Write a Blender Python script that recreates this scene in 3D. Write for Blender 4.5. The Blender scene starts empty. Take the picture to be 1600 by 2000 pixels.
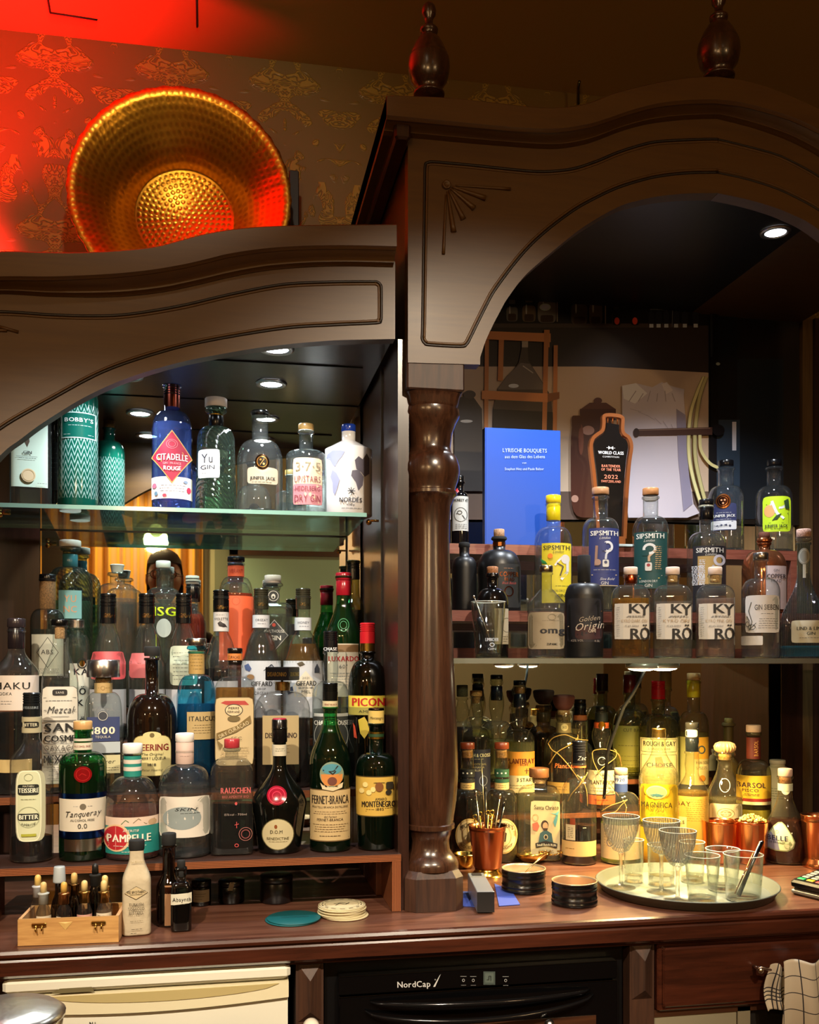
import bpy, math, random
from math import sin, cos, pi, sqrt, atan2, tan
from mathutils import Vector, Matrix
R = random.Random(7)
sc = bpy.context.scene
COL = sc.collection

# ---------------------------------------------------------------- camera
F, TH, HOR, H = 1900.0, math.radians(10.5), 1290.0, 0.45
CT, ST = cos(TH), sin(TH)
cam = bpy.data.cameras.new('camera'); cam_o = bpy.data.objects.new('camera', cam); COL.objects.link(cam_o)
cam.sensor_fit = 'HORIZONTAL'; cam.sensor_width = 36.0; cam.lens = 36.0*F/1600.0
cam.shift_x = 0.0; cam.shift_y = (HOR-1000.0)/1600.0
cam.clip_start = 0.02; cam.clip_end = 50
cam_o.location = (0, 0, H); cam_o.rotation_euler = (pi/2, 0, -TH)
sc.camera = cam_o
sc.view_settings.view_transform = 'Standard'; sc.view_settings.look = 'None'
sc.view_settings.gamma = 1.0; sc.view_settings.use_curve_mapping = False
sc.view_settings.exposure = 0.18
sc.cycles.max_bounces = 14; sc.cycles.transmission_bounces = 12; sc.cycles.transparent_max_bounces = 64
sc.cycles.diffuse_bounces = 3; sc.cycles.glossy_bounces = 5
sc.cycles.caustics_refractive = False; sc.cycles.caustics_reflective = False
sc.cycles.sample_clamp_indirect = 4.0
sc.cycles.use_denoising = True

# world: next to nothing, the room is closed
w = bpy.data.worlds.new('world'); sc.world = w; w.use_nodes = True
w.node_tree.nodes['Background'].inputs[0].default_value = (1, .7, .4, 1)
w.node_tree.nodes['Background'].inputs[1].default_value = 0.01

def U(px, py, Y):
    """pixel -> (X, Z) on the plane at depth Y"""
    u = (px-800)/F
    D = Y/(CT-u*ST)
    return D*(ST+u*CT), H+(HOR-py)*D/F
def DD(px, Y):
    return Y/(CT-(px-800)/F*ST)
def yat(px, py, z):
    """depth Y of the point of height z seen at this pixel"""
    D = (H-z)*F/(py-HOR)
    return D*(CT-(px-800)/F*ST)

def light(name, kind, loc, energy, col, size=.05, rot=None, spot=None, blend=.5, tgt=None):
    l = bpy.data.lights.new(name, kind); o = bpy.data.objects.new(name, l); COL.objects.link(o)
    l.energy = energy; l.color = col; o.location = loc
    if kind == 'AREA': l.size = size
    else: l.shadow_soft_size = size
    if spot: l.spot_size = math.radians(spot); l.spot_blend = blend
    if tgt is not None:
        d = Vector(tgt)-Vector(loc); o.rotation_euler = d.to_track_quat('-Z', 'Y').to_euler()
    return o

COOL, WARM, AMB = (.88, .94, 1), (1, .74, .36), (1, .66, .32)
ZL = 1.029   # ceiling of the low cabinet
ZT = 1.385   # ceiling of the tall cabinet
LOWSPOTS = [U(547, 680, 1.82)[0], 1.82, U(520, 748, 2.05)[0], 2.05, U(248, 736, 2.05)[0], 2.05]
xA = U(535, 700, 1.93)[0]; xB = U(248, 736, 2.05)[0]
SPOTS_LOW = [(xA, 1.82), (xA, 2.05), (xB, 1.82), (xB, 2.05)]
SPOTS_TALL = [(U(1515, 461, 1.94)[0], 1.94), (U(1150, 461, 1.94)[0]-.1, 1.94)]
for x, y in SPOTS_LOW: light('downlight_beam', 'SPOT', (x, y, ZL-.012), 9, COOL, .018, spot=125, blend=.7, tgt=(x, y, 0))
for x, y in SPOTS_TALL: light('downlight_beam', 'SPOT', (x, y, ZT-.012), 36, COOL, .018, spot=125, blend=.7, tgt=(x, y, 0))
PUCKS = [(U(1254, 1300, 1.93)[0], 1.93), (U(1296, 1300, 1.97)[0], 1.97)]
for x, y in PUCKS: light('puck_beam', 'SPOT', (x, y, .424), 28, (1, .72, .3), .02, spot=150, blend=.6, tgt=(x, y-.02, 0))
# room lamps: one mirrored pendant, two pendants added as front fill, ceiling spots
PENDANTS = [(-.36, -.62, 1.08), (1.55, -1.1, 1.25), (-1.9, -1.2, 1.25)]
for p in PENDANTS: light('pendant_bulb', 'POINT', (p[0], p[1], p[2]-.03), 36, AMB, .06)
CEILSPOTS = [((-.6, -.3, 1.92), (-.12, 1.72, -.08), 250), ((.7, -.3, 1.92), (.42, 1.85, .26), 190), ((-.05, .75, 1.92), (-.30, 2.35, 1.5), 20)]  # third spot is added to brighten the brass tray and wall
for p, t, e in CEILSPOTS: light('ceiling_spot_beam', 'SPOT', (p[0], p[1], p[2]-.11), e, (1, .85, .64), .03, spot=(40 if e > 50 else 62), blend=.6, tgt=t)
light('curtain_lamp_beam', 'SPOT', (-.55, -1.9, 1.75), 90, (1, .72, .3), .05, spot=110, blend=.8, tgt=(-.6, -2.5, .3))
RED = (-.60, 2.38, 1.31)
light('red_lamp_beam', 'SPOT', (RED[0], RED[1], RED[2]+.05), 48, (1, .02, .04), .04, spot=150, blend=.5, tgt=(RED[0]-.08, 2.5, RED[2]+.05))
light('red_lamp_upbeam', 'SPOT', (RED[0], RED[1]-.03, RED[2]+.06), 125, (1, .008, .012), .04, spot=118, blend=1, tgt=(RED[0]-.02, RED[1]-.28, 2.2))

# ---------------------------------------------------------------- materials
MATS = {}
def newmat(name):
    m = bpy.data.materials.new(name); m.use_nodes = True
    return m, m.node_tree, m.node_tree.nodes['Principled BSDF']
def lin(c): return c/12.92 if c <= .04045 else ((c+.055)/1.055)**2.4
def hexc(h):
    if len(h) == 3: h = ''.join(c*2 for c in h)
    return tuple(lin(int(h[i:i+2], 16)/255) for i in (0, 2, 4))+(1,)
def paint(h, rough=.5, metal=0., coat=0., bump=0, spec=.5, emit=0, aniso=0):
    k = (h, rough, metal, coat, bump, emit)
    if k in MATS: return MATS[k]
    m, t, b = newmat('paint_'+h)
    b.inputs['Base Color'].default_value = hexc(h); b.inputs['Roughness'].default_value = rough
    b.inputs['Metallic'].default_value = metal; b.inputs['Coat Weight'].default_value = coat
    if emit:
        b.inputs['Emission Color'].default_value = hexc(h); b.inputs['Emission Strength'].default_value = emit
    if bump:
        n = t.nodes.new('ShaderNodeTexNoise'); n.inputs['Scale'].default_value = 60
        bp = t.nodes.new('ShaderNodeBump'); bp.inputs['Strength'].default_value = bump; bp.inputs['Distance'].default_value = .002
        tc = t.nodes.new('ShaderNodeTexCoord')
        t.links.new(tc.outputs['Object'], n.inputs['Vector']); t.links.new(n.outputs[0], bp.inputs['Height']); t.links.new(bp.outputs[0], b.inputs['Normal'])
    MATS[k] = m
    return m
def mat(s):
    """'abc' paper, 'g:abc' gloss, 'm:abc' metal, 'f:abc' matt, 'k:abc' cork"""
    if not isinstance(s, str): return s
    if s[1:2] == ':':
        c = s[2:]
        if s[0] == 'g': return paint(c, .22)
        if s[0] == 'm': return paint(c, .25, 1)
        if s[0] == 'f': return paint(c, .85)
        if s[0] == 'w': return paint(c, .35, 0, .3)
        if s[0] == 'k': return cork(c)
        if s[0] == 'G': return glass(c)
    return paint(s, .55)
def cork(c):
    k = ('cork', c)
    if k in MATS: return MATS[k]
    m, t, b = newmat('cork')
    n = t.nodes.new('ShaderNodeTexNoise'); n.inputs['Scale'].default_value = 400; n.inputs['Detail'].default_value = 4
    tc = t.nodes.new('ShaderNodeTexCoord'); t.links.new(tc.outputs['Object'], n.inputs['Vector'])
    r = t.nodes.new('ShaderNodeValToRGB'); col = hexc(c)
    r.color_ramp.elements[0].position = .35; r.color_ramp.elements[0].color = tuple(v*.45 for v in col[:3])+(1,)
    r.color_ramp.elements[1].position = .6; r.color_ramp.elements[1].color = col
    t.links.new(n.outputs[0], r.inputs[0]); t.links.new(r.outputs[0], b.inputs['Base Color']); b.inputs['Roughness'].default_value = .8
    MATS[k] = m; return m
def glass(c, edge=None, rough=.02, wavy=.25, dens=1.0, twist=0, lit_haze=.02):
    """thin glass wall: tinted see-through plus a fresnel reflection"""
    k = ('glass', c, edge, rough, wavy, dens, twist, lit_haze)
    if k in MATS: return MATS[k]
    m = bpy.data.materials.new('glass_'+c); m.use_nodes = True; t = m.node_tree; t.nodes.clear(); L = t.links.new
    out = t.nodes.new('ShaderNodeOutputMaterial'); mix = t.nodes.new('ShaderNodeMixShader')
    tr = t.nodes.new('ShaderNodeBsdfTransparent'); gl = t.nodes.new('ShaderNodeBsdfGlossy'); gl.inputs['Roughness'].default_value = rough
    lw = t.nodes.new('ShaderNodeLayerWeight'); lw.inputs['Blend'].default_value = .5
    pw = t.nodes.new('ShaderNodeMath'); pw.operation = 'POWER'; pw.inputs[1].default_value = 3.2; L(lw.outputs['Facing'], pw.inputs[0])
    ma = t.nodes.new('ShaderNodeMath'); ma.operation = 'MULTIPLY_ADD'; ma.inputs[1].default_value = .75; ma.inputs[2].default_value = .075; L(pw.outputs[0], ma.inputs[0])
    cc = tuple(v**.42 for v in hexc(c)[:3])+(1,); ee = tuple(v**.6 for v in hexc(edge)[:3])+(1,) if edge else tuple(v**2.6*.8 for v in cc[:3])+(1,)
    p2 = t.nodes.new('ShaderNodeMath'); p2.operation = 'POWER'; p2.inputs[1].default_value = 2.6; L(lw.outputs['Facing'], p2.inputs[0])
    mc = t.nodes.new('ShaderNodeMix'); mc.data_type = 'RGBA'; mc.inputs[6].default_value = cc; mc.inputs[7].default_value = ee
    L(p2.outputs[0], mc.inputs[0]); L(mc.outputs[2], tr.inputs[0])
    df = t.nodes.new('ShaderNodeBsdfTranslucent'); d2 = t.nodes.new('ShaderNodeBsdfDiffuse'); df.inputs[0].default_value = cc; d2.inputs[0].default_value = cc
    m2 = t.nodes.new('ShaderNodeMixShader'); L(df.outputs[0], m2.inputs[1]); L(d2.outputs[0], m2.inputs[2]); m2.inputs[0].default_value = .5
    m3 = t.nodes.new('ShaderNodeMixShader'); m3.inputs[0].default_value = lit_haze; L(tr.outputs[0], m3.inputs[1]); L(m2.outputs[0], m3.inputs[2])  # pale diffuse haze mixed in for light caught in the glass
    L(ma.outputs[0], mix.inputs[0]); L(m3.outputs[0], mix.inputs[1]); L(gl.outputs[0], mix.inputs[2]); L(mix.outputs[0], out.inputs[0])
    tc = t.nodes.new('ShaderNodeTexCoord')
    if wavy or twist:
        bp = t.nodes.new('ShaderNodeBump'); bp.inputs['Distance'].default_value = .002
        if twist:
            wv = t.nodes.new('ShaderNodeTexWave'); wv.inputs['Scale'].default_value = 55 if twist > 0 else 90
            wv.bands_direction = 'DIAGONAL' if twist > 0 else 'X'; wv.inputs['Distortion'].default_value = .4
            L(tc.outputs['Object'], wv.inputs['Vector']); L(wv.outputs['Fac'], bp.inputs['Height']); bp.inputs['Strength'].default_value = 1
            # ribs also carry a little more glass
            md = t.nodes.new('ShaderNodeMix'); md.data_type = 'RGBA'; md.blend_type = 'MULTIPLY'; md.inputs[0].default_value = .45
            L(mc.outputs[2], md.inputs[6]); L(wv.outputs['Color'], md.inputs[7]); L(md.outputs[2], tr.inputs[0])
        else:
            n = t.nodes.new('ShaderNodeTexNoise'); n.inputs['Scale'].default_value = 28; n.inputs['Detail'].default_value = 1
            L(tc.outputs['Object'], n.inputs['Vector']); L(n.outputs[0], bp.inputs['Height']); bp.inputs['Strength'].default_value = wavy
        L(bp.outputs[0], gl.inputs['Normal'])
    MATS[k] = m; return m
def liquid(c, ior=1.36):
    k = ('liq', c)
    if k in MATS: return MATS[k]
    m, t, b = newmat('liquid_'+c)
    lc = tuple(v**.6 for v in hexc(c)[:3])+(1,); b.inputs['Base Color'].default_value = lc; b.inputs['Roughness'].default_value = 0
    b.inputs['Transmission Weight'].default_value = 1; b.inputs['IOR'].default_value = ior
    lum = max(hexc(c)[:3])
    tr = t.nodes.new('ShaderNodeBsdfTransparent'); tr.inputs[0].default_value = lc
    mx = t.nodes.new('ShaderNodeMixShader'); mx.inputs[0].default_value = .72 if lum > .6 else .4
    out = t.nodes['Material Output']
    t.links.new(b.outputs[0], mx.inputs[1]); t.links.new(tr.outputs[0], mx.inputs[2]); t.links.new(mx.outputs[0], out.inputs[0])
    dd = t.nodes.new('ShaderNodeBsdfDiffuse'); dd.inputs[0].default_value = hexc(c); tl = t.nodes.new('ShaderNodeBsdfTranslucent'); tl.inputs[0].default_value = hexc(c)
    ma = t.nodes.new('ShaderNodeMixShader'); ma.inputs[0].default_value = .6; t.links.new(dd.outputs[0], ma.inputs[1]); t.links.new(tl.outputs[0], ma.inputs[2])
    cs = sorted(hexc(c)[:3]); sat = 1-cs[0]/max(cs[2], 1e-4)
    mb_ = t.nodes.new('ShaderNodeMixShader'); mb_.inputs[0].default_value = .02+.22*sat*min(1, cs[2]*2); t.links.new(mx.outputs[0], mb_.inputs[1]); t.links.new(ma.outputs[0], mb_.inputs[2]); t.links.new(mb_.outputs[0], out.inputs[0])
    MATS[k] = m; return m
def crystal(c):
    k = ('crystal', c)
    if k in MATS: return MATS[k]
    m, t, b = newmat('glass_heel'); b.inputs['Base Color'].default_value = tuple(v**.42 for v in hexc(c)[:3])+(1,); b.inputs['Roughness'].default_value = .02; b.inputs['Transmission Weight'].default_value = 1; b.inputs['IOR'].default_value = 1.48
    MATS[k] = m; return m
def wood(name, c1, c2, rough=.32, scale=1, axis='X', coat=.25, grain=.25):
    k = ('wood', name)
    if k in MATS: return MATS[k]
    m, t, b = newmat(name); L = t.links.new
    tc = t.nodes.new('ShaderNodeTexCoord'); mp = t.nodes.new('ShaderNodeMapping')
    s = {'X': (1.5, 22, 22), 'Z': (22, 22, 1.5), 'Y': (22, 1.5, 22)}[axis]
    mp.inputs['Scale'].default_value = tuple(v*scale for v in s)
    n = t.nodes.new('ShaderNodeTexNoise'); n.inputs['Scale'].default_value = 2.2; n.inputs['Detail'].default_value = 6; n.inputs['Distortion'].default_value = .6
    n2 = t.nodes.new('ShaderNodeTexNoise'); n2.inputs['Scale'].default_value = 9; n2.inputs['Detail'].default_value = 3
    r = t.nodes.new('ShaderNodeValToRGB'); r.color_ramp.elements[0].position = .32; r.color_ramp.elements[1].position = .7
    r.color_ramp.elements[0].color = hexc(c1); r.color_ramp.elements[1].color = hexc(c2)
    bp = t.nodes.new('ShaderNodeBump'); bp.inputs['Strength'].default_value = grain; bp.inputs['Distance'].default_value = .001
    L(tc.outputs['Object'], mp.inputs[0]); L(mp.outputs[0], n.inputs['Vector']); L(mp.outputs[0], n2.inputs['Vector'])
    mi = t.nodes.new('ShaderNodeMix'); mi.data_type = 'FLOAT'; mi.inputs[0].default_value = .35; L(n.outputs[0], mi.inputs[2]); L(n2.outputs[0], mi.inputs[3])
    L(mi.outputs[0], r.inputs[0]); L(r.outputs[0], b.inputs['Base Color']); L(mi.outputs[0], bp.inputs['Height']); L(bp.outputs[0], b.inputs['Normal'])
    b.inputs['Roughness'].default_value = rough; b.inputs['Coat Weight'].default_value = coat; b.inputs['Coat Roughness'].default_value = .2
    MATS[k] = m; return m
WD = wood('walnut_dark', '2a1710', '4a2c1a', .33)
WDZ = wood('walnut_dark_upright', '1d100b', '3b2218', .3, axis='Z')
WF = wood('walnut_fascia', '472c08', '53370c', .45, grain=.05, coat=.02)
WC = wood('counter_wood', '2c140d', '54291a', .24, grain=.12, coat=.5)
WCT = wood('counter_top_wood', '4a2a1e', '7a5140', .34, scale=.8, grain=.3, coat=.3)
WCOL = wood('column_wood', '20100a', '4c2f1f', .26, axis='Z', grain=.3, coat=.5, scale=1.2)
WCB = wood('column_block_wood', '20100a', '4c2f1f', .55, axis='Z', grain=.2, coat=0, scale=1.2)
WIN = wood('cabinet_lining', '1c0f0b', '3a2018', .3, axis='Z', grain=.1)
def ply():
    m, t, b = newmat('plywood'); L = t.links.new
    tc = t.nodes.new('ShaderNodeTexCoord'); w_ = t.nodes.new('ShaderNodeTexWave'); w_.bands_direction = 'Z'; w_.inputs['Scale'].default_value = 115; w_.inputs['Distortion'].default_value = .5
    w_.inputs['Detail Scale'].default_value = .3
    r = t.nodes.new('ShaderNodeValToRGB'); r.color_ramp.elements[0].color = hexc('43200f'); r.color_ramp.elements[1].color = hexc('a2603a')
    L(tc.outputs['Object'], w_.inputs['Vector']); L(w_.outputs['Fac'], r.inputs[0]); L(r.outputs[0], b.inputs['Base Color']); b.inputs['Roughness'].default_value = .4
    return m
PLY = ply()
def plyv():
    m, t, b = newmat('plywood_upright'); L = t.links.new
    tc = t.nodes.new('ShaderNodeTexCoord'); w_ = t.nodes.new('ShaderNodeTexWave'); w_.bands_direction = 'X'; w_.inputs['Scale'].default_value = 115; w_.inputs['Distortion'].default_value = .5
    r = t.nodes.new('ShaderNodeValToRGB'); r.color_ramp.elements[0].color = hexc('43200f'); r.color_ramp.elements[1].color = hexc('a2603a')
    L(tc.outputs['Object'], w_.inputs['Vector']); L(w_.outputs['Fac'], r.inputs[0]); L(r.outputs[0], b.inputs['Base Color']); b.inputs['Roughness'].default_value = .4
    return m
PLYV = plyv()
STEP = wood('step_wood', '6a3326', '8a5040', .4, scale=3, grain=.5)

# ---------------------------------------------------------------- mesh builder
class MB:
    def __init__(s): s.v = []; s.f = []; s.m = []; s.mats = []; s.sm = []
    def mi(s, m):
        m = mat(m)
        if m not in s.mats: s.mats.append(m)
        return s.mats.index(m)
    def add(s, vs, fs, m, smooth=False):
        o = len(s.v); s.v += [tuple(v) for v in vs]; i = s.mi(m)
        for f in fs: s.f.append(tuple(o+k for k in f)); s.m.append(i); s.sm.append(smooth)
    def box(s, x0, x1, y0, y1, z0, z1, m, M=None, bev=0):
        if bev:
            e = bev; vs = []; fs = []
            # chamfered box: three stacked rings plus caps
            rings = [(z0, e), (z0+e, 0), (z1-e, 0), (z1, e)]
            for z, i in rings:
                a0, a1, b0, b1 = x0+i, x1-i, y0+i, y1-i
                vs += [(a0+e, b0, z), (a1-e, b0, z), (a1, b0+e, z), (a1, b1-e, z), (a1-e, b1, z), (a0+e, b1, z), (a0, b1-e, z), (a0, b0+e, z)]
            for r in range(3):
                for k in range(8): fs.append((r*8+k, r*8+(k+1) % 8, (r+1)*8+(k+1) % 8, (r+1)*8+k))
            fs.append(tuple(range(7, -1, -1))); fs.append(tuple(range(24, 32)))
        else:
            vs = [(x0, y0, z0), (x1, y0, z0), (x1, y1, z0), (x0, y1, z0), (x0, y0, z1), (x1, y0, z1), (x1, y1, z1), (x0, y1, z1)]
            fs = [(3, 2, 1, 0), (4, 5, 6, 7), (0, 1, 5, 4), (1, 2, 6, 5), (2, 3, 7, 6), (3, 0, 4, 7)]
        if M is not None: vs = [M @ Vector(v) for v in vs]
        s.add(vs, fs, m)
        return s
    def lathe(s, prof, m, seg=32, p=2, dr=1, M=None, cap=(True, True), smooth=True, flute=0, nf=24):
        """prof: list of (r, z)"""
        vs = []; fs = []
        for r, z in prof:
            for k in range(seg):
                a = 2*pi*k/seg; c, q = cos(a), sin(a)
                rho = 1 if p == 2 else 1/((abs(c)**p+abs(q)**p)**(1/p))
                rr = r*rho*(1+flute*cos(nf*a))
                vs.append((rr*c, rr*q*dr, z))
        n = len(prof)
        for i in range(n-1):
            for k in range(seg):
                k2 = (k+1) % seg
                fs.append((i*seg+k, i*seg+k2, (i+1)*seg+k2, (i+1)*seg+k))
        if cap[0]: fs.append(tuple(range(seg-1, -1, -1)))
        if cap[1]: fs.append(tuple((n-1)*seg+k for k in range(seg)))
        if M is not None: vs = [M @ Vector(v) for v in vs]
        s.add(vs, fs, m, smooth)
        return s
    def tube(s, pts, r, m, seg=10, smooth=True, closed=False):
        pts = [Vector(p) for p in pts]; n = len(pts); vs = []; fs = []
        rr = r if isinstance(r, (list, tuple)) else [r]*n
        up = None
        for i, p in enumerate(pts):
            d = (pts[min(i+1, n-1)]-pts[max(i-1, 0)]).normalized()
            if up is None:
                up = Vector((0, 0, 1)) if abs(d.z) < .9 else Vector((1, 0, 0))
            a = d.cross(up).normalized(); b = a.cross(d).normalized(); up = b
            for k in range(seg):
                t = 2*pi*k/seg; vs.append(p+a*cos(t)*rr[i]+b*sin(t)*rr[i])
        for i in range(n-1):
            for k in range(seg):
                fs.append((i*seg+k, i*seg+(k+1) % seg, (i+1)*seg+(k+1) % seg, (i+1)*seg+k))
        fs.append(tuple(range(seg-1, -1, -1))); fs.append(tuple((n-1)*seg+k for k in range(seg)))
        s.add(vs, fs, m, smooth); return s
    def ball(s, c, r, m, sx=1, sy=1, sz=1, n=12):
        prof = [(max(1e-5, r*sin(pi*i/n)), -r*cos(pi*i/n)) for i in range(n+1)]
        M = Matrix.Translation(Vector(c)) @ Matrix.Diagonal((sx, sy, sz, 1))
        return s.lathe(prof, m, seg=2*n, M=M, cap=(False, False))
    def grid(s, fn, nu, nv, m, smooth=True):
        vs = [fn(i/nu, j/nv) for j in range(nv+1) for i in range(nu+1)]
        fs = [(j*(nu+1)+i, j*(nu+1)+i+1, (j+1)*(nu+1)+i+1, (j+1)*(nu+1)+i) for j in range(nv) for i in range(nu)]
        s.add(vs, fs, m, smooth); return s
    def prism(s, poly, y0, y1, m, smooth=False):
        """polygon in XZ extruded along Y"""
        n = len(poly)
        s.add([(x, y0, z) for x, z in poly]+[(x, y1, z) for x, z in poly], [tuple(range(n)), tuple(range(2*n-1, n-1, -1))], m)
        vs = [(x, y0, z) for x, z in poly]+[(x, y1, z) for x, z in poly]
        s.add(vs, [(k, n+k, n+(k+1) % n, (k+1) % n) for k in range(n)], m, smooth)
        return s
    def build(s, name, parent=None, loc=None, rz=0, auto=None, bevel=0):
        me = bpy.data.meshes.new(name); me.from_pydata(s.v, [], s.f)
        for m in s.mats: me.materials.append(m)
        me.polygons.foreach_set('material_index', s.m); me.polygons.foreach_set('use_smooth', s.sm)
        me.update()
        o = bpy.data.objects.new(name, me); COL.objects.link(o)
        if parent is not None: o.parent = parent
        if loc is not None: o.location = loc
        if rz: o.rotation_euler.z = rz
        if auto:
            md = o.modifiers.new('es', 'EDGE_SPLIT'); md.split_angle = math.radians(auto)
        if bevel:
            md = o.modifiers.new('bv', 'BEVEL'); md.width = bevel; md.segments = 2; md.limit_method = 'ANGLE'
        return o
def tag(o, label=None, cat=None, group=None, kind=None):
    if label: o['label'] = label
    if cat: o['category'] = cat
    if group: o['group'] = group
    if kind: o['kind'] = kind
    return o
def thing(name, label, cat, loc=(0, 0, 0), rz=0, group=None):
    o = bpy.data.objects.new(name, None); COL.objects.link(o); o.empty_display_size = .02
    o.location = loc; o.rotation_euler.z = rz
    return tag(o, label, cat, group)

def smooth_pts(pts, n=8):
    """catmull-rom through 2-D points"""
    P = [pts[0]]+list(pts)+[pts[-1]]; out = []
    for i in range(1, len(P)-2):
        p0, p1, p2, p3 = P[i-1], P[i], P[i+1], P[i+2]
        for k in range(n):
            t = k/n
            out.append(tuple(.5*((2*p1[j])+(-p0[j]+p2[j])*t+(2*p0[j]-5*p1[j]+4*p2[j]-p3[j])*t*t+(-p0[j]+3*p1[j]-3*p2[j]+p3[j])*t**3) for j in range(len(p1))))
    out.append(tuple(pts[-1])); return out

# ---------------------------------------------------------------- lettering
CH = "ABCDEFGHIJKLMNOPQRSTUVWXYZabcdefghijklmnopqrstuvwxyz0123456789&.,'/-·%ÉÍÖÇÃéüäÀ°+™®"
GL = {}
def make_glyphs():
    obs = []
    for c in CH:
        cu = bpy.data.curves.new('glyph', 'FONT'); cu.body = c; cu.size = 1; cu.resolution_u = 2
        o = bpy.data.objects.new('glyph', cu); COL.objects.link(o); obs.append((c, o, cu))
    dg = bpy.context.evaluated_depsgraph_get(); dg.update()
    for c, o, cu in obs:
        me = o.evaluated_get(dg).to_mesh()
        vs = [(v.co.x, v.co.y) for v in me.vertices]; fs = [tuple(p.vertices) for p in me.polygons]
        if vs:
            x0 = min(v[0] for v in vs); x1 = max(v[0] for v in vs)
            GL[c] = ([(x-x0, y) for x, y in vs], fs, x1-x0)
        o.evaluated_get(dg).to_mesh_clear()
    for c, o, cu in obs: bpy.data.objects.remove(o); bpy.data.curves.remove(cu)
make_glyphs()
CAPH = max(v[1] for v in GL['H'][0])

def text_layout(s, gap=.13, serif=False):
    x = 0; out = []
    for c in s:
        if c == ' ': x += .3; continue
        if c not in GL: continue
        vs, fs, w_ = GL[c]; out.append((c, x)); x += w_+gap
    return out, max(.01, x-gap)

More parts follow.
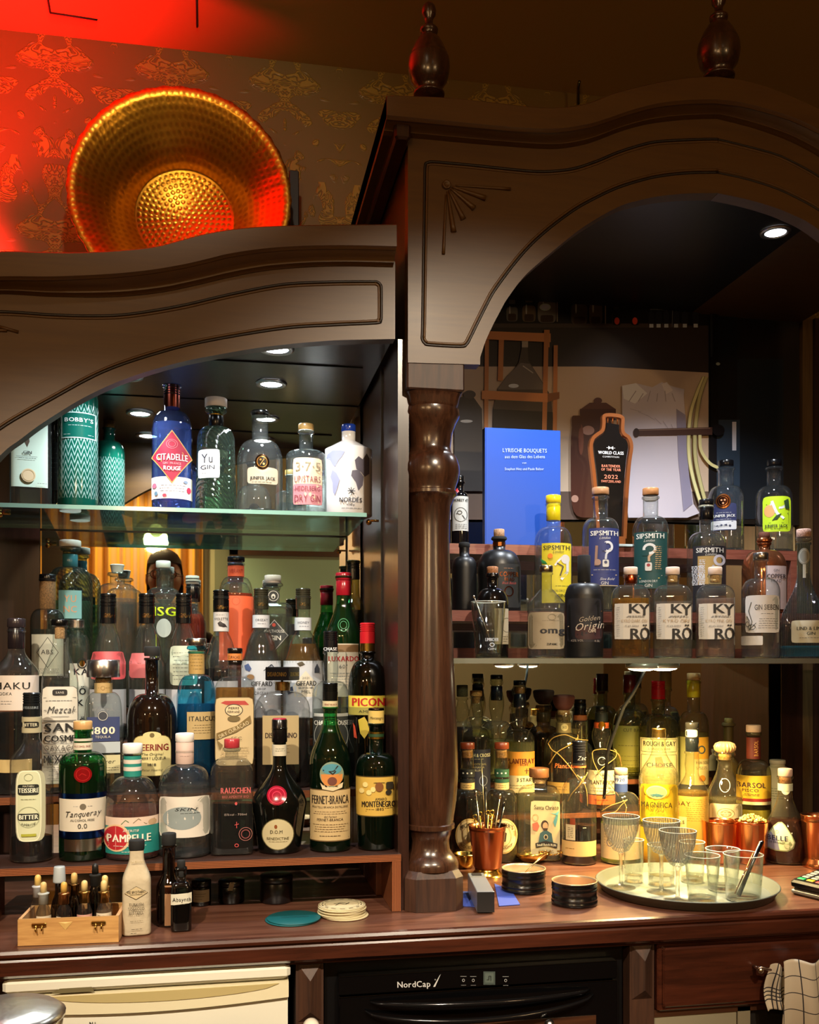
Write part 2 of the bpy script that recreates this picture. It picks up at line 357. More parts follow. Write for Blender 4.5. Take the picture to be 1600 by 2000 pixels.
class Art:
    """flat artwork in photo pixels laid on a surface: S(px, py, lift) -> point"""
    def __init__(s, S): s.S = S; s.mb = MB(); s.k = 0; s.tl = .00035; s.fine = True; s.step = .00018; s.base = .0005
    def lift(s): s.k += 1; return s.base+s.k*s.step
    def rect(s, x0, y0, x1, y1, m, nx=24, ny=3):
        l = s.lift(); cx = (x0+x1)/2
        s.mb.grid(lambda u, v: s.S(x0+(x1-x0)*u, y1+(y0-y1)*v, l), nx, ny, m)
    def polar(s, cx, cy, fn, m, n=32, rings=3):
        l = s.lift(); vs = [s.S(cx, cy, l)]; fs = []
        for r in range(1, rings+1):
            for k in range(n):
                a = 2*pi*k/n; dx, dy = fn(a); vs.append(s.S(cx+dx*r/rings, cy+dy*r/rings, l))
        for k in range(n): fs.append((0, 1+(k+1) % n, 1+k))
        for r in range(rings-1):
            for k in range(n):
                a = 1+r*n+k; b = 1+r*n+(k+1) % n; fs.append((a, b, b+n, a+n))
        s.mb.add(vs, fs, m, True)
    def oval(s, cx, cy, rx, ry, m): s.polar(cx, cy, lambda a: (rx*cos(a), ry*sin(a)), m)
    def diam(s, cx, cy, rx, ry, m):
        def fn(a):
            c, q = cos(a), sin(a); k = 1/(abs(c)+abs(q)); return rx*c*k, ry*q*k
        s.polar(cx, cy, fn, m)
    def rrect(s, cx, cy, rx, ry, m, p=6):
        def fn(a):
            c, q = cos(a), sin(a); k = 1/((abs(c)**p+abs(q)**p)**(1/p)); return rx*c*k, ry*q*k
        s.polar(cx, cy, fn, m, n=48)
    def ring(s, cx, cy, rx, ry, w_, m, n=32):
        l = s.lift(); vs = []; fs = []
        for k in range(n):
            a = 2*pi*k/n
            vs.append(s.S(cx+rx*cos(a), cy+ry*sin(a), l)); vs.append(s.S(cx+(rx-w_)*cos(a), cy+(ry-w_)*sin(a), l))
        for k in range(n):
            a = 2*k; b = 2*((k+1) % n); fs.append((a, a+1, b+1, b))
        s.mb.add(vs, fs, m, True)
    def poly(s, pts, m):
        l = s.lift(); E = []
        for (xa, ya), (xb, yb) in zip(pts, list(pts[1:])+[pts[0]]):
            n = max(1, int(math.hypot(xb-xa, yb-ya)/6)) if s.fine else 1
            E += [(xa+(xb-xa)*k/n, ya+(yb-ya)*k/n) for k in range(n)]
        if not s.fine: s.mb.add([s.S(x, y, l) for x, y in pts][::-1], [tuple(range(len(pts)))], m); return
        cx = sum(p[0] for p in E)/len(E); cy = sum(p[1] for p in E)/len(E); n = len(E); rings = 3
        vs = [s.S(cx, cy, l)]+[s.S(cx+(x-cx)*r/rings, cy+(y-cy)*r/rings, l) for r in range(1, rings+1) for x, y in E]
        fs = [(0, 1+(k+1) % n, 1+k) for k in range(n)]
        for r in range(rings-1):
            for k in range(n):
                a = 1+r*n+k; b = 1+r*n+(k+1) % n; fs.append((a, b, b+n, a+n))
        s.mb.add(vs, fs, m, True)
    def line(s, pts, w_, m):
        l = s.lift()
        for (xa, ya), (xb, yb) in zip(pts, pts[1:]):
            d = math.hypot(xb-xa, yb-ya) or 1; nx, ny = -(yb-ya)/d*w_/2, (xb-xa)/d*w_/2
            s.mb.add([s.S(xa-nx, ya-ny, l), s.S(xb-nx, yb-ny, l), s.S(xb+nx, yb+ny, l), s.S(xa+nx, ya+ny, l)], [(0, 1, 2, 3)], m)
    def text(s, t, cx, cy, h, m, w_=None, it=0, rot=0, arc=0, bold=0):
        """centred on (cx, cy); h = cap height, w_ = width in px"""
        lay, W = text_layout(t); k = h/CAPH; kx = (w_/W) if w_ else k*.92
        l = s.lift()+s.tl; cr, sr = cos(rot), sin(rot)
        for c, x in lay:
            vs, fs, gw = GL[c]; P = []
            for dx, (a, b) in [(0, q) for q in vs]:
                lx = (x+a-W/2)*kx+it*b*k; ly = -(b-CAPH/2)*k
                if arc: ly += arc*((2*lx/(W*kx))**2)
                P.append((cx+lx*cr-ly*sr, cy+lx*sr+ly*cr))
            s.mb.add([s.S(px, py, l) for px, py in P], fs, m)
            if bold:
                s.mb.add([s.S(px+bold, py, l+.00004) for px, py in P], fs, m)
    def lines(s, x0, y0, x1, y1, n, m, th=.9):
        """rows of print too small to read"""
        l = s.lift()
        for i in range(n):
            y = y0+(y1-y0)*(i+.5)/n; x = x0+R.random()*4*(x1-x0)/40; xe = x1-R.random()*4*(x1-x0)/40
            while x < xe:
                q = min(xe, x+R.uniform(2.5, 7))
                s.mb.add([s.S(x, y+th/2, l), s.S(q, y+th/2, l), s.S(q, y-th/2, l), s.S(x, y-th/2, l)], [(0, 1, 2, 3)], m); x = q+1.4
    def run(s, items):
        for it in items:
            k = it[0]; a = it[1:]
            {'r': s.rect, 'o': s.oval, 'd': s.diam, 'R': s.rrect, 'g': s.ring, 't': s.text, 'x': s.lines, 'p': s.poly, 'l': s.line}[k](*a[:-1], **a[-1]) if a and isinstance(a[-1], dict) else {'r': s.rect, 'o': s.oval, 'd': s.diam, 'R': s.rrect, 'g': s.ring, 't': s.text, 'x': s.lines, 'p': s.poly, 'l': s.line}[k](*a)
        return s

# ---------------------------------------------------------------- bottle maker
def interp(prof, z):
    if z <= prof[0][1]: return prof[0][0]
    for (r0, z0), (r1, z1) in zip(prof, prof[1:]):
        if z <= z1: return r0+(r1-r0)*((z-z0)/(z1-z0) if z1 > z0 else 0)
    return prof[-1][0]
def B(name, label, cx, Y, z, neck, body, st='round', g='dfe8e4', caps=(), liq=None, art=(), p=2, dr=1, hb=None, bulge=0,
      group=None, cat='bottle', gm=None, foot=1.5, part_label=None, lip=1, rot=0, tails=(), clip=None):
    """neck=(half width, top py, end py) body=(half width, shoulder py); base sits at height z"""
    s = DD(cx, Y)/F; X = U(cx, HOR, Y)[0]
    yb = HOR+(H-z)/s
    rz = -atan2(X, Y)+rot
    T = thing(name, label, cat, (X, Y, z+.0004), rz, group)
    nh, yt, yn = neck; bh, ys = body
    hb = hb or bh
    P = []   # (half px, py) from the bottom up
    P += [(hb*.80, yb), (hb*.93, yb-foot*.5), (hb*.99, yb-foot*2), (hb, yb-foot*3.2)]
    P += [(hb+(bh-hb)*k/4, yb-foot*3.2+(ys-yb+foot*3.2)*k/4) for k in range(1, 4)]
    n = 12
    for k in range(n+1):
        t = k/n
        if st == 'round':    # quarter ellipse dome then the neck
            hw = nh+(bh-nh)*sqrt(max(0, 1-t**2.2)) if t < 1 else nh; yy = ys+(yn-ys)*sin(t*pi/2)**1.15
            hw = nh+(bh-nh)*cos(t*pi/2)**.8 if t < 1 else nh
            yy = ys+(yn-ys)*sin(t*pi/2)
        elif st == 'sq':     # tight square shoulder
            hw = nh+(bh-nh)*max(0, cos(t*pi/2))**.42; yy = ys+(yn-ys)*sin(t*pi/2)**1.6
        elif st == 's':      # ogee
            q = t; hw = bh+(nh-bh)*(.5-.5*cos(pi*q)); yy = ys+(yn-ys)*q
        elif st == 'cone':
            hw = bh+(nh-bh)*t; yy = ys+(yn-ys)*t
        elif st == 'long':   # claret/syrup: long sweeping shoulder
            hw = bh+(nh-bh)*(t**.75*(1-.25*sin(pi*t))); yy = ys+(yn-ys)*t
        P.append((hw, yy))
    yl = yt
    if bulge:
        for k in range(1, 9):
            t = k/9; P.append((nh+bulge*sin(pi*t)**1.3, yn+(yt-yn)*t*.8))
        P.append((nh, yn+(yt-yn)*.85))
    else:
        P.append((nh*.99, yn+(yt-yn)*.5))
    if lip:
        P += [(nh, yt+5.5), (nh+2.2, yt+4.8), (nh+2.6, yt+3), (nh+2.2, yt+.8), (nh, yt)]
    else: P += [(nh, yt)]
    prof = [(hw*s, (yb-yy)*s) for hw, yy in P]
    G = gm if gm is not None else mat('G:'+g)
    mb = MB(); mb.lathe(prof, G, seg=48 if p > 2 else 36, p=p, dr=dr, cap=(True, False))
    mb.build('glass_body' if gm is None else 'body', T)
    if gm is None:   # the thick glass floor of a real bottle
        h_ = 5.5*s; MB().lathe([(hb*s*.80, .0006), (hb*s*.94, .002), (hb*s*.955, h_*.55), (hb*s*.9, h_), (hb*s*.5, h_*.7), (.001, h_*.6)], crystal(g), seg=36, p=p, dr=dr).build('glass_heel', T)
    def S(px, py, lift=.0005):
        zz = (yb-py)*s; r = interp(prof, zz)+lift; x = (px-cx)*s
        q = min(abs(x)/r, .985)
        return (max(-.985*r, min(.985*r, x)), -dr*r*(1-q**p)**(1/p)-(lift if p > 2 else 0), zz)
    if liq:
        yq, lc = liq; zq = (yb-yq)*s; lp = []
        for r, zz in prof:
            if zz < zq: lp.append((max(.001, r-.0022), max(zz, .005)))
        lp.append((max(.001, interp(prof, zq)-.0022), zq))
        MB().lathe(lp, liquid(lc), seg=36, p=p, dr=dr).build('liquid', T)
    for c in caps:
        k, y0, y1, hw, m = c[:5]; z0 = (yb-y1)*s; z1 = (yb-y0)*s; r = hw*s; q = MB(); e = min(.0016, (z1-z0)*.3)
        nm = {'cap': 'cap', 'screw': 'screw_cap', 'cork': 'cork', 'band': 'neck_band', 'knob': 'stopper', 'fl': 'glass_collar', 'sq': 'cap', 'taper': 'stopper', 'wax': 'wax_seal', 'ribs': 'stopper', 'seal': 'neck_seal', 'mush': 'stopper'}[k]
        if k in ('cap', 'knob', 'wax', 'cork', 'seal'):
            q.lathe([(r-e*.6, z0), (r, z0+e), (r, z1-e), (r-e*.6, z1-e*.25), (r-e*1.5, z1)], m)
        elif k == 'band':
            q.lathe([(r-.0005, z0), (r, z0+.0002), (r, z1-.0002), (r-.0005, z1)], m, cap=(False, False))
        elif k == 'screw':
            pr = [(r, z0), (r, z0+(z1-z0)*.55)]
            for i in range(4):
                a = z0+(z1-z0)*(.55+.1*i); b = (z1-z0)*.1; pr += [(r*.93, a+b*.15), (r*.93, a+b*.35), (r, a+b*.55), (r, a+b)]
            pr += [(r, z1-e), (r-e, z1)]; q.lathe(pr, m)
        elif k == 'fl':
            q.lathe([(r*.72, z0), (r*.98, z0+(z1-z0)*.3), (r, z0+(z1-z0)*.6), (r*.9, z1), (r*.6, z1)], m)
        elif k == 'taper':
            q.lathe([(r*.72, z0), (r*.95, z1-e*2), (r, z1-e), (r-e, z1)], m)
        elif k == 'mush':
            q.lathe([(r*.42, z0), (r*.7, z0+(z1-z0)*.15), (r*.93, z0+(z1-z0)*.5), (r, z1-(z1-z0)*.15), (r*.9, z1-(z1-z0)*.04), (r*.5, z1)], m)
        elif k == 'ribs':
            q.lathe([(r*.7, z0), (r*.95, z0+(z1-z0)*.25), (r, z0+(z1-z0)*.55), (r*.85, z1-(z1-z0)*.15), (r*.5, z1)], m, seg=96, flute=.045, nf=20)
        elif k == 'sq':
            q.box(-r, r, -r, r, z0, z1, m, M=Matrix.Rotation(pi/4+.07, 4, 'Z'), bev=.002)
        po = q.build(nm, T, auto=40)
        if len(c) > 5:
            rr = r
            def SB(px, py, lift, rr=rr): 
                x = (px-cx)*s; t = max(-.98, min(.98, x/rr)); return (x, -sqrt(max(1e-9, 1-t*t))*(rr+lift), (yb-py)*s)
            a = Art(SB); a.base = .0003; a.run(c[5]); ob = a.mb.build('lettering', po)
    if art:
        nm_ = art[0] if isinstance(art[0], str) else 'label'; a = Art(S)
        for it in (art[1:] if isinstance(art[0], str) else art):
            if it[0] == '#': a.mb.build(nm_, T); nm_ = it[1]; k_ = a.k; a = Art(S); a.k = k_
            else: a.run([it])
        a.mb.build(nm_, T)
    return T
# ================================================================ ROOM
ZC, ZF = 1.98, -.95
YW, YB_, XL, XR = 2.5, -2.6, -2.6, 3.0
def wallpaper():
    m, t, b = newmat('damask_wallpaper'); L = t.links.new; N = t.nodes.new
    tc = N('ShaderNodeTexCoord'); sp = N('ShaderNodeSeparateXYZ'); L(tc.outputs['Object'], sp.inputs[0])
    pp = N('ShaderNodeMath'); pp.operation = 'PINGPONG'; pp.inputs[1].default_value = .14; L(sp.outputs[0], pp.inputs[0])
    hf = N('ShaderNodeMath'); hf.operation = 'WRAP'; hf.inputs[1].default_value = .42; hf.inputs[2].default_value = 0; L(sp.outputs[2], hf.inputs[0])
    cb = N('ShaderNodeCombineXYZ'); L(pp.outputs[0], cb.inputs[0]); L(hf.outputs[0], cb.inputs[1])
    n = N('ShaderNodeTexNoise'); n.inputs['Scale'].default_value = 12; n.inputs['Detail'].default_value = 2.2; n.inputs['Distortion'].default_value = 3.2
    L(cb.outputs[0], n.inputs['Vector'])
    w_ = N('ShaderNodeMath'); w_.operation = 'PINGPONG'; w_.inputs[1].default_value = .055; L(n.outputs[0], w_.inputs[0])
    r = N('ShaderNodeValToRGB'); r.color_ramp.elements[0].position = .012; r.color_ramp.elements[1].position = .03
    L(w_.outputs[0], r.inputs[0])
    # blend with broad leaf shapes
    n2 = N('ShaderNodeTexNoise'); n2.inputs['Scale'].default_value = 13; n2.inputs['Detail'].default_value = 0; n2.inputs['Distortion'].default_value = 1.4
    L(cb.outputs[0], n2.inputs['Vector'])
    r2 = N('ShaderNodeValToRGB'); r2.color_ramp.elements[0].position = .5; r2.color_ramp.elements[1].position = .53; L(n2.outputs[0], r2.inputs[0])
    mu = N('ShaderNodeMath'); mu.operation = 'MULTIPLY'; L(r.outputs[0], mu.inputs[0]); L(r2.outputs[0], mu.inputs[1])
    mc = N('ShaderNodeMix'); mc.data_type = 'RGBA'; mc.inputs[6].default_value = hexc('684f1c'); mc.inputs[7].default_value = hexc('947634')
    L(mu.outputs[0], mc.inputs[0]); L(mc.outputs[2], b.inputs['Base Color'])
    rr = N('ShaderNodeMapRange'); rr.inputs[3].default_value = .55; rr.inputs[4].default_value = .3; L(mu.outputs[0], rr.inputs[0]); L(rr.outputs[0], b.inputs['Roughness'])
    bp = N('ShaderNodeBump'); bp.inputs['Strength'].default_value = .6; bp.inputs['Distance'].default_value = .004; L(mu.outputs[0], bp.inputs['Height']); L(bp.outputs[0], b.inputs['Normal'])
    return m
def struct(name, mb):
    return tag(mb.build(name), kind='structure')
struct('wall_back', MB().box(XL, XR, YW, YW+.1, ZF, ZC, wallpaper()))
struct('ceiling', MB().box(XL-.1, XR+.1, YB_-.1, YW+.1, ZC, ZC+.1, paint('a88448', .6)))
struct('floor', MB().box(XL-.1, XR+.1, YB_-.1, YW+.1, ZF-.1, ZF, wood('floor_wood', '3a2214', '5a3820', .4)))
struct('wall_left', MB().box(XL-.1, XL, YB_, YW, ZF, ZC, paint('6a4a22', .7)))
struct('wall_right', MB().box(XR, XR+.1, YB_, YW, ZF, ZC, paint('5a4222', .7)))
struct('wall_front', MB().box(XL, XR, YB_-.1, YB_, ZF, ZC, paint('9a9a84', .7)))
# seams of the ceiling panels
mb = MB()
for a, b_ in [((92, -10), (98, 24)), ((98, 24), (190, 38)), ((384, -10), (385, 52))]:
    pts = []
    for px, py in (a, b_):
        D = (ZC-H)*F/(HOR-py); u = (px-800)/F
        pts.append((D*(ST+u*CT), D*(CT-u*ST), ZC-.0015))
    mb.tube(pts, .0022, paint('1a0a04', .8), seg=4)
struct('trim_1', mb)
# gold curtain seen in the mirror
def curtain_mat():
    m, t, b = newmat('gold_curtain'); b.inputs['Base Color'].default_value = hexc('c08a20'); b.inputs['Roughness'].default_value = .42
    b.inputs['Sheen Weight'].default_value = .4; return m
CM = curtain_mat()
mb = MB()
mb.grid(lambda u, v: (-2.4+2.22*u, YB_+.12+.05*sin(u*150)+.02*sin(u*61+v*2), ZF+.02+2.62*v), 420, 6, CM)
tag(mb.build('curtain'), 'floor-length gold pleated curtain reflected in the mirror', 'curtain')
mb = MB(); mb.tube([(-2.45, YB_+.12, 1.69), (-.1, YB_+.12, 1.69)], .014, 'm:a88')
tag(mb.build('curtain_rail'), 'round metal rail carrying the gold curtain', 'curtain rail')
# greenish glazed door behind the camera
d = thing('glazed_door', 'tall door with a pale green glass panel reflected in the mirror', 'door', (.45, YB_, ZF)); d['kind'] = 'structure'; d.name = 'door_1'
MB().box(-.55, .55, 0, .05, 0, 2.35, paint('5e6656', .5), bev=.005).build('door_panel', d)
MB().box(-.36, .36, .05, .06, .4, 2.12, paint('8fb0a4', .15), bev=.003).build('glass_panel', d)
mb = MB(); 
for x in (-.42, .42): mb.box(x-.03, x+.03, .05, .07, .3, 2.2, paint('3a2414', .4))
mb.box(-.45, .45, .05, .07, 2.14, 2.2, paint('3a2414', .4)); mb.build('door_frame', d)
MB().ball((.48, .09, 1.1), .03, 'm:b98').build('handle', d)
# pendants
for i, (x, y, z) in enumerate(PENDANTS):
    T = thing('pendant_lamp', ['smoked glass globe pendant glowing above the person in the mirror', 'globe pendant added as front fill light by the right wall', 'globe pendant added as front fill light by the left wall'][i], 'pendant lamp', (x, y, z), group='globe pendants')
    pr = [(.11*sin(t), .11*cos(t)*.8) for t in [.25+.1*k for k in range(0, 16)]][::-1]
    MB().lathe(pr, glass('c9a878', wavy=0), cap=(False, False)).build('glass_shade', T)
    MB().ball((0, 0, .02), .035, paint('ffd890', .5, emit=7)).build('bulb', T)
    MB().tube([(0, 0, .06), (0, 0, ZC-z)], .004, 'f:111').build('cord', T)
for i, (p, t, e) in enumerate(CEILSPOTS):
    T = thing('ceiling_spotlight', ['ceiling spotlight above the person holding the phone', 'ceiling spotlight over the middle of the bar room', 'ceiling spotlight added to brighten the brass tray and wallpaper'][i], 'ceiling spotlight', p)
    dd = (Vector(t)-Vector(p)).normalized(); q = dd.to_track_quat('Z', 'Y').to_matrix().to_4x4()
    MB().lathe([(.05, 0), (.05, .012)], 'f:222', M=Matrix.Translation((0, 0, ZC-p[2]-.012))).build('ceiling_plate', T)
    MB().lathe([(.03, -.04), (.034, .03)], 'f:222', M=Matrix.Translation((0, 0, -.01)) @ q, cap=(True, False)).build('lamp_head', T)
    MB().tube([(0, 0, 0), (0, 0, ZC-p[2]-.01)], .006, 'f:222').build('stem', T)
    MB().lathe([(.001, .028), (.026, .028)], paint('fff0cc', .5, emit=20), M=Matrix.Translation((0, 0, -.01)) @ q, cap=(False, False)).build('lens', T)
T = thing('red_uplighter', 'small red uplighter on top of the low cabinet, left of the brass tray', 'lamp', RED)
MB().lathe([(.05, -.06), (.055, 0), (.06, .03)], 'f:222', cap=(True, False)).build('housing', T)
MB().ball((0, 0, .02), .035, paint('ff2010', .5, emit=6), sz=.6).build('bulb', T)

# ================================================================ COUNTER
YCF = 1.592        # front edge of the worktop
cx0, cx1 = -1.15, 1.75
cnt = thing('counter', 'long dark walnut bar counter with rounded front edge', 'counter', (0, 0, 0))
mb = MB()
pr = [(YW-.01, 0), (YCF+.010, 0), (YCF+.003, -.0015), (YCF, -.006), (YCF+.001, -.011), (YCF+.006, -.013), (YCF+.006, -.016), (YCF+.004, -.019), (YCF+.004, -.040), (YCF+.012, -.046), (YW-.01, -.046)]
vs = [(cx0, y, z) for y, z in pr]+[(cx1, y, z) for y, z in pr]; n = len(pr)
mb.add(vs[:0], [], WC)
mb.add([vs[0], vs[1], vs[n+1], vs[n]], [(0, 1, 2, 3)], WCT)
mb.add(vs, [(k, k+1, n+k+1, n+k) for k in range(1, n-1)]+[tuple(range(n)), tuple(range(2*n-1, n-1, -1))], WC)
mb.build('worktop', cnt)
MB().box(cx0, cx1, YCF+.022, YCF+.04, -.052, -.0463, WC).build('apron_rail', cnt)
# base cabinets: posts with faceted fronts, drawer
YFR = YCF+.03
base = thing('base_cabinet', 'dark walnut under-counter cabinet with a wide drawer and faceted posts', 'cabinet', (0, 0, 0))
def post(px0, px1, name='post'):
    x0, x1 = U(px0, 1900, YFR)[0], U(px1, 1900, YFR)[0]; xm = (x0+x1)/2
    mb = MB(); mb.box(x0, x1, YFR, YFR+.5, ZF+.1, -.0475, WCB)
    zt = -.055; w_ = (x1-x0)/2-.004; y = YFR-.0005; pk = YFR-.014
    zb = -.15
    mb.add([(xm-w_, y, zt), (xm+w_, y, zt), (xm, pk, zt-w_*1.3), (xm, pk, zb+w_), (xm-w_, y, zb), (xm+w_, y, zb)],
           [(0, 2, 1), (0, 4, 3, 2), (1, 2, 3, 5), (4, 5, 3)], WCB)
    mb.build(name, base)
post(578, 632); post(1230, 1278)
xd0 = U(1283, 1900, YFR)[0]; xd1 = xd0+.62
zd0 = U(1400, 1967, YFR)[1]; zd1 = U(1283, 1841, YFR)[1]
mb = MB(); mb.box(xd0-.005, xd1, YFR+.012, YFR+.4, ZF+.1, zd0-.012, paint('15100c', .6)); mb.box(xd0-.004, xd1, YFR+.004, YFR+.02, zd0-.012, zd0, WD); mb.build('carcass', base)
dr = MB().box(xd0, xd1, YFR-.004, YFR+.4, zd0, zd1, WC, bev=.003).build('drawer', base)
MB().box(xd0+.008, xd1-.008, YFR-.010, YFR-.0042, zd0+.008, zd1-.008, WC, bev=.003).build('drawer_panel', dr)
mb = MB(); xg0, xg1 = U(1276, 1970, YFR)[0], U(1468, 1970, YFR)[0]
mb.box(xg0, xg0+(xg1-xg0)*.86, YFR+.006, YFR+.011, -.6, zd0-.004, paint('8a826c', .3)); mb.box(xg0+(xg1-xg0)*.87, xg1, YFR+.004, YFR+.011, -.6, zd0-.004, paint('857c66', .3)); mb.build('pale_door', base)
# round white knob low on the post
xk, zk = U(608, 1996, YFR-.03); MB().lathe([(.011, 0), (.0135, .006), (.0135, .02), (.009, .026)], 'g:e4dccb', M=Matrix.Translation((xk, YFR-.02, zk-.008)) @ Matrix.Rotation(pi/2, 4, 'X')).build('knob', base)
# towel rail
xr, zr = U(1484, 1894, YFR-.03)
T = thing('towel_hook', 'small chrome hook rail on the drawer front', 'towel hook', (xr, YFR-.0105, zr))
mb = MB(); mb.tube([(0, 0, 0), (0, -.02, .001)], .0035, 'm:cbb'); mb.ball((0, -.022, 0), .0062, 'm:dcb', n=8)
mb.tube([(-.008, -.022, .002), (0, -.024, .006), (.012, -.024, .002), (.03, -.024, -.001), (.34, -.024, .0)], .0028, 'm:cbb'); mb.build('rail', T)
# towel
def towel_mat():
    m, t, b = newmat('checked_towel'); L = t.links.new; N = t.nodes.new
    uv = N('ShaderNodeAttribute'); uv.attribute_name = 'cloth'; sp = N('ShaderNodeSeparateXYZ'); L(uv.outputs['Vector'], sp.inputs[0])
    outs = []
    for ax in (0, 1):
        f = N('ShaderNodeMath'); f.operation = 'FRACT'; L(sp.outputs[ax], f.inputs[0])
        c = N('ShaderNodeMath'); c.operation = 'LESS_THAN'; c.inputs[1].default_value = .055; L(f.outputs[0], c.inputs[0]); outs.append(c)
        # band of close stripes near the border
        g = N('ShaderNodeMath'); g.operation = 'MULTIPLY'; g.inputs[1].default_value = 5; L(sp.outputs[ax], g.inputs[0])
        f2 = N('ShaderNodeMath'); f2.operation = 'FRACT'; L(g.outputs[0], f2.inputs[0])
        c2 = N('ShaderNodeMath'); c2.operation = 'LESS_THAN'; c2.inputs[1].default_value = .32; L(f2.outputs[0], c2.inputs[0])
        a = N('ShaderNodeMath'); a.operation = 'COMPARE'; a.inputs[1].default_value = .9; a.inputs[2].default_value = .4; L(sp.outputs[ax], a.inputs[0])
        mm = N('ShaderNodeMath'); mm.operation = 'MULTIPLY'; L(c2.outputs[0], mm.inputs[0]); L(a.outputs[0], mm.inputs[1]); outs.append(mm)
    x = outs[0]
    for o in outs[1:]:
        k = N('ShaderNodeMath'); k.operation = 'MAXIMUM'; L(x.outputs[0], k.inputs[0]); L(o.outputs[0], k.inputs[1]); x = k
    mc = N('ShaderNodeMix'); mc.data_type = 'RGBA'; mc.inputs[6].default_value = hexc('c9bda8'); mc.inputs[7].default_value = hexc('2c2a30')
    L(x.outputs[0], mc.inputs[0]); L(mc.outputs[2], b.inputs['Base Color']); b.inputs['Roughness'].default_value = .9; return m
TM = towel_mat()
def cloth(name, label, fn, uvf, nu=36, nv=36, th=.0016):
    mb = MB(); mb.grid(fn, nu, nv, TM); o = mb.build(name)
    at = o.data.attributes.new('cloth', 'FLOAT_VECTOR', 'POINT')
    for j in range(nv+1):
        for i in range(nu+1):
            a, b_ = uvf(i/nu, j/nv); at.data[j*(nu+1)+i].vector = (a, b_, 0)
    md = o.modifiers.new('thick', 'SOLIDIFY'); md.thickness = th
    if label: tag(o, label, 'towel')
    return o
yt_ = YFR-.036
def fold1(u, v):   # narrow flap hanging at the left
    px = 1506+48*u+10*(1-v)*(u-.4)-6*sin(v*3.1)*(1-u); py = 1965-(1965-1888)*v+10*(1-u)*(1-v)-6*sin(u*9)*v-3*v
    X, Z = U(px, py, yt_); return (X, yt_+.006*sin(u*11+v*2)+.004*sin(v*5), Z)
def fold2(u, v):
    px = 1535-5*(1-v)+150*u+20*v*u; py = 2120-(2120-1880)*v-14*u*v-5*sin(u*14)*v
    X, Z = U(px, py, yt_-.014); return (X, yt_-.016+.009*sin(u*13+v*1.5)+.005*sin(v*6+u*4), Z)
tw = cloth('dish_towel', 'cream dish towel with dark grid lines hanging from the hook rail', fold2, lambda u, v: (1.6+u*5.2+v*.7, 1.5+v*7.5))
fl = cloth('folded_flap', None, fold1, lambda u, v: (.2+u*2.1, .15+v*2.4)); fl.parent = tw

# ================================================================ APPLIANCES
# white fridge
xf0, xf1 = U(2, 1950, YFR-.02)[0], U(568, 1950, YFR-.02)[0]
T = thing('small_fridge', 'cream white under-counter refrigerator with a curved grip in its door', 'refrigerator', (0, 0, 0))
IV = paint('e4e0ce', .3); IV2 = paint('e0d6b4', .35)
yf = YFR-.012
zt = U(300, 1893, yf)[1]
MB().box(xf0+.01, xf1-.01, yf+.045, yf+.5, ZF+.02, zt, IV).build('body', T)
zA = U(568, 1883, yf)[1]; zB = U(568, 1911, yf)[1]
lidm = MB()
sx = lambda px: U(px, 1900, yf)[0]
lidm.box(xf0, xf1, yf-.004, yf+.45, zB, zA, IV, bev=.006)
lidm.build('lid', T)
zG = U(300, 1930, yf)[1]
door = MB()
# door top bar bowed: curved lower edge
N_ = 40
top = []; bot = []
for i in range(N_+1):
    t = i/N_; x = xf0+.003+(xf1-xf0-.006)*t
    top.append((x, zB-.004)); bot.append((x, zB-.030-.010*sin(pi*t)))
door.prism(top+bot[::-1], yf-.001, yf+.03, IV2)
door.prism([(xf0+.004, zB-.03), (xf1-.004, zB-.03), (xf1-.004, ZF+.1), (xf0+.004, ZF+.1)], yf+.006, yf+.04, IV)
dob = door.build('door', T)
g = MB()
def arcp(pxa, pxb, y0, bow, th):
    a = []; b_ = []
    for i in range(21):
        t = i/20; px = pxa+(pxb-pxa)*t; x = sx(px); z = zB-.006-bow*sin(pi*t)**.8
        a.append((x, z)); b_.append((x, z-th*(sin(pi*t)**.5)-.0002))
    return a+b_[::-1]
zr_ = zB
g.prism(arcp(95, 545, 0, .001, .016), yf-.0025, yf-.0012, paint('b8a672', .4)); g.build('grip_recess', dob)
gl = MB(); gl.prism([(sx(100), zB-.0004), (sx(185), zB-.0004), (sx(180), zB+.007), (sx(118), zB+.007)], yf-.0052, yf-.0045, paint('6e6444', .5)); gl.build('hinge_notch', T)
gl = MB(); a = Art(lambda px, py, l: (U(px, py, yf+.0055)[0], yf+.0055-l, U(px, py, yf+.0055)[1])); a.text('N', 178, 1999, 7, 'g:222', bold=.5); a.text('I', 186, 1999, 7, 'g:222'); a.mb.build('lettering', T)

# black glass washer / wine cooler
xb0, xb1 = U(636, 1900, YFR)[0], U(1224, 1900, YFR)[0]
T = thing('bar_cooler', 'glossy black built-in bar cooler with a digital display and curved handle', 'cooler', (0, 0, 0))
BK = paint('060607', .12); BK2 = paint('0a0a0c', .3)
MB().box(xb0, xb1, YFR+.02, YFR+.5, ZF+.1, -.0475, BK2).build('housing', T)
zp1 = U(700, 1905, YFR)[1]; zp0 = U(700, 1945, YFR)[1]
xp0 = U(662, 1900, YFR)[0]; xp1 = U(1205, 1900, YFR)[0]
cp = MB().box(xp0, xp1, YFR-.002, YFR+.019, zp0+.002, zp1, BK, bev=.002).build('control_panel', T)
MB().box(xp0, xp1, YFR-.002, YFR+.019, -.45, zp0-.001, BK, bev=.002).build('door', T)
mb = MB()
for px, py, z_ in [(662, 1910, zp1), (662, 1952, zp0)]:
    mb.box(xp0, xp1, YFR-.0028, YFR-.002, z_-.0006, z_+.0002, paint('6a6a6c', .2, 1))
mb.build('chrome_line', cp)
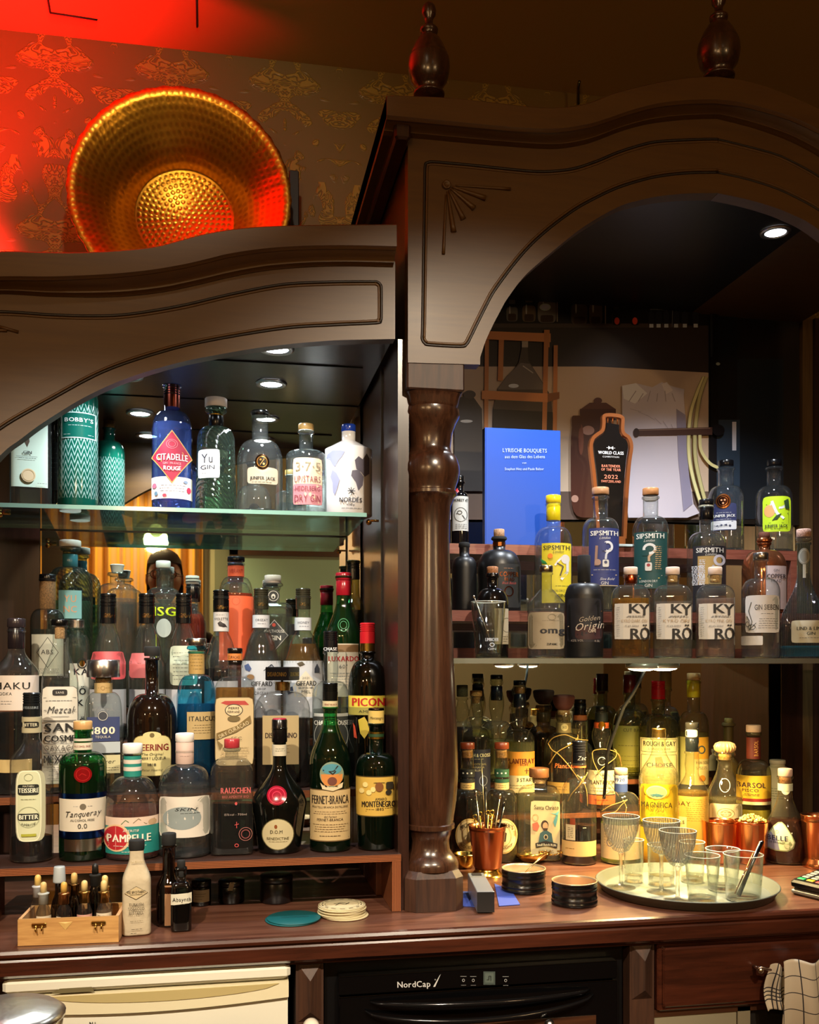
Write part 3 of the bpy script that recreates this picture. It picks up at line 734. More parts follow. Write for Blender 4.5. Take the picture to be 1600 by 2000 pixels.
# handle: two sweeping ridges
mb = MB()
for py0, dip in ((1963, 7), (1981, 26)):
    pts = []
    for i in range(33):
        t = i/32; px = 726+(1158-726)*t if dip < 10 else 716+(1165-716)*t
        py = py0+(1640-1640)+dip*sin(pi*min(1, t*1.0))**.6-26*t*1.0+(0 if dip < 10 else -8*t)
        X, Z = U(px, py, YFR-.02); pts.append((X, YFR-.006-.02*sin(pi*t)**.5, Z))
    mb.tube(pts, [.0012+.0035*sin(pi*i/32)**.5 for i in range(33)], paint('141416', .1, .3), seg=10)
mb.build('handle', T)
a = Art(lambda px, py, l: (U(px, py, YFR-.002)[0], YFR-.002-l, U(px, py, YFR-.002)[1]))
a.text('NordCap', 808, 1922, 11.5, 'g:c9c9c9', 64, rot=-.03, bold=.6); a.poly([(846, 1927), (850, 1927), (861, 1902), (858, 1906)], 'g:c9c9c9'); a.text('®', 850, 1913, 3, 'g:bbb')
a.rect(944, 1897, 967, 1923, paint('46504c', .3)); a.rect(947, 1900, 964, 1919, paint('59645e', .25))
for x in (905, 924, 987): 
    a.rect(x-6, 1906, x+6, 1907, 'g:888'); a.ring(x, 1914, 2.6, 3, .9, 'g:aaa'); a.rect(x-5, 1923, x+5, 1924, 'g:777')
a.line([(950, 1912), (954, 1912), (954, 1905), (958, 1905), (958, 1914)], .8, 'g:222')
a.mb.build('lettering', cp)
MB().box(xp0+.02, xp1-.04, YFR-.0035, YFR-.0021, -.6, U(1072, 1988, YFR)[1], WD).build('wood_strip', T)
xk, zk = U(1072, 1999, YFR-.01); MB().ball((xk, YFR-.014, zk), .009, 'm:ccc').build('knob', T)
# steel bowl in the near left corner
yb_ = 1.18
xs, zs = U(10, 1966, yb_)
T = thing('steel_shaker', 'brushed steel bar vessel with a domed lid, close in front of the fridge', 'steel vessel', (xs, yb_, -.42))
zt = zs+.42
MB().lathe([(.055, 0), (.062, zt-.03), (.064, zt-.012)], paint('c9c4b8', .28, 1)).build('vessel_body', T)
MB().lathe([(.0655, zt-.014), (.066, zt-.010), (.058, zt-.004), (.03, zt-.0005), (.001, zt)], paint('d4cfc2', .3, 1, bump=.4)).build('lid', T)

# ================================================================ LOW CABINET (left)
Y0 = 1.70; YM = 2.20; YM2 = 2.45
def W(pts, Y): return [U(x, y, Y) for x, y in pts]
low = thing('low_cabinet', 'dark walnut back-bar cabinet with an arched front and mirrored back, lower of the two', 'cabinet', (0, 0, 0))
topL = [(-140, 500), (0, 489), (70, 490), (140, 491), (220, 488), (300, 480), (350, 468), (400, 455), (470, 444), (550, 439), (650, 437), (775, 436)]
creL = [(-140, 548), (0, 541), (100, 541), (200, 537), (280, 530), (350, 519), (400, 508), (450, 496), (520, 486), (600, 481), (680, 480), (775, 482)]
botL = [(-140, 580), (0, 575), (100, 580), (200, 581), (260, 578), (325, 570), (390, 556), (450, 542), (520, 529), (600, 522), (680, 520), (775, 522)]
xe = U(772, 500, Y0)[0]
def crown(name, parent, top, cre, bot, ov, yback, mirror=None, n=8):
    A = [U(x, y, Y0-ov) for x, y in smooth_pts(top, n)]; Bc = [U(x, y, Y0-ov) for x, y in smooth_pts(cre, n)]; C = [U(x, y, Y0) for x, y in smooth_pts(bot, n)]
    if mirror is not None:
        for L_ in (A, Bc, C): L_ += [(2*mirror-x, z) for x, z in L_[-2::-1]]
    def at(L_, x):
        for (xa, za), (xb, zb) in zip(L_, L_[1:]):
            if xa <= x <= xb: return za+(zb-za)*(x-xa)/max(1e-9, xb-xa)
        return L_[0][1] if x < L_[0][0] else L_[-1][1]
    x0, x1 = A[0][0], A[-1][0]; NN = 110; vs = []; fs = []; k = 0
    for i in range(NN+1):
        x = x0+(x1-x0)*i/NN; a, c, b_ = at(A, x), at(Bc, x), at(C, x); h = c-b_
        prof = [(yback, a-.002), (Y0-ov+.004, a), (Y0-ov, a-.003), (Y0-ov, c+.001), (Y0-ov+.004, c-.001), (Y0-ov+.006, c-.003), (Y0-ov*.80, c-.12*h), (Y0-ov*.74, c-.22*h), (Y0-ov*.5, c-.45*h), (Y0-ov*.34, c-.62*h), (Y0-ov*.30, c-.72*h), (Y0-ov*.3, c-.82*h), (Y0-ov*.1, c-.93*h), (Y0-ov*.06, b_), (Y0+.002, b_), (yback, b_)]
        vs += [(x, y, z) for y, z in prof]
    m_ = len(prof)
    for i in range(NN):
        for j in range(m_): fs.append((i*m_+j, (i+1)*m_+j, (i+1)*m_+(j+1) % m_, i*m_+(j+1) % m_))
    fs += [tuple(range(m_)), tuple(NN*m_+j for j in range(m_-1, -1, -1))]
    mb = MB(); mb.add(vs, fs, WF, True); mb.build(name, parent, auto=40); return at, A, Bc, C
crown('crown_molding', low, [p for p in topL], creL, botL, .04, YW-.01)
arcL = [(-140, 1100), (-70, 975), (0, 890), (40, 858), (85, 825), (165, 776), (250, 738), (350, 708), (430, 692), (500, 680), (575, 671), (650, 665), (715, 663), (775, 662)]
bb = W(smooth_pts(botL, 6), Y0); aa = W(smooth_pts(arcL, 6), Y0)
bb = [(min(x, xe), z+.01) for x, z in bb]; aa = [(min(x, xe), z) for x, z in aa]
fas = MB().prism(bb+aa[::-1], Y0, Y0+.026, WF).build('fascia', low, auto=40)
GR = paint('150a05', .45)
def groove(name, parent, pts, close=False, off=5):
    """two thin raised beads with a dark channel between"""
    P = smooth_pts(pts, 6); mb = MB(); mb2 = MB()
    for k, (dd, r, yy) in enumerate(((0, .0021, Y0+.0004), (off, .0019, Y0+.0004))):
        q = []
        for i, (x, y) in enumerate(P):
            a = P[max(0, i-1)]; b_ = P[min(len(P)-1, i+1)]; d = math.hypot(b_[0]-a[0], b_[1]-a[1]) or 1
            nx, ny = -(b_[1]-a[1])/d*dd, (b_[0]-a[0])/d*dd
            X, Z = U(x+nx, y+ny, Y0); q.append((X, yy, Z))
        mb.tube(q, r*1.25, GR if k == 0 else WF, seg=6)
    mb.build(name, parent)
groove('groove_molding', fas, [(-140, 612), (0, 609), (100, 615), (180, 617), (250, 614), (350, 598), (450, 575), (550, 556), (640, 551), (725, 550), (737, 551), (743, 556), (745, 565), (745, 618), (743, 626), (735, 631), (650, 635), (550, 642), (400, 667), (300, 692), (200, 727), (100, 780), (0, 838), (-60, 895), (-140, 1010)])
mb = MB()
for k in range(3): mb.tube([(U(-10, 636+k*9, Y0)[0], Y0-.001, U(-10, 636+k*9, Y0)[1]), (U(36-k*22, 649-k*3, Y0)[0], Y0-.001, U(36-k*22, 649-k*3, Y0)[1])], .0028, WF, seg=8)
mb.build('fan_carving', fas)
xl0 = U(-140, 700, Y0)[0]
# soffit, sides, back, mirror
MB().box(xl0, xe, Y0+.0265, YW-.002, ZL, ZL+.015, WIN).build('soffit_panel', low)  # rear part carried on to the wall, unseen, to block the red light
MB().box(U(90, 500, 2.3)[0], U(620, 500, 2.3)[0], 2.215, 2.48, ZL+.016, U(352, 378, 2.3)[1]-213*DD(354, 2.3)/F-.003, WIN).build('top_ledge', low)
MB().box(U(310, 715, 1.92)[0], xe-.03, 1.905, 1.909, ZL-.0025, ZL-.0002, paint('0a0504', .4)).build('soffit_joint', low)
xs0, xs1 = U(775, 1200, 1.74)[0], U(795, 1200, 1.74)[0]
MB().box(xs0, xs0+.02, Y0+.027, YM, .0005, ZL, WIN).build('side_panel', low)
MB().box(xs0-.004, xs0-.0003, 1.9, 1.904, .01, ZL-.002, paint('0a0504', .4)).build('side_joint', low)
xw = U(40, 1200, 2.0)[0]
MB().box(xw-.15, xw-.13, Y0+.027, YM, .0005, ZL, WIN).build('side_panel', low)
MB().box(xw-.13, xe, YM+.006, YM+.02, .0005, ZL, WIN).build('back_panel', low)
def mirror_mat():
    m, t, b = newmat('mirror'); b.inputs['Base Color'].default_value = (.86, .88, .84, 1); b.inputs['Metallic'].default_value = 1; b.inputs['Roughness'].default_value = .015; return m
MIR = mirror_mat()
mx0, mx1 = U(79, 1100, YM)[0], U(704, 1100, YM)[0]
MB().box(mx0, mx1, YM, YM+.005, .02, ZL-.002, MIR).build('mirror', low)
MB().box(mx0-.25, mx0-.001, YM-.004, YM+.005, .001, ZL-.002, WIN).build('back_stile', low)
# downlights
def downlight(i, x, y, z, lab):
    T = thing('downlight', lab, 'downlight', (x, y, z), group='cabinet downlights')
    MB().lathe([(.033, -.0002), (.032, -.004), (.0235, -.0045), (.022, -.0012)], paint('b8b8b4', .3, 1), cap=(False, False)).build('trim_ring', T)
    MB().lathe([(.0005, -.0022), (.0222, -.0022)], paint('f4f8ff', .5, emit=22), cap=(False, False)).build('lens', T)
labs = ['lit downlight near the arch edge in the low cabinet soffit', 'lit downlight at the back of the low cabinet soffit, above the silver-sealed bottle',
        'lit downlight hidden behind the arch above the teal zigzag bottle', 'lit downlight at the back of the low cabinet soffit, nearest the arch foot',
        'lit downlight in the tall cabinet soffit, above the yellow-labelled bottle', 'lit downlight in the tall cabinet soffit hidden behind its arch corner']
for i, (x, y) in enumerate(SPOTS_LOW): downlight(i, x, y, ZL, labs[i])
for i, (x, y) in enumerate(SPOTS_TALL): downlight(i, x, y, ZT, labs[4+i])

# ================================================================ TALL CABINET (right)
tall = thing('tall_cabinet', 'tall dark walnut back-bar cabinet with an arched bonnet top and turned column', 'cabinet', (0, 0, 0))
XM = U(1400, 380, Y0)[0]
topT = [(756, 184), (800, 185), (869, 188), (950, 196), (1037, 206), (1085, 208), (1122, 205), (1160, 196), (1206, 178), (1290, 158), (1350, 149), (1403, 147)]
creT = [(756, 226), (800, 230), (925, 242), (1000, 249), (1060, 252), (1100, 251), (1150, 243), (1190, 231), (1234, 216), (1290, 202), (1350, 196), (1403, 195)]
botT = [(781, 268), (850, 274), (925, 281), (1000, 287), (1060, 291), (1100, 290), (1150, 280), (1206, 259), (1250, 246), (1290, 239), (1340, 234), (1403, 232)]
crown('crown_molding', tall, topT, creT, botT, .045, YW-.01, mirror=XM)
# crown return down the left side
x0_, z1_ = U(756, 184, Y0-.045); z0_ = U(756, 226, Y0-.045)[1]; xin = U(797, 400, Y0)[0]
mb = MB(); mb.box(x0_, xin, Y0-.04, YW-.01, z0_, z1_-.001, WDZ); mb.box(x0_+.016, xin, Y0-.03, YW-.01, z0_-.028, z0_, WDZ, bev=.004); mb.build('crown_return', tall)
bT = W(smooth_pts([(797, 269)]+botT[1:], 6), Y0); bT = [(x, z+.006) for x, z in bT]; bT += [(2*XM-x, z) for x, z in bT[-2::-1]]
arT = [(938, 712), (938, 698), (948, 668), (961, 639), (976, 610), (992, 582), (1026, 538), (1077, 493), (1139, 444), (1206, 405), (1250, 391), (1290, 383), (1345, 378), (1403, 377)]
aT = W([arT[0]]+smooth_pts(arT[1:], 6), Y0); aT += [(2*XM-x, z) for x, z in aT[-2::-1]]
pL = U(797, 708, Y0)
full = bT+[(2*XM-pL[0], pL[1])]+aT[::-1]+[pL]
fasT = MB().prism(full, Y0, Y0+.03, WF).build('fascia', tall, auto=40)
gT = [(1403, 272), (1375, 272), (1290, 276), (1250, 284), (1206, 298), (1165, 315), (1122, 329), (1085, 334), (1049, 335), (1000, 331), (925, 323), (870, 318), (845, 316), (835, 318), (830, 326), (829, 380), (827, 500), (825, 640), (824, 660), (829, 670), (840, 674), (900, 677), (912, 672), (920, 658), (947, 603), (970, 562), (1020, 497), (1066, 452), (1122, 410), (1165, 386), (1206, 367), (1250, 353), (1290, 344), (1345, 338), (1403, 337)]
groove('groove_molding', fasT, gT, off=-5)
def mirror_groove(pts, off):
    P = smooth_pts(pts, 6); mb = MB()
    for k, dd in enumerate((0, off)):
        q = []
        for i, (x, y) in enumerate(P):
            a = P[max(0, i-1)]; b_ = P[min(len(P)-1, i+1)]; d = math.hypot(b_[0]-a[0], b_[1]-a[1]) or 1
            X, Z = U(x-(b_[1]-a[1])/d*dd, y+(b_[0]-a[0])/d*dd, Y0); q.append((2*XM-X, Y0+.0004, Z))
        mb.tube(q, .002, GR if k == 0 else WF, seg=6)
    mb.build('groove_molding', fasT)
mirror_groove(gT, -5)
# fan carving
mb = MB(); c0 = U(872, 362, Y0)
MB().lathe([(.008, 0), (.008, .004), (.0055, .006), (.004, .003), (.001, .003)], WF, M=Matrix.Translation((c0[0], Y0, c0[1])) @ Matrix.Rotation(pi/2, 4, 'X')).build('fan_boss', fasT)
tips = [(997, 370), (948, 388), (926, 408), (905, 429), (886, 454), (866, 497)]
for i, (tx, ty) in enumerate(tips):
    X, Z = U(tx, ty, Y0); w0, w1 = .0015, (.003 if i in (0, 5) else .0055)
    n = 7
    pts = [(c0[0]+(X-c0[0])*k/n, Y0-.0015, c0[1]+(Z-c0[1])*k/n) for k in range(1, n+1)]
    mb.tube(pts, [w0+(w1-w0)*k/n for k in range(1, n+1)], WF, seg=8)
    if i < 5:
        X2, Z2 = U((tx+tips[i+1][0])/2-4, (ty+tips[i+1][1])/2-3, Y0)
        mb.add([(c0[0], Y0-.0012, c0[1]), (X, Y0-.0006, Z), (X2, Y0-.0006, Z2), (U(*tips[i+1], Y0)[0], Y0-.0006, U(*tips[i+1], Y0)[1])], [(0, 1, 2, 3)], WF)
mb.build('fan_carving', fasT)
# sides and lining
MB().box(xin, xin+.018, Y0+.031, YW-.01, pL[1], z0_-.005, WDZ).build('outer_side_panel', tall)
MB().box(xs0+.021, xs0+.04, Y0+.08, YM2, .0005, pL[1], WIN).build('inner_side_panel', tall)
XRW = U(1600, 700, 1.9)[0]+.02
xrs = U(1556, 700, YM2)[0]
MB().box(xin+.02, 2*XM-xin, Y0+.031, YM2+.02, ZT, ZT+.015, paint('15100e', .35)).build('soffit_panel', tall)
MB().box(xin+.02, 2*XM-xin, YM2+.0155, YM2+.03, .0005, ZT, WIN).build('back_panel', tall)
MB().box(xrs, xrs+.03, YM2-.03, YM2+.015, .0005, ZT, wood('light_stile', '4a3620', '6a5232', .3, axis='Z')).build('back_stile', tall)
MB().box(U(1527, 1400, YM2-.03)[0], xrs-.0005, YM2-.03, YM2-.026, .0005, .44, WIN).build('right_lining', tall)
MB().box(xrs+.09, xrs+.11, Y0+.031, YM2-.042, .0005, ZT, WIN).build('right_side_panel', tall)
MB().box(xrs+.031, xrs+.09, YM2-.04, YM2-.02, .0005, ZT, WIN).build('right_filler', tall)
MB().box(xs0+.041, xrs-.002, YM2+.004, YM2+.009, .15, U(1200, 1000, YM2)[1], MIR).build('mirror', tall)
# column
yc = 1.755
xc = U(840, 1200, yc)[0]; sC = DD(840, yc)/F
def zC(py): return H+(HOR-py)*sC
cpts = [(808, 46), (803, 57), (815, 58), (830, 50), (850, 43), (875, 40), (886, 42), (890, 48), (894, 51), (900, 54), (912, 57.5), (925, 58), (940, 55), (955, 50), (960, 50), (962, 53), (968, 53), (972, 48), (980, 45), (990, 41), (1030, 38.5), (1080, 38.5), (1150, 41), (1250, 45), (1350, 49), (1430, 53), (1510, 55), (1560, 52), (1598, 46), (1606, 45), (1608, 48), (1616, 48), (1619, 43), (1640, 37), (1658, 39), (1668, 46), (1676, 53), (1684, 56), (1692, 56)]
colo = thing('turned_column', 'thick turned walnut column standing on the counter between the two cabinets', 'column', (xc, yc, 0)); colo['kind'] = 'thing'
pr = [(hw*sC, zC(py)-(.0015 if i == len(cpts)-1 else 0)) for i, (py, hw) in enumerate(cpts)][::-1]
MB().lathe(pr, WCOL, seg=48, cap=(True, True)).build('shaft', colo, auto=50)
mb = MB(); r = 57*sC; c_ = r*.32; z0c, z1c = .0005, zC(1692)
pg = [(-r+c_, -r), (r-c_, -r), (r, -r+c_), (r, r-c_), (r-c_, r), (-r+c_, r), (-r, r-c_), (-r, -r+c_)]
mb.add([(x, y, z) for z, k in ((z0c, 1), (z1c-.012, 1), (z1c, .86)) for x, y in [(a*k, b_*k) for a, b_ in pg]],
       [(k, (k+1) % 8, 8+(k+1) % 8, 8+k) for k in range(8)]+[(8+k, 8+(k+1) % 8, 16+(k+1) % 8, 16+k) for k in range(8)]+[tuple(range(16, 24)), tuple(range(7, -1, -1))], WCB)
mb.build('base_block', colo)
mb = MB(); r = 56*sC; mb.box(-r, r, -r, r, zC(777), zC(709), WCB, bev=.003)
mb.lathe([(45*sC, zC(809)), (50*sC, zC(797)), (r*.93, zC(786)), (r*.995, zC(778))], WCOL, seg=40, p=5, cap=(True, False))
mb.build('capital_block', colo)
# finials
for i, (px, pyb, Y, lab) in enumerate([(838, 184, Y0+.03, 'turned walnut finial on the corner of the tall cabinet'), (1404, 150, Y0+.02, 'turned walnut finial on the arched crest of the tall cabinet')]):
    X = U(px, pyb, Y)[0]; s_ = DD(px, Y)/F; zb = U(px, pyb+4, Y)[1]
    T = thing('finial', lab, 'finial', (X, Y, zb), group='cabinet finials')
    fp = [(30, 0), (31, 4), (24, 7), (22, 12), (27, 18), (30, 22), (36, 30), (39, 42), (41, 55), (40, 70), (39, 74), (37, 76), (37, 79), (35, 84), (30, 96), (22, 110), (13, 119), (12, 121), (17, 124), (18, 130), (13, 135), (8, 140), (8, 148), (9, 152), (13, 158), (14, 167), (12, 175), (7, 181), (0.1, 184)]
    if i: fp = [(a, b_*.93) for a, b_ in fp]
    MB().lathe([(a*s_, b_*s_) for a, b_ in fp], WCOL, seg=32, cap=(True, False)).build('turned_body', T)
# ================================================================ GLASS SHELVES
GSH = glass('cfe6dc', edge='5f9a86', wavy=0, lit_haze=.01); GED = paint('9fd0bd', .15)
def glass_edge():
    m, t, b = newmat('shelf_edge'); b.inputs['Base Color'].default_value = hexc('a9dccb'); b.inputs['Roughness'].default_value = .12
    b.inputs['Transmission Weight'].default_value = .35; return m
GE = glass_edge()
ZS1 = .739
x0_, x1_ = xw-.12, xs0-.004
T = thing('glass_shelf', 'upper green-edged glass shelf in the low cabinet', 'glass shelf', (0, 0, 0), group='glass shelves')
mb = MB(); mb.box(x0_, x1_-.03, 1.89, YM-.02, ZS1-.0078, ZS1, GSH); mb.build('pane', T)
MB().box(x0_, x1_-.03, 1.8885, 1.8898, ZS1-.0078, ZS1, GE).build('front_edge', T)
mb = MB()
mb.box(x0_, x1_-.03, YM-.0195, YM-.018, ZS1-.0078, ZS1, paint('9a7a50', .3)); mb.build('rear_edge', T)
ZS2 = .4535
T = thing('glass_shelf', 'glass shelf with a steel front rail in the tall cabinet', 'glass shelf', (0, 0, 0), group='glass shelves')
a0, a1 = xs0+.045, xrs+.085
MB().box(a0, a1, 1.842, YM2-.045, ZS2-.008, ZS2, GSH).build('pane', T)
MB().box(a0, a1, 1.838, 1.8415, ZS2-.0095, ZS2+.001, paint('b9c4c0', .25, .9)).build('front_rail', T)
for (x, y, z, lab) in [(x1_-.02, 1.93, ZS1-.012, 'small brass shelf peg at the right end of the upper shelf'), (U(42, 1018, 2.0)[0]-.03, 1.95, ZS1-.014, 'small brass shelf peg at the left end of the upper shelf')]:
    T = thing('shelf_peg', lab, 'shelf peg', (x, y, z), group='brass shelf pegs')
    MB().ball((0, 0, 0), .006, 'm:d8a050', n=8).build('peg_head', T); MB().tube([(-.002, 0, .003), (.02, 0, .003)], .0025, 'm:d8a050').build('pin', T)
# puck lights under the shelf
for i, (x, y) in enumerate(PUCKS):
    T = thing('puck_light', ['lit round puck light under the glass shelf, nearer the column', 'lit round puck light under the glass shelf, farther from the column'][i], 'puck light', (x, y, ZS2-.0085), group='puck lights')
    MB().lathe([(.034, 0), (.034, -.010), (.03, -.0125)], paint('d8d8d0', .3, .5), cap=(True, False)).build('ring', T)
    MB().lathe([(.0005, -.0175), (.015, -.0168), (.025, -.0145), (.0295, -.012)], paint('fff2c8', .5, emit=30), cap=(False, False)).build('lens', T)
pts = [U(x_, y_, 2.02+.015*i_) for i_, (x_, y_) in enumerate([(1262, 1303), (1250, 1330), (1236, 1355), (1218, 1382), (1204, 1420), (1194, 1447), (1186, 1475), (1180, 1560)])]
mb = MB(); mb.tube([(a, 2.02+.015*i, b_) for i, (a, b_) in enumerate(pts)], .0038, paint('030303', .5), seg=8)
tag(mb.build('power_cable'), 'black power cable drooping from the puck lights behind the rum bottles', 'cable')
# ================================================================ RISERS
Z1, Z2, Z3, Z4 = .103, .205, .292, .352
yT1, yT2, yT3, yT4 = 1.716, 1.842, 1.965, 2.075
xrl = U(-60, 1600, 1.75)[0]; xrr = U(781, 1700, 1.73)[0]
def riser(label, x0, x1, y0, y1, zt, th, legs=True, m=None, group='plywood risers', lm=None, zl=.0008):
    T = thing('plywood_riser', label, 'bottle riser', (x0, y0, 0), group=group)
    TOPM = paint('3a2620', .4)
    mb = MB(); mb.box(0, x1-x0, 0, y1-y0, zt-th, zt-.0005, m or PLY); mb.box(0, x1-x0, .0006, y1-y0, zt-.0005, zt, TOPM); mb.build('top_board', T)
    if legs:
        for xa in ((0, .016), (x1-x0-.016, x1-x0)):
            MB().box(xa[0], xa[1], .0005, y1-y0, zl, zt-th-.0003, lm or PLYV).build('side_board', T)
    return T
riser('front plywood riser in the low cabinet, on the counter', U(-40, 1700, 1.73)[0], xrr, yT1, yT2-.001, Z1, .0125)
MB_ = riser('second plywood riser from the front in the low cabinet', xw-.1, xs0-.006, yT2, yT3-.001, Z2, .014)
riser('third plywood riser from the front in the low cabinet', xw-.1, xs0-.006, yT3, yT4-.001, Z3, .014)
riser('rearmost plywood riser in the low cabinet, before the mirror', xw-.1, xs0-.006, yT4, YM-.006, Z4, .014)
# right risers on the counter
ZR, ZR2 = .087, .15
xq0, xq1 = xs0+.045, U(1395, 1600, 2.3)[0]
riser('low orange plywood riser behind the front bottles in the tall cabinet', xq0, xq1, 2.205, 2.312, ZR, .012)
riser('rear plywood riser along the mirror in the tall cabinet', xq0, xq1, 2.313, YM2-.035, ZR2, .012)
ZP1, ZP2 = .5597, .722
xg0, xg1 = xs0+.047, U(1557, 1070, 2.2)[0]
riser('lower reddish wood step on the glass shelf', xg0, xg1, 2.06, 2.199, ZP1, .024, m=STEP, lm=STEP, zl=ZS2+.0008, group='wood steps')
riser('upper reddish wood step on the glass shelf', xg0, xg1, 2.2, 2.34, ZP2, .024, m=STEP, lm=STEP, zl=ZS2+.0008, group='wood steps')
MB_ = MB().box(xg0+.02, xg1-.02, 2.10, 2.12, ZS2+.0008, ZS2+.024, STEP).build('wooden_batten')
tag(MB_, 'low reddish wood batten lying along the back of the glass shelf', 'batten')
# ================================================================ BOTTLES
def T1(c, d=0): return (c, 1.785+d, Z1)
def T2(c, d=0): return (c, 1.905+d, Z2)
def T3(c, d=0): return (c, 2.022+d, Z3)
def T4(c, d=0): return (c, 2.132+d, Z4)
def GU(c, d=0): return (c, 1.955+d, ZS1)
def RG(c, d=0): return (c, 1.925+d, ZS2)
def P1(c, d=0): return (c, 2.13+d, ZP1)
def P2(c, d=0): return (c, 2.26+d, ZP2)
def R2(c, d=0): return (c, 2.258+d, ZR)
def R3(c, d=0): return (c, 2.36+d, ZR2)
def CN(c, Y): return (c, Y, 0.0)
def bt(pos, name, label, **k): return B(name, label, pos[0], pos[1], pos[2], **k)
GT = 'gin bottles on the upper glass shelf'
def zigzag():
    m = bpy.data.materials.new('zigzag_glaze'); m.use_nodes = True; t = m.node_tree; L = t.links.new; N = t.nodes.new
    b = t.nodes['Principled BSDF']; tc = N('ShaderNodeTexCoord'); sp = N('ShaderNodeSeparateXYZ'); L(tc.outputs['Object'], sp.inputs[0])
    ny = N('ShaderNodeMath'); ny.operation = 'MULTIPLY'; ny.inputs[1].default_value = -1; L(sp.outputs[1], ny.inputs[0])
    an = N('ShaderNodeMath'); an.operation = 'ARCTAN2'; L(sp.outputs[0], an.inputs[0]); L(ny.outputs[0], an.inputs[1])
    k = N('ShaderNodeMath'); k.operation = 'MULTIPLY'; k.inputs[1].default_value = 40/(2*pi); L(an.outputs[0], k.inputs[0])
    pp = N('ShaderNodeMath'); pp.operation = 'PINGPONG'; pp.inputs[1].default_value = 1; L(k.outputs[0], pp.inputs[0])
    am = N('ShaderNodeMath'); am.operation = 'MULTIPLY_ADD'; am.inputs[1].default_value = .017; L(pp.outputs[0], am.inputs[0]); L(sp.outputs[2], am.inputs[2])
    fr = N('ShaderNodeMath'); fr.operation = 'PINGPONG'; fr.inputs[1].default_value = .0072; L(am.outputs[0], fr.inputs[0])
    gt = N('ShaderNodeMath'); gt.operation = 'LESS_THAN'; gt.inputs[1].default_value = .0024; L(fr.outputs[0], gt.inputs[0])
    lo = N('ShaderNodeMath'); lo.operation = 'GREATER_THAN'; lo.inputs[1].default_value = .018; L(sp.outputs[2], lo.inputs[0])
    hi = N('ShaderNodeMath'); hi.operation = 'LESS_THAN'; hi.inputs[1].default_value = .196; L(sp.outputs[2], hi.inputs[0])
    m1 = N('ShaderNodeMath'); m1.operation = 'MULTIPLY'; L(gt.outputs[0], m1.inputs[0]); L(lo.outputs[0], m1.inputs[1])
    m2 = N('ShaderNodeMath'); m2.operation = 'MULTIPLY'; L(m1.outputs[0], m2.inputs[0]); L(hi.outputs[0], m2.inputs[1])
    mc = N('ShaderNodeMix'); mc.data_type = 'RGBA'; mc.inputs[6].default_value = hexc('0c5444'); mc.inputs[7].default_value = hexc('93b8b0')
    L(m2.outputs[0], mc.inputs[0]); L(mc.outputs[2], b.inputs['Base Color']); b.inputs['Roughness'].default_value = .12; b.inputs['Coat Weight'].default_value = .5
    return m
ZIG = zigzag()
# ---- upper glass shelf
bt(GU(60), 'gin_bottle', 'clear gin bottle with pale mint goat-skull label, leftmost on the upper glass shelf', neck=(15, 700, 735), body=(38, 765), g='cfe6dc', p=6, dr=.8,
   caps=[('cap', 690, 708, 17, 'k:b08850')], art=[('r', 25, 800, 91, 957, 'c4dccb'), ('p', [(45, 842), (52, 850), (56, 872), (51, 850), (60, 848)], '2a2a22'), ('p', [(47, 855), (56, 852), (58, 870), (54, 880), (49, 870)], '55483a'),
   ('l', [(46, 855), (40, 846), (46, 838)], 2, '2a2a22'), ('l', [(57, 853), (68, 848), (72, 838), (64, 834)], 2, '2a2a22'), ('t', 'GIN', 54, 891, 5.5, '1a1a18', 15, dict(bold=.5)), ('l', [(34, 899), (72, 899)], .6, '333'), ('x', 38, 901, 70, 903, 1, '555'), ('o', 56, 935, 13, 13, 'd8c29a'), ('g', 56, 935, 11, 11, 1, 'c0a878'), ('x', 72, 948, 90, 951, 1, '777')])
bt(GU(112, .09), 'gin_bottle', 'dark narrow bottle standing behind the teal zigzag bottle', neck=(6, 795, 812), body=(13, 825), g='3a3a34', caps=[('cap', 790, 803, 8, '1a1a18')], art=[('r', 99, 868, 125, 960, '2a2c2a'), ('x', 100, 875, 124, 930, 6, '8a8a80')])
bt(GU(152), 'gin_bottle', 'teal glazed gin bottle with white zigzag pattern and framed name panel', neck=(14, 720, 752), body=(38, 785), gm=ZIG, caps=[('cap', 700, 722, 13, 'k:c8883c')],
   art=[('r', 122, 814, 186, 864, 'g:b8d4cc'), ('r', 124, 816, 184, 862, 'g:0d5246'), ('t', "BOBBY'S", 154, 829, 7.5, 'g:cfe0da', 52, dict(bold=.4)), ('x', 134, 837, 180, 842, 1, '9ab8b0'), ('x', 126, 856, 140, 858, 1, '9ab8b0'), ('x', 170, 856, 182, 858, 1, '9ab8b0')])
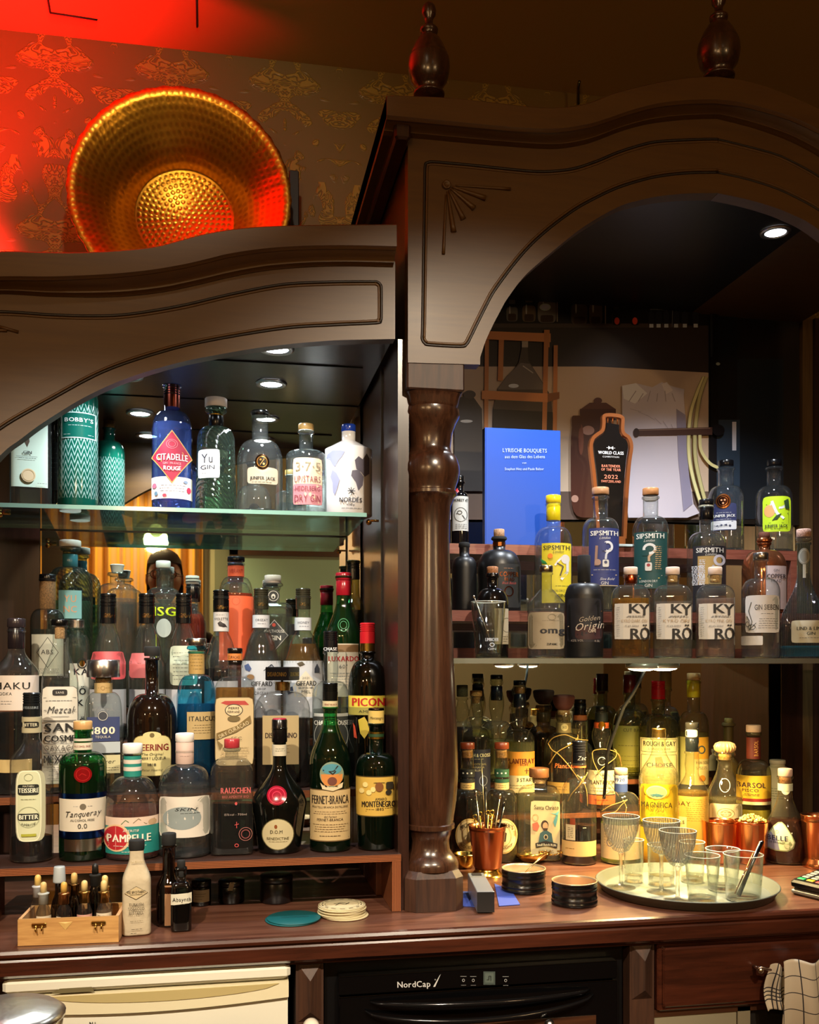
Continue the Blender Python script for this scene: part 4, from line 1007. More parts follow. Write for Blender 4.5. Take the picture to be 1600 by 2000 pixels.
bt(GU(336), 'gin_bottle', 'blue fluted gin bottle with a red diamond label and ribbed copper screw cap', neck=(16, 752, 805), body=(38.5, 848), g='6f8ff0', gm=None,
   caps=[('screw', 753, 798, 16, 'm:8a4434')], liq=(830, 'dfe8ff'),
   art=[('r', 297, 938, 375, 980, 'e9d8d6'), ('l', [(297, 940), (375, 940)], 1.5, 'c8607c'), ('l', [(297, 978), (375, 978)], 1.5, 'c8607c'), ('x', 312, 952, 362, 968, 3, '777'), ('o', 303, 955, 4, 5, 'c0708a'), ('o', 368, 962, 4, 6, 'c03050'), ('o', 322, 974, 4, 3, 'c84050'), ('o', 362, 947, 4, 3, '8090a8'), ('o', 306, 970, 3, 4, '6a8aa0'),
        ('d', 336, 900, 39, 51, 'c9a050'), ('d', 336, 900, 37, 48.5, 'a01c38'), ('g', 336, 876, 11, 9, 1, 'd86a74'), ('g', 336, 876, 7, 6, 1, 'd86a74'), ('t', 'CITADELLE', 336, 901, 12, 'f0dcd4', 58, dict(bold=.6)), ('t', 'GIN · FRANCE', 336, 913, 4, 'd89a98', 34), ('t', 'ROUGE', 336, 923, 7.5, 'f0dcd4', 32, dict(bold=.8, arc=-1.5))])
bt(GU(422), 'gin_bottle', 'pale green swirl-ribbed gin bottle with cream stopper and small square white label', neck=(13, 798, 835), body=(36, 862), hb=40, gm=glass('a8dcae', edge='4a9a68', twist=1),
   caps=[('cap', 779, 797, 21.5, 'd8cab8'), ('fl', 797, 809, 21, 'G:bfe6d0'), ('seal', 810, 835, 14, 'g:0c0c0c'), ('band', 811, 813, 14.3, 'm:c8a040')],
   art=[('R', 408.5, 913, 20.5, 27.5, 'e2e4e0', dict(p=14)), ('t', 'Yu', 405, 903, 17, '1c2030', 21), ('t', 'GIN', 406, 920, 8, '1c2030', 27), ('x', 392, 930, 424, 933, 1, '888')])
bt(GU(508, -.01), 'gin_bottle', 'clear round-shouldered gin bottle with a black wax seal, beige strip label and black cap', neck=(16, 805, 862), body=(44, 905), liq=(1004, 'f4f4f0'),
   caps=[('cap', 803, 814, 16.5, 'g:060606')],
   art=[('R', 513, 937, 29, 16, 'b9ab92', dict(p=8)), ('t', 'JUNIPER JACK', 513, 942, 6, '14120e', 48, dict(bold=.4)), ('x', 492, 948, 532, 951, 1, '665'), ('#', 'wax_seal'), ('o', 512, 911, 13.5, 14.5, 'm:2a1c10'), ('o', 512, 911, 11, 12, 'g:0c0a08'), ('g', 512, 911, 10, 10.5, 1, 'm:c89848'), ('l', [(508, 917), (516, 905)], 1.4, 'm:d8b070'), ('o', 509, 907, 2, 2, 'm:d8b070'), ('o', 515, 915, 2, 2, 'm:d8b070')])
bt(GU(598, .005), 'gin_bottle', 'clear straight-sided gin bottle with a cream and rose hand-lettered label', neck=(13.5, 842, 882), body=(39, 893), st='sq', g='d8ecea', p=2,
   caps=[('cap', 829, 842, 15, 'w:b08c50'), ('band', 839, 843, 14.4, 'e8e4d8')], liq=(995, 'f2f6f4'),
   art=[('R', 601, 947, 28.5, 45.5, '4a3c34', dict(p=16)), ('R', 601, 947, 27.8, 44.8, 'd0c0a0', dict(p=16)), ('R', 601, 972, 27.8, 20, 'c07f86', dict(p=16)), ('t', '3·7·5', 602, 919, 17, '8a7a60', 48), ('t', 'UP/STAIRS', 601, 943, 12, '8a3a44', 50), ('t', '-HEIDELBERG-', 601, 961, 9, '8a3440', 53), ('t', 'DRY GIN', 601, 980, 13, '8a3440', 50)])
bt(GU(681), 'gin_bottle', 'white ceramic gin bottle with blue cap and dark printed world map', neck=(13.5, 840, 862), body=(46, 880), st='cone', gm=paint('d8d3cf', .13, 0, .5), lip=0,
   caps=[('cap', 830, 845, 14, 'g:1c3a9a')], foot=1,
   art=['lettering', ('p', [(640, 893), (650, 888), (665, 889), (674, 892), (668, 902), (662, 908), (655, 920), (650, 915), (645, 905), (638, 900)], '8c8fa8'), ('p', [(650, 925), (658, 932), (664, 945), (660, 960), (655, 975), (651, 968), (650, 950), (646, 938)], '8c8fa8'),
        ('p', [(693, 908), (700, 900), (708, 905), (716, 892), (721, 900), (721, 930), (712, 938), (705, 930), (696, 925)], '5a5460'), ('p', [(688, 928), (700, 926), (710, 938), (708, 955), (700, 966), (695, 950), (686, 938)], '5a5460'),
        ('l', [(686, 960), (687, 975)], 1.2, '1c1c24'), ('l', [(679, 967), (694, 967)], 1.2, '1c1c24'), ('l', [(681, 962), (692, 973)], 1.2, '1c1c24'), ('l', [(692, 962), (681, 973)], 1.2, '1c1c24'),
        ('t', 'NORDÉS', 685, 984, 8.5, '1c1c24', 43, dict(bold=.4)), ('t', 'GIN', 685, 993.5, 3.8, '1c1c24', 14), ('x', 665, 999, 706, 1001, 1, '444')])
# ---- rear row of the low cabinet (T4)
bt(T4(137), 'gin_bottle', 'sea-green textured gin bottle with white stopper and teal label, rear row by the mirror edge', neck=(14, 1071, 1108), body=(42, 1142), gm=glass('b4dcc0', edge='3e7a60', twist=1), liq=(1175, 'a8dcb8'),
   caps=[('cap', 1056, 1069, 20.5, 'd8d0c4'), ('fl', 1070, 1079, 19, 'G:cfe8dc'), ('seal', 1083, 1108, 14.5, 'g:3c7884')],
   art=[('r', 116, 1156, 158, 1210, '7ab0b4'), ('t', 'YU', 137, 1172, 13, 'd89a70', 22), ('t', 'NC', 137, 1192, 12, 'd89a70', 24)])
bt(T4(229), 'vodka_bottle', 'clear round-shouldered bottle with a white flared stopper, rear row', neck=(14, 1119, 1140), body=(37, 1160), liq=(1170, 'efe8e4'),
   caps=[('taper', 1103, 1120, 14, 'd8d0c6'), ('fl', 1119, 1127, 19, 'G:e0e8e0')])
bt(T4(319), 'vodka_bottle', 'clear bottle with white top and lime green lettering, rear row before the mirrored head', neck=(12.5, 1112, 1148), body=(34, 1172), liq=(1172, 'f0f4f0'),
   caps=[('cap', 1096, 1110, 14, 'e0dcd4'), ('band', 1112, 1146, 13.6, 'G:e8efe0')], art=['lettering', ('t', 'ISG', 321, 1196, 17, 'c8e020', 40, dict(bold=1.6)), ('o', 320, 1228, 14, 18, 'c8ccc8'), ('r', 305, 1240, 306.5, 1290, 'c8d820')])
bt(T4(376, .012), 'gin_bottle', 'clear bottle with orange inside, black capsule and striped cap, behind the syrup bottles', neck=(11, 1145, 1195), body=(24, 1225), liq=(1200, 'e86a40'),
   caps=[('cap', 1125, 1142, 13, 'c8c4b8'), ('seal', 1141, 1170, 12, 'g:08080a'), ('band', 1130, 1132, 13.3, '222'), ('band', 1136, 1138, 13.3, '222')])
bt(T4(461), 'gin_bottle', 'bright orange gin in a clear shouldered bottle with black cap, rear row', neck=(15, 1100, 1128), body=(33, 1166), g='e8efe8', liq=(1160, 'f0602c'),
   caps=[('cap', 1088, 1098, 17, 'g:0a0a0c'), ('band', 1106, 1127, 16, 'e0552e', [('t', 'VIBRANT', 461, 1117, 8, 'a83018', 26)])],
   art=[('r', 429, 1166, 494, 1290, 'e8623a'), ('g', 461, 1176, 8, 8, 1, 'c84c28')])
bt(T4(533), 'gin_bottle', 'clear square gin bottle with white stopper, round tag and black diamond label', neck=(13, 1146, 1178), body=(38, 1192), st='sq', p=8, dr=.75, liq=(1200, 'e8e8e4'), g='dfe4de',
   caps=[('cap', 1124, 1140, 16, 'd0bcb0'), ('fl', 1139, 1147, 20, 'G:e0e8e4')],
   art=[('d', 536, 1242, 28, 32, '2a2c2e'), ('d', 536, 1242, 26, 30, 'c8c4bc'), ('d', 536, 1242, 25, 28.6, '2e3032'), ('o', 535, 1222, 3.5, 3.5, 'c84838'), ('t', 'MALTHOUSE', 536, 1234, 5.5, 'd8d4cc', 38), ('t', 'GIN', 537, 1247, 9, 'e8e4dc', 22, dict(bold=.5)), ('#', 'round_tag'), ('o', 534, 1165, 12.5, 12.5, '16181a'), ('g', 534, 1165, 10, 10, 1, 'c8c4bc'), ('o', 534, 1166, 4, 5, 'c8c4bc'), ('o', 534, 1167.5, 2, 2.4, '16181a')])
bt(T4(690), 'liqueur_bottle', 'dark bottle with a black ribbed cap and yellowish neck against the right cabinet wall', neck=(12, 1095, 1160), body=(21, 1190), g='8a8a3c', liq=(1192, '3a4418'), caps=[('screw', 1095, 1132, 12.8, 'g:0c0c0c')], st='s')
# ---- third row (T3)
bt(T3(93), 'spirit_bottle', 'smoked grey bottle with a tall cork neck and diamond emblem label', neck=(14, 1130, 1190), body=(32, 1215), g='9a9e94', liq=(1230, 'b0b4a8'),
   caps=[('cap', 1122, 1136, 15.8, 'g:0a0a0c'), ('cork', 1136, 1190, 15, 'k:7a5a34')], art=[('r', 64, 1240, 122, 1320, 'a8a494'), ('d', 93, 1275, 20, 30, '3a3830'), ('d', 93, 1275, 18.5, 28, 'b0ac9c'), ('t', 'ABS', 92, 1274, 8.5, '1c1a18', 22), ('x', 70, 1305, 116, 1316, 3, '555')])
bt(T3(150), 'vodka_bottle', 'clear bottle with a silver screw cap and stacked black letters down its front', neck=(13, 1225, 1240), body=(24, 1268), liq=(1262, 'eef0ea'),
   caps=[('screw', 1211, 1227, 14.5, 'm:c8c8c8')], art=[('r', 137, 1296, 173, 1450, 'd8d6cc'), ('t', 'K', 150, 1312, 12, '14141a', 11, dict(bold=1)), ('t', 'A', 164, 1312, 12, '14141a', 12, dict(bold=1)), ('t', 'Ö', 160, 1350, 13, '14141a', 12, dict(bold=1)), ('t', 'K', 156, 1372, 12, '14141a', 11, dict(bold=1)), ('t', 'Ö', 160, 1408, 12, '14141a', 12, dict(bold=1)), ('g', 160, 1296, 9, 10, 2.4, '1c1a14'), ('o', 160, 1296, 5, 6, 'm:b89848')])
SY = 'clear syrup bottles with black script caps'
for c, lab, tint in ((211, 'clear syrup bottle with black script cap, next to the stacked-letter bottle', 'eef0ee'), (287, 'clear long-necked syrup bottle with black script cap, directly behind the dark cherry liqueur', 'eef0ee'), (359, 'clear long-necked syrup bottle with black script cap, directly behind the blue bottle', 'eceee8')):
    bt(T3(c), 'syrup_bottle', lab, neck=(12.5, 1170, 1222), body=(35, 1296), st='long', liq=(1300, tint), group=SY,
       caps=[('screw', 1160, 1218, 15.5, 'g:0c0c0e', [('t', 'Giffard', c+1, 1203, 8, 'm:c8a060', 22, dict(it=.35))])],
       art=[('r', c-34, 1346, c+34, 1450, 'b8b8c0')]+([('R', c, 1300, 33, 27, 'b84a50', dict(p=10)), ] if c == 211 else [('R', c-14, 1300, 19, 24, 'c06468', dict(p=8)), ('r', c-34, 1310, c-33, 1440, '888')] if c == 287 else [('R', c, 1300, 26, 38, 'b4b8a4', dict(p=10)), ('x', c-22, 1272, c+22, 1330, 8, '444')]))
bt(T3(432), 'syrup_bottle', 'syrup bottle with black cap, white neck label and dark violet syrup', neck=(13.5, 1165, 1235), body=(33, 1290), st='long', liq=(1307, '160c24'),
   caps=[('screw', 1153, 1196, 15.5, 'g:0a0a0c', [('t', 'Giffard', 432, 1187, 7, 'm:d0a860', 22, dict(it=.35))]), ('band', 1196, 1234, 15, 'c8c8cc', [('x', 420, 1200, 444, 1204, 1, '777'), ('t', 'VIOLETTE', 432, 1210, 5, '3a3030', 26), ('p', [(425, 1218), (430, 1214), (440, 1220), (444, 1226), (436, 1226), (428, 1224)], '2a2428')])], art=[('r', 400, 1330, 464, 1440, 'b0b0bc')])
bt(T3(510), 'syrup_bottle', 'almond syrup bottle with olive cap and illustrated white label', neck=(13.5, 1165, 1228), body=(39, 1292), st='long', liq=(1235, 'c8c4bc'),
   caps=[('screw', 1150, 1190, 14.5, 'g:2e2e24', [('t', 'Giffard', 511, 1181, 6, 'm:a89058', 20, dict(it=.35))]), ('band', 1202, 1227, 16.5, 'c4c8d4', [('t', 'ORGEAT', 511, 1212, 4.5, '445', 24), ('x', 502, 1218, 520, 1220, 1, '667')])],
   art=[('r', 472, 1291, 548, 1400, 'bcc0cc'), ('t', 'GIFFARD', 511, 1335, 9, '1c1c20', 40, dict(bold=.6)), ('t', 'SIROP', 511, 1345, 4, '333', 16), ('t', 'ORGEAT', 511, 1353, 6, '333', 26), ('o', 490, 1322, 7, 5, 'b88c60'), ('p', [(478, 1300), (486, 1296), (492, 1306), (488, 1312), (480, 1308)], '4a5a88'), ('l', [(515, 1310), (530, 1298), (540, 1310)], 1.5, '2a3040'), ('l', [(528, 1298), (530, 1310)], 1.2, '2a3040')])
bt(T3(592), 'syrup_bottle', 'honey syrup bottle with olive cap, amber liquid and illustrated white label', neck=(13.5, 1165, 1232), body=(39, 1292), st='long', liq=(1258, 'c88a20'),
   caps=[('screw', 1150, 1190, 14.5, 'g:2e2e24', [('t', 'Giffard', 593, 1181, 6, 'm:a89058', 20, dict(it=.35))]), ('band', 1207, 1232, 16.5, 'c4c8d4', [('t', 'HONEY', 593, 1217, 4.5, '445', 22), ('x', 583, 1223, 603, 1225, 1, '667')])],
   art=[('r', 554, 1291, 630, 1400, 'bcc0cc'), ('p', [(597, 1310), (610, 1325), (620, 1340), (617, 1360), (576, 1360), (573, 1340), (584, 1325)], 'd0c8b8'), ('t', '2021', 597, 1324, 4, '444', 13), ('t', 'GIFFARD', 598, 1334, 9, '1c1c20', 38, dict(bold=.6)), ('t', 'SIROP DE MIEL', 598, 1343, 3.5, '333', 30), ('t', 'MIEL', 598, 1350, 5.5, '333', 17), ('p', [(580, 1296), (590, 1292), (596, 1298), (586, 1302)], '4a4030'), ('p', [(619, 1296), (624, 1306), (624, 1314), (614, 1314), (614, 1306)], '3a4050'), ('p', [(560, 1344), (572, 1340), (574, 1350), (564, 1356)], '2e3850')])
bt(T3(671), 'liqueur_bottle', 'green cherry liqueur bottle with red capsule and embossed shoulder seal', neck=(14, 1125, 1170), body=(34, 1248), st='s', g='2f9a48', liq=(1180, '3a9a4c'),
   caps=[('cap', 1119, 1134, 15.5, 'g:a81c2c'), ('wax', 1134, 1164, 14.6, 'g:a81c2c')],
   art=[('r', 640, 1258, 700, 1360, 'c8bca8'), ('r', 640, 1260, 700, 1274, '7a5a38'), ('t', 'LUXARDO', 671, 1287, 9.5, 'a81820', 58, dict(bold=.8)), ('t', '60°', 671, 1302, 7, '555', 16), ('#', 'embossed_seal'), ('g', 671, 1222, 11, 13, 1.5, '1c6a34'), ('g', 671, 1222, 7, 8, 1.2, '1c6a34'), ('x', 644, 1312, 698, 1340, 5, '777')])
# ---- second row (T2)
bt(T2(32), 'vodka_bottle', 'clear vodka bottle with dark seal and white label, at the left edge', neck=(15, 1230, 1268), body=(42, 1318), st='s', liq=(1392, '5a5c58'),
   caps=[('cap', 1208, 1226, 17, 'g:2e2628'), ('seal', 1226, 1268, 15.8, 'g:1e181a')],
   art=[('r', -9, 1319, 73, 1386, 'd4c8bc'), ('t', 'HAKU', 24, 1339, 13, '14120e', 64, dict(bold=.5)), ('t', 'VODKA', 10, 1354, 5.5, '333', 28), ('x', -6, 1366, 24, 1376, 2, '666'), ('#', 'lower_label'), ('r', -9, 1480, 60, 1505, 'c8b078'), ])
bt(T2(117, -.004), 'mezcal_bottle', 'clear mezcal bottle with black cap and ornate cream label with bold black capitals', neck=(13, 1222, 1250), body=(34, 1336), st='s', g='e4ece6', p=5, dr=.9,
   caps=[('cap', 1210, 1223, 16, 'g:080808'), ('cork', 1223, 1248, 9.5, 'k:c89a6a')],
   art=[('R', 117, 1434, 33, 94, '3a3630', dict(p=14)), ('R', 117, 1434, 32.2, 93.2, 'd0ccc0', dict(p=14)), ('t', 'YOUR', 122, 1320, 7, '222', 22), ('R', 117, 1352, 13.5, 6, '1c1a18', dict(p=5)), ('t', 'SANS', 117, 1352, 4, 'd0ccc0', 15), ('l', [(87, 1362), (147, 1362)], .8, '333'), ('x', 90, 1366, 144, 1369, 1, '444'), ('t', 'Mezcal', 117, 1385, 13, '1e1c1a', 46, dict(it=.3)), ('l', [(88, 1386), (93, 1386)], 1, '333'), ('l', [(141, 1386), (146, 1386)], 1, '333'), ('l', [(100, 1398), (134, 1398)], .8, '333'), ('r', 87, 1405, 147, 1407, '6a665c'),
        ('t', 'SAN', 117, 1419, 16, '14120f', 55, dict(bold=1.6)), ('t', 'COSME', 117, 1440, 12, '14120f', 57, dict(bold=1)), ('l', [(88, 1450), (146, 1450)], .7, '555'), ('t', 'OAXACA', 117, 1458, 10, '5a564e', 56), ('r', 87, 1467, 147, 1468.5, '6a665c'), ('t', 'MEXICO', 117, 1479, 14, '14120f', 58, dict(bold=.6)), ('x', 92, 1492, 142, 1520, 4, '666')])
bt(T2(202, -.01), 'tequila_bottle', 'clear tapered tequila bottle with wide silver stopper and navy label', neck=(16, 1323, 1352), body=(34, 1382), hb=44, st='round', p=6, dr=.8, liq=(1445, 'e8ecec'),
   caps=[('cap', 1289, 1323, 31.5, 'm:c8c8ca'), ('cork', 1323, 1334, 15, 'k:b89a68'), ('band', 1334, 1354, 17, 'b89c68', [('g', 201, 1344, 4, 4, .8, '8a6a38'), ('x', 187, 1342, 196, 1345, 1, '8a6a38'), ('x', 206, 1342, 215, 1345, 1, '8a6a38')])],
   art=[('t', 'BEAUTIFUL', 202, 1385, 4.5, '777', 40), ('r', 172, 1399, 232, 1446, '1f2e5c'), ('o', 201, 1397, 10, 10, '2a2e38'), ('g', 201, 1397, 9, 9, 1, 'b8b8b4'), ('t', '1800', 201, 1425, 13.5, 'e0d4bc', 42, dict(bold=1.4)), ('t', 'TEQUILA', 201, 1437, 4.5, 'c8c4b4', 28), ('r', 172, 1447, 233, 1468, 'a8b0b4'), ('#', 'lower_label'), ('r', 176, 1472, 233, 1507, 'c2b88c'), ('t', 'Silver', 205, 1484, 8, '5a5236', 36, dict(it=.3)), ('x', 182, 1494, 230, 1503, 2, '5a5236')])
bt(T2(297), 'liqueur_bottle', 'black cherry liqueur bottle with ringed neck and yellow arched label', neck=(13, 1285, 1355), body=(47, 1408), gm=paint('140c08', .07, 0, .6), st='round', bulge=0,
   caps=[('cap', 1263, 1282, 15, 'f:161412')],
   art=[('R', 297, 1472, 36, 39, '6a5a24', dict(p=5)), ('R', 297, 1472, 35, 38, 'd2c68c', dict(p=5)), ('o', 297, 1433, 17, 7, 'd2c68c'), ('o', 297, 1433, 4.5, 4.5, '6a5a30'), ('t', 'HEERING', 297, 1456, 12, '7a1c14', 60, dict(bold=.8)), ('t', 'The Original', 297, 1469, 5, '4a4426', 40, dict(it=.3)), ('t', 'CHERRY LIQUEUR', 297, 1477, 5.5, '1e1a10', 52), ('t', '1818', 297, 1489, 5, '1e1a10', 15), ('t', 'Peter Heering', 297, 1499, 4, '4a4426', 38, dict(it=.4))])
bt(T2(384, .018), 'liqueur_bottle', 'turquoise round-shouldered liqueur bottle with striped metal cap and tan label', neck=(14, 1272, 1318), body=(38, 1368), g='38b4dc', liq=(1375, '2a9ac0'),
   caps=[('cap', 1247, 1261, 19.5, 'm:b8b4a8'), ('fl', 1262, 1271, 19, 'G:2ab0d8'), ('band', 1272, 1317, 15.2, 'a8884c', [('x', 371, 1278, 397, 1310, 5, '6a5428')])],
   art=[('r', 366, 1389, 421, 1442, 'b09868'), ('t', 'ITALICUS', 395, 1402, 9, '1e1a14', 50, dict(bold=.4)), ('x', 376, 1412, 414, 1432, 4, '5a4a2c')])
bt(T2(459, -.012), 'liqueur_bottle', 'flat amber orange-liqueur bottle with black and orange cap and large illustrated beige label', neck=(13, 1300, 1322), body=(39, 1350), p=6, dr=.75, g='e8ece6', liq=(1343, 'b87820'),
   caps=[('cap', 1266, 1277, 14.5, 'g:100c0a'), ('band', 1277, 1290, 14.4, 'c87838', [('t', 'CURAÇAO', 457, 1284, 5.5, '2a1408', 22)]), ('seal', 1290, 1299, 14.2, 'g:100c0a')],
   art=[('R', 458, 1427, 37, 66, '5a4a24', dict(p=14)), ('R', 458, 1427, 36, 65, 'c4ae84', dict(p=14)), ('p', [(432, 1372), (440, 1368), (478, 1368), (486, 1376), (474, 1376), (444, 1376)], 'a83a34'), ('o', 457, 1386, 17, 12, '2e2620'), ('o', 457, 1386, 15.5, 10.5, 'd4c098'), ('t', 'PIERRE', 457, 1382, 4.5, '2e2620', 20), ('t', 'FERRAND', 457, 1389, 4.5, '2e2620', 24), ('o', 457, 1402, 12, 6, '6a5a34'),
        ('p', [(424, 1430), (424, 1442), (462, 1428), (490, 1410), (488, 1396), (462, 1416)], '7a6438'), ('t', 'DRY CURAÇAO', 457, 1423, 7.5, 'd8c8a0', 62, dict(rot=-.46)), ('p', [(424, 1442), (436, 1452), (430, 1462)], '7a6438'), ('t', 'SEC', 462, 1440, 6, '4a3a1c', 20), ('x', 430, 1455, 486, 1480, 5, '8a7444')])
bt(T2(552, .006), 'liqueur_bottle', 'squat square amaretto bottle with a large square black cap and beige label', neck=(15, 1330, 1350), body=(53, 1388), st='round', p=6, dr=.62, g='d8d8d4', liq=(1402, '4a1606'),
   caps=[('band', 1332, 1349, 14.5, 'm:b08c50')],
   art=[('r', 514, 1396, 583, 1490, 'a8946a'), ('t', 'DISARONNO', 549, 1434, 10, '2a140c', 60, dict(bold=.6)), ('x', 530, 1450, 568, 1470, 3, '6a5a3a')])
bt(T2(646, .01), 'spirit_bottle', 'clear bottle with black lettered cap and slate label, half hidden behind the eagle-sticker bottle', neck=(13, 1272, 1330), body=(36, 1362), bulge=2, st='round', liq=(1385, 'd8dcd6'),
   caps=[('screw', 1233, 1274, 14, 'g:0e0e10', [('t', 'CHASE', 645, 1268, 6, 'e8e8e8', 26, dict(bold=.4))])], art=[('r', 612, 1399, 682, 1470, '3a3e3c'), ('g', 647, 1435, 33, 34, 1, 'c0c4bc'), ('t', 'CHARTREHOUSE', 647, 1410, 8.5, 'e0e2da', 66, dict(bold=.6)), ('r', 614, 1392, 680, 1398, 'b0b4b0')])
bt(T2(718, -.006), 'bitter_liqueur_bottle', 'black orange-bitter bottle with red screw cap and yellow band label with red capitals', neck=(13.5, 1272, 1290), body=(38, 1350), st='round', g='10180e', liq=(1375, '0a0a06'),
   caps=[('screw', 1217, 1257, 15, 'g:b01c24'), ('band', 1256, 1274, 14.6, 'm:b09040')],
   art=[('r', 681, 1358, 755, 1380, 'd6c044'), ('r', 681, 1380, 755, 1395, '948a3c'), ('t', 'PICON', 719, 1370, 15, 'b02018', 62, dict(bold=1.4)), ('t', 'AMER', 715, 1388, 5, '2a2410', 28), ('p', [(700, 1404), (712, 1398), (718, 1408), (722, 1425), (712, 1440), (704, 1430)], 'b09a30'), ('p', [(690, 1410), (694, 1416), (698, 1440), (692, 1438)], 'a83a20')])
# square cap of the amaretto
o_ = [o for o in COL.objects if o.get('label', '').startswith('squat square amaretto')][0]
s_ = DD(552, 1.911)/F; yb_ = HOR+(H-Z2)/s_
mb = MB(); mb.lathe([(34*s_, (yb_-1329)*s_), (35*s_, (yb_-1327)*s_), (35*s_, (yb_-1305)*s_), (34*s_, (yb_-1303)*s_)], 'g:0b0b0d', seg=4, smooth=False, M=Matrix.Rotation(.35, 4, 'Z'))
co = mb.build('cap', o_)
for sg in (0, 1):
    A_ = Matrix.Rotation(.35, 4, 'Z'); rr = 35*s_
    c0_ = [Vector((rr*cos(a), rr*sin(a), 0)) for a in (-pi, -pi/2, 0)]
    c0_ = [A_ @ v for v in c0_]; pa, pb = c0_[sg], c0_[sg+1]
    nrm = Vector((pa+pb)).normalized()
    def SF(px, py, l, pa=pa, pb=pb, nrm=nrm): 
        q = pa+(pb-pa)*((px)/100)+nrm*l; return (q.x, q.y, (yb_-py)*s_)
    a = Art(SF); a.text('DISARONNO', 50, 1317, 8, 'm:d8c070', 80, bold=.8); a.mb.build('lettering', co)
# ---- front row (T1)
bt(T1(62), 'bitter_bottle', 'clear bitter bottle with tall rounded pale green label, dark red remainder in the bottom', neck=(15, 1398, 1440), body=(40, 1488), st='s', liq=(1634, '3a0c10'), g='dfe0da',
   caps=[('screw', 1353, 1400, 16.5, 'g:14181a', [('t', 'TEISSEIRE', 60, 1382, 4.5, '9aa4a8', 28)]), ('band', 1400, 1431, 18.4, 'b0a888', [('R', 59, 1415, 16, 6, '14140f'), ('t', 'BITTER', 59, 1415, 6, 'd8d4b8', 26, dict(bold=.5))])],
   art=[('R', 60, 1569, 27, 68, 'b4b498', dict(p=6)), ('R', 57, 1569, 22.5, 68, 'f0ecd0', dict(p=5)), ('R', 57, 1569, 21, 66, 'd0d4b0', dict(p=5)), ('R', 56, 1538, 19, 10.5, '1a1e18', dict(p=8)), ('t', 'MATHIEU', 56, 1531, 3.5, 'd8d8c0', 20), ('t', 'TEISSEIRE', 56, 1539, 8.5, 'e6e8d2', 36, dict(bold=.6)), ('R', 56, 1590, 18.5, 6.8, '1a1e18', dict(p=8)), ('t', 'BITTER', 56, 1590, 8.5, 'e6e8d2', 34, dict(bold=.8)), ('g', 56, 1514, 8, 7, .8, '9aa084'), ('x', 42, 1554, 72, 1558, 1, '8a9074'), ('g', 56, 1590, 20, 20, .7, '9aa084'), ('t', 'APÉRITIF', 56, 1605, 4.5, '4a4e3c', 26, dict(arc=-3)), ('r', 43, 1622, 70, 1627, 'a8a838')])
bt(T1(162), 'gin_bottle', 'green alcohol-free gin bottle with wooden cap, red wax seal and white, blue and silver labels', neck=(16.5, 1424, 1468), body=(44.5, 1497), st='round', g='0f8a30', liq=(1490, '0a6a24'),
   caps=[('cap', 1408, 1426, 17.8, 'w:c49a64'), ('band', 1442, 1447, 18.2, 'c8c4b4'), ('band', 1450, 1464, 18.4, 'd4ccb8', [('t', 'ALCOHOL FREE', 161, 1457, 4, '8a2a2c', 30)])],
   art=[('r', 117, 1545, 207, 1558, 'm:22469a'), ('r', 118, 1614, 206, 1631, 'm:22469a'), ('r', 119, 1555, 205, 1617, 'cfc6b4'), ('o', 162, 1570, 6, 6, '6a6050'), ('x', 144, 1567, 154, 1571, 1, '888'), ('x', 170, 1567, 180, 1571, 1, '888'), ('t', 'Tanqueray', 161, 1583, 11, '22201c', 66, dict(it=.35, rot=-.05)), ('t', 'ALCOHOL FREE', 161, 1595.5, 4.2, '2a2824', 44), ('t', '0.0', 161, 1606.5, 9, '2a2824', 17), ('r', 128, 1632, 196, 1655, 'm:b8b4ac'), ('#', 'wax_seal'), ('o', 162, 1508, 16.5, 15.5, 'g:7a0c10'), ('g', 162, 1508, 13, 12, 1.2, 'g:a82020'), ('l', [(155, 1510), (160, 1506), (168, 1510)], 1.4, 'g:a82020')])
bt(T1(259), 'aperitif_bottle', 'domed grapefruit aperitif bottle with white cap, teal striped neck and teal label', neck=(15, 1470, 1516), body=(52, 1590), st='round', liq=(1575, 'e09a90'),
   caps=[('cap', 1452, 1471, 19, 'g:e2e2de'), ('band', 1476, 1516, 17, '1f8478'), ('band', 1483, 1491, 17.3, 'd8ccc0'), ('band', 1497, 1505, 17.3, 'd8ccc0'), ('fl', 1470, 1476, 19, 'G:e0e8e6')],
   art=[('r', 209, 1589, 309, 1612, 'd8c0ae'), ('r', 209, 1606, 309, 1659, '1f7f7a'), ('l', [(260, 1600), (270, 1592), (284, 1603), (300, 1594)], 1.4, '7a6a50'), ('l', [(238, 1602), (246, 1594), (252, 1598)], 1.4, '5a7a50'), ('o', 296, 1600, 8, 6, 'b89a78'), ('o', 229, 1628, 26, 26, 'd8b890'), ('o', 228, 1628, 22, 23, 'b02028'), ('l', [(215, 1612), (240, 1645)], 1, 'd88a80'), ('l', [(242, 1610), (214, 1644)], 1, 'd88a80'), ('l', [(228, 1606), (228, 1650)], 1, 'd88a80'), ('t', 'APERITIF', 256, 1614, 4.5, 'e0dcd0', 30), ('t', 'PAMPELLE', 252, 1628, 14, 'ece4d4', 80, dict(bold=1.2)), ('x', 222, 1641, 290, 1645, 1, 'e0dcd0'), ('x', 236, 1652, 264, 1656, 1, 'e0dcd0')])
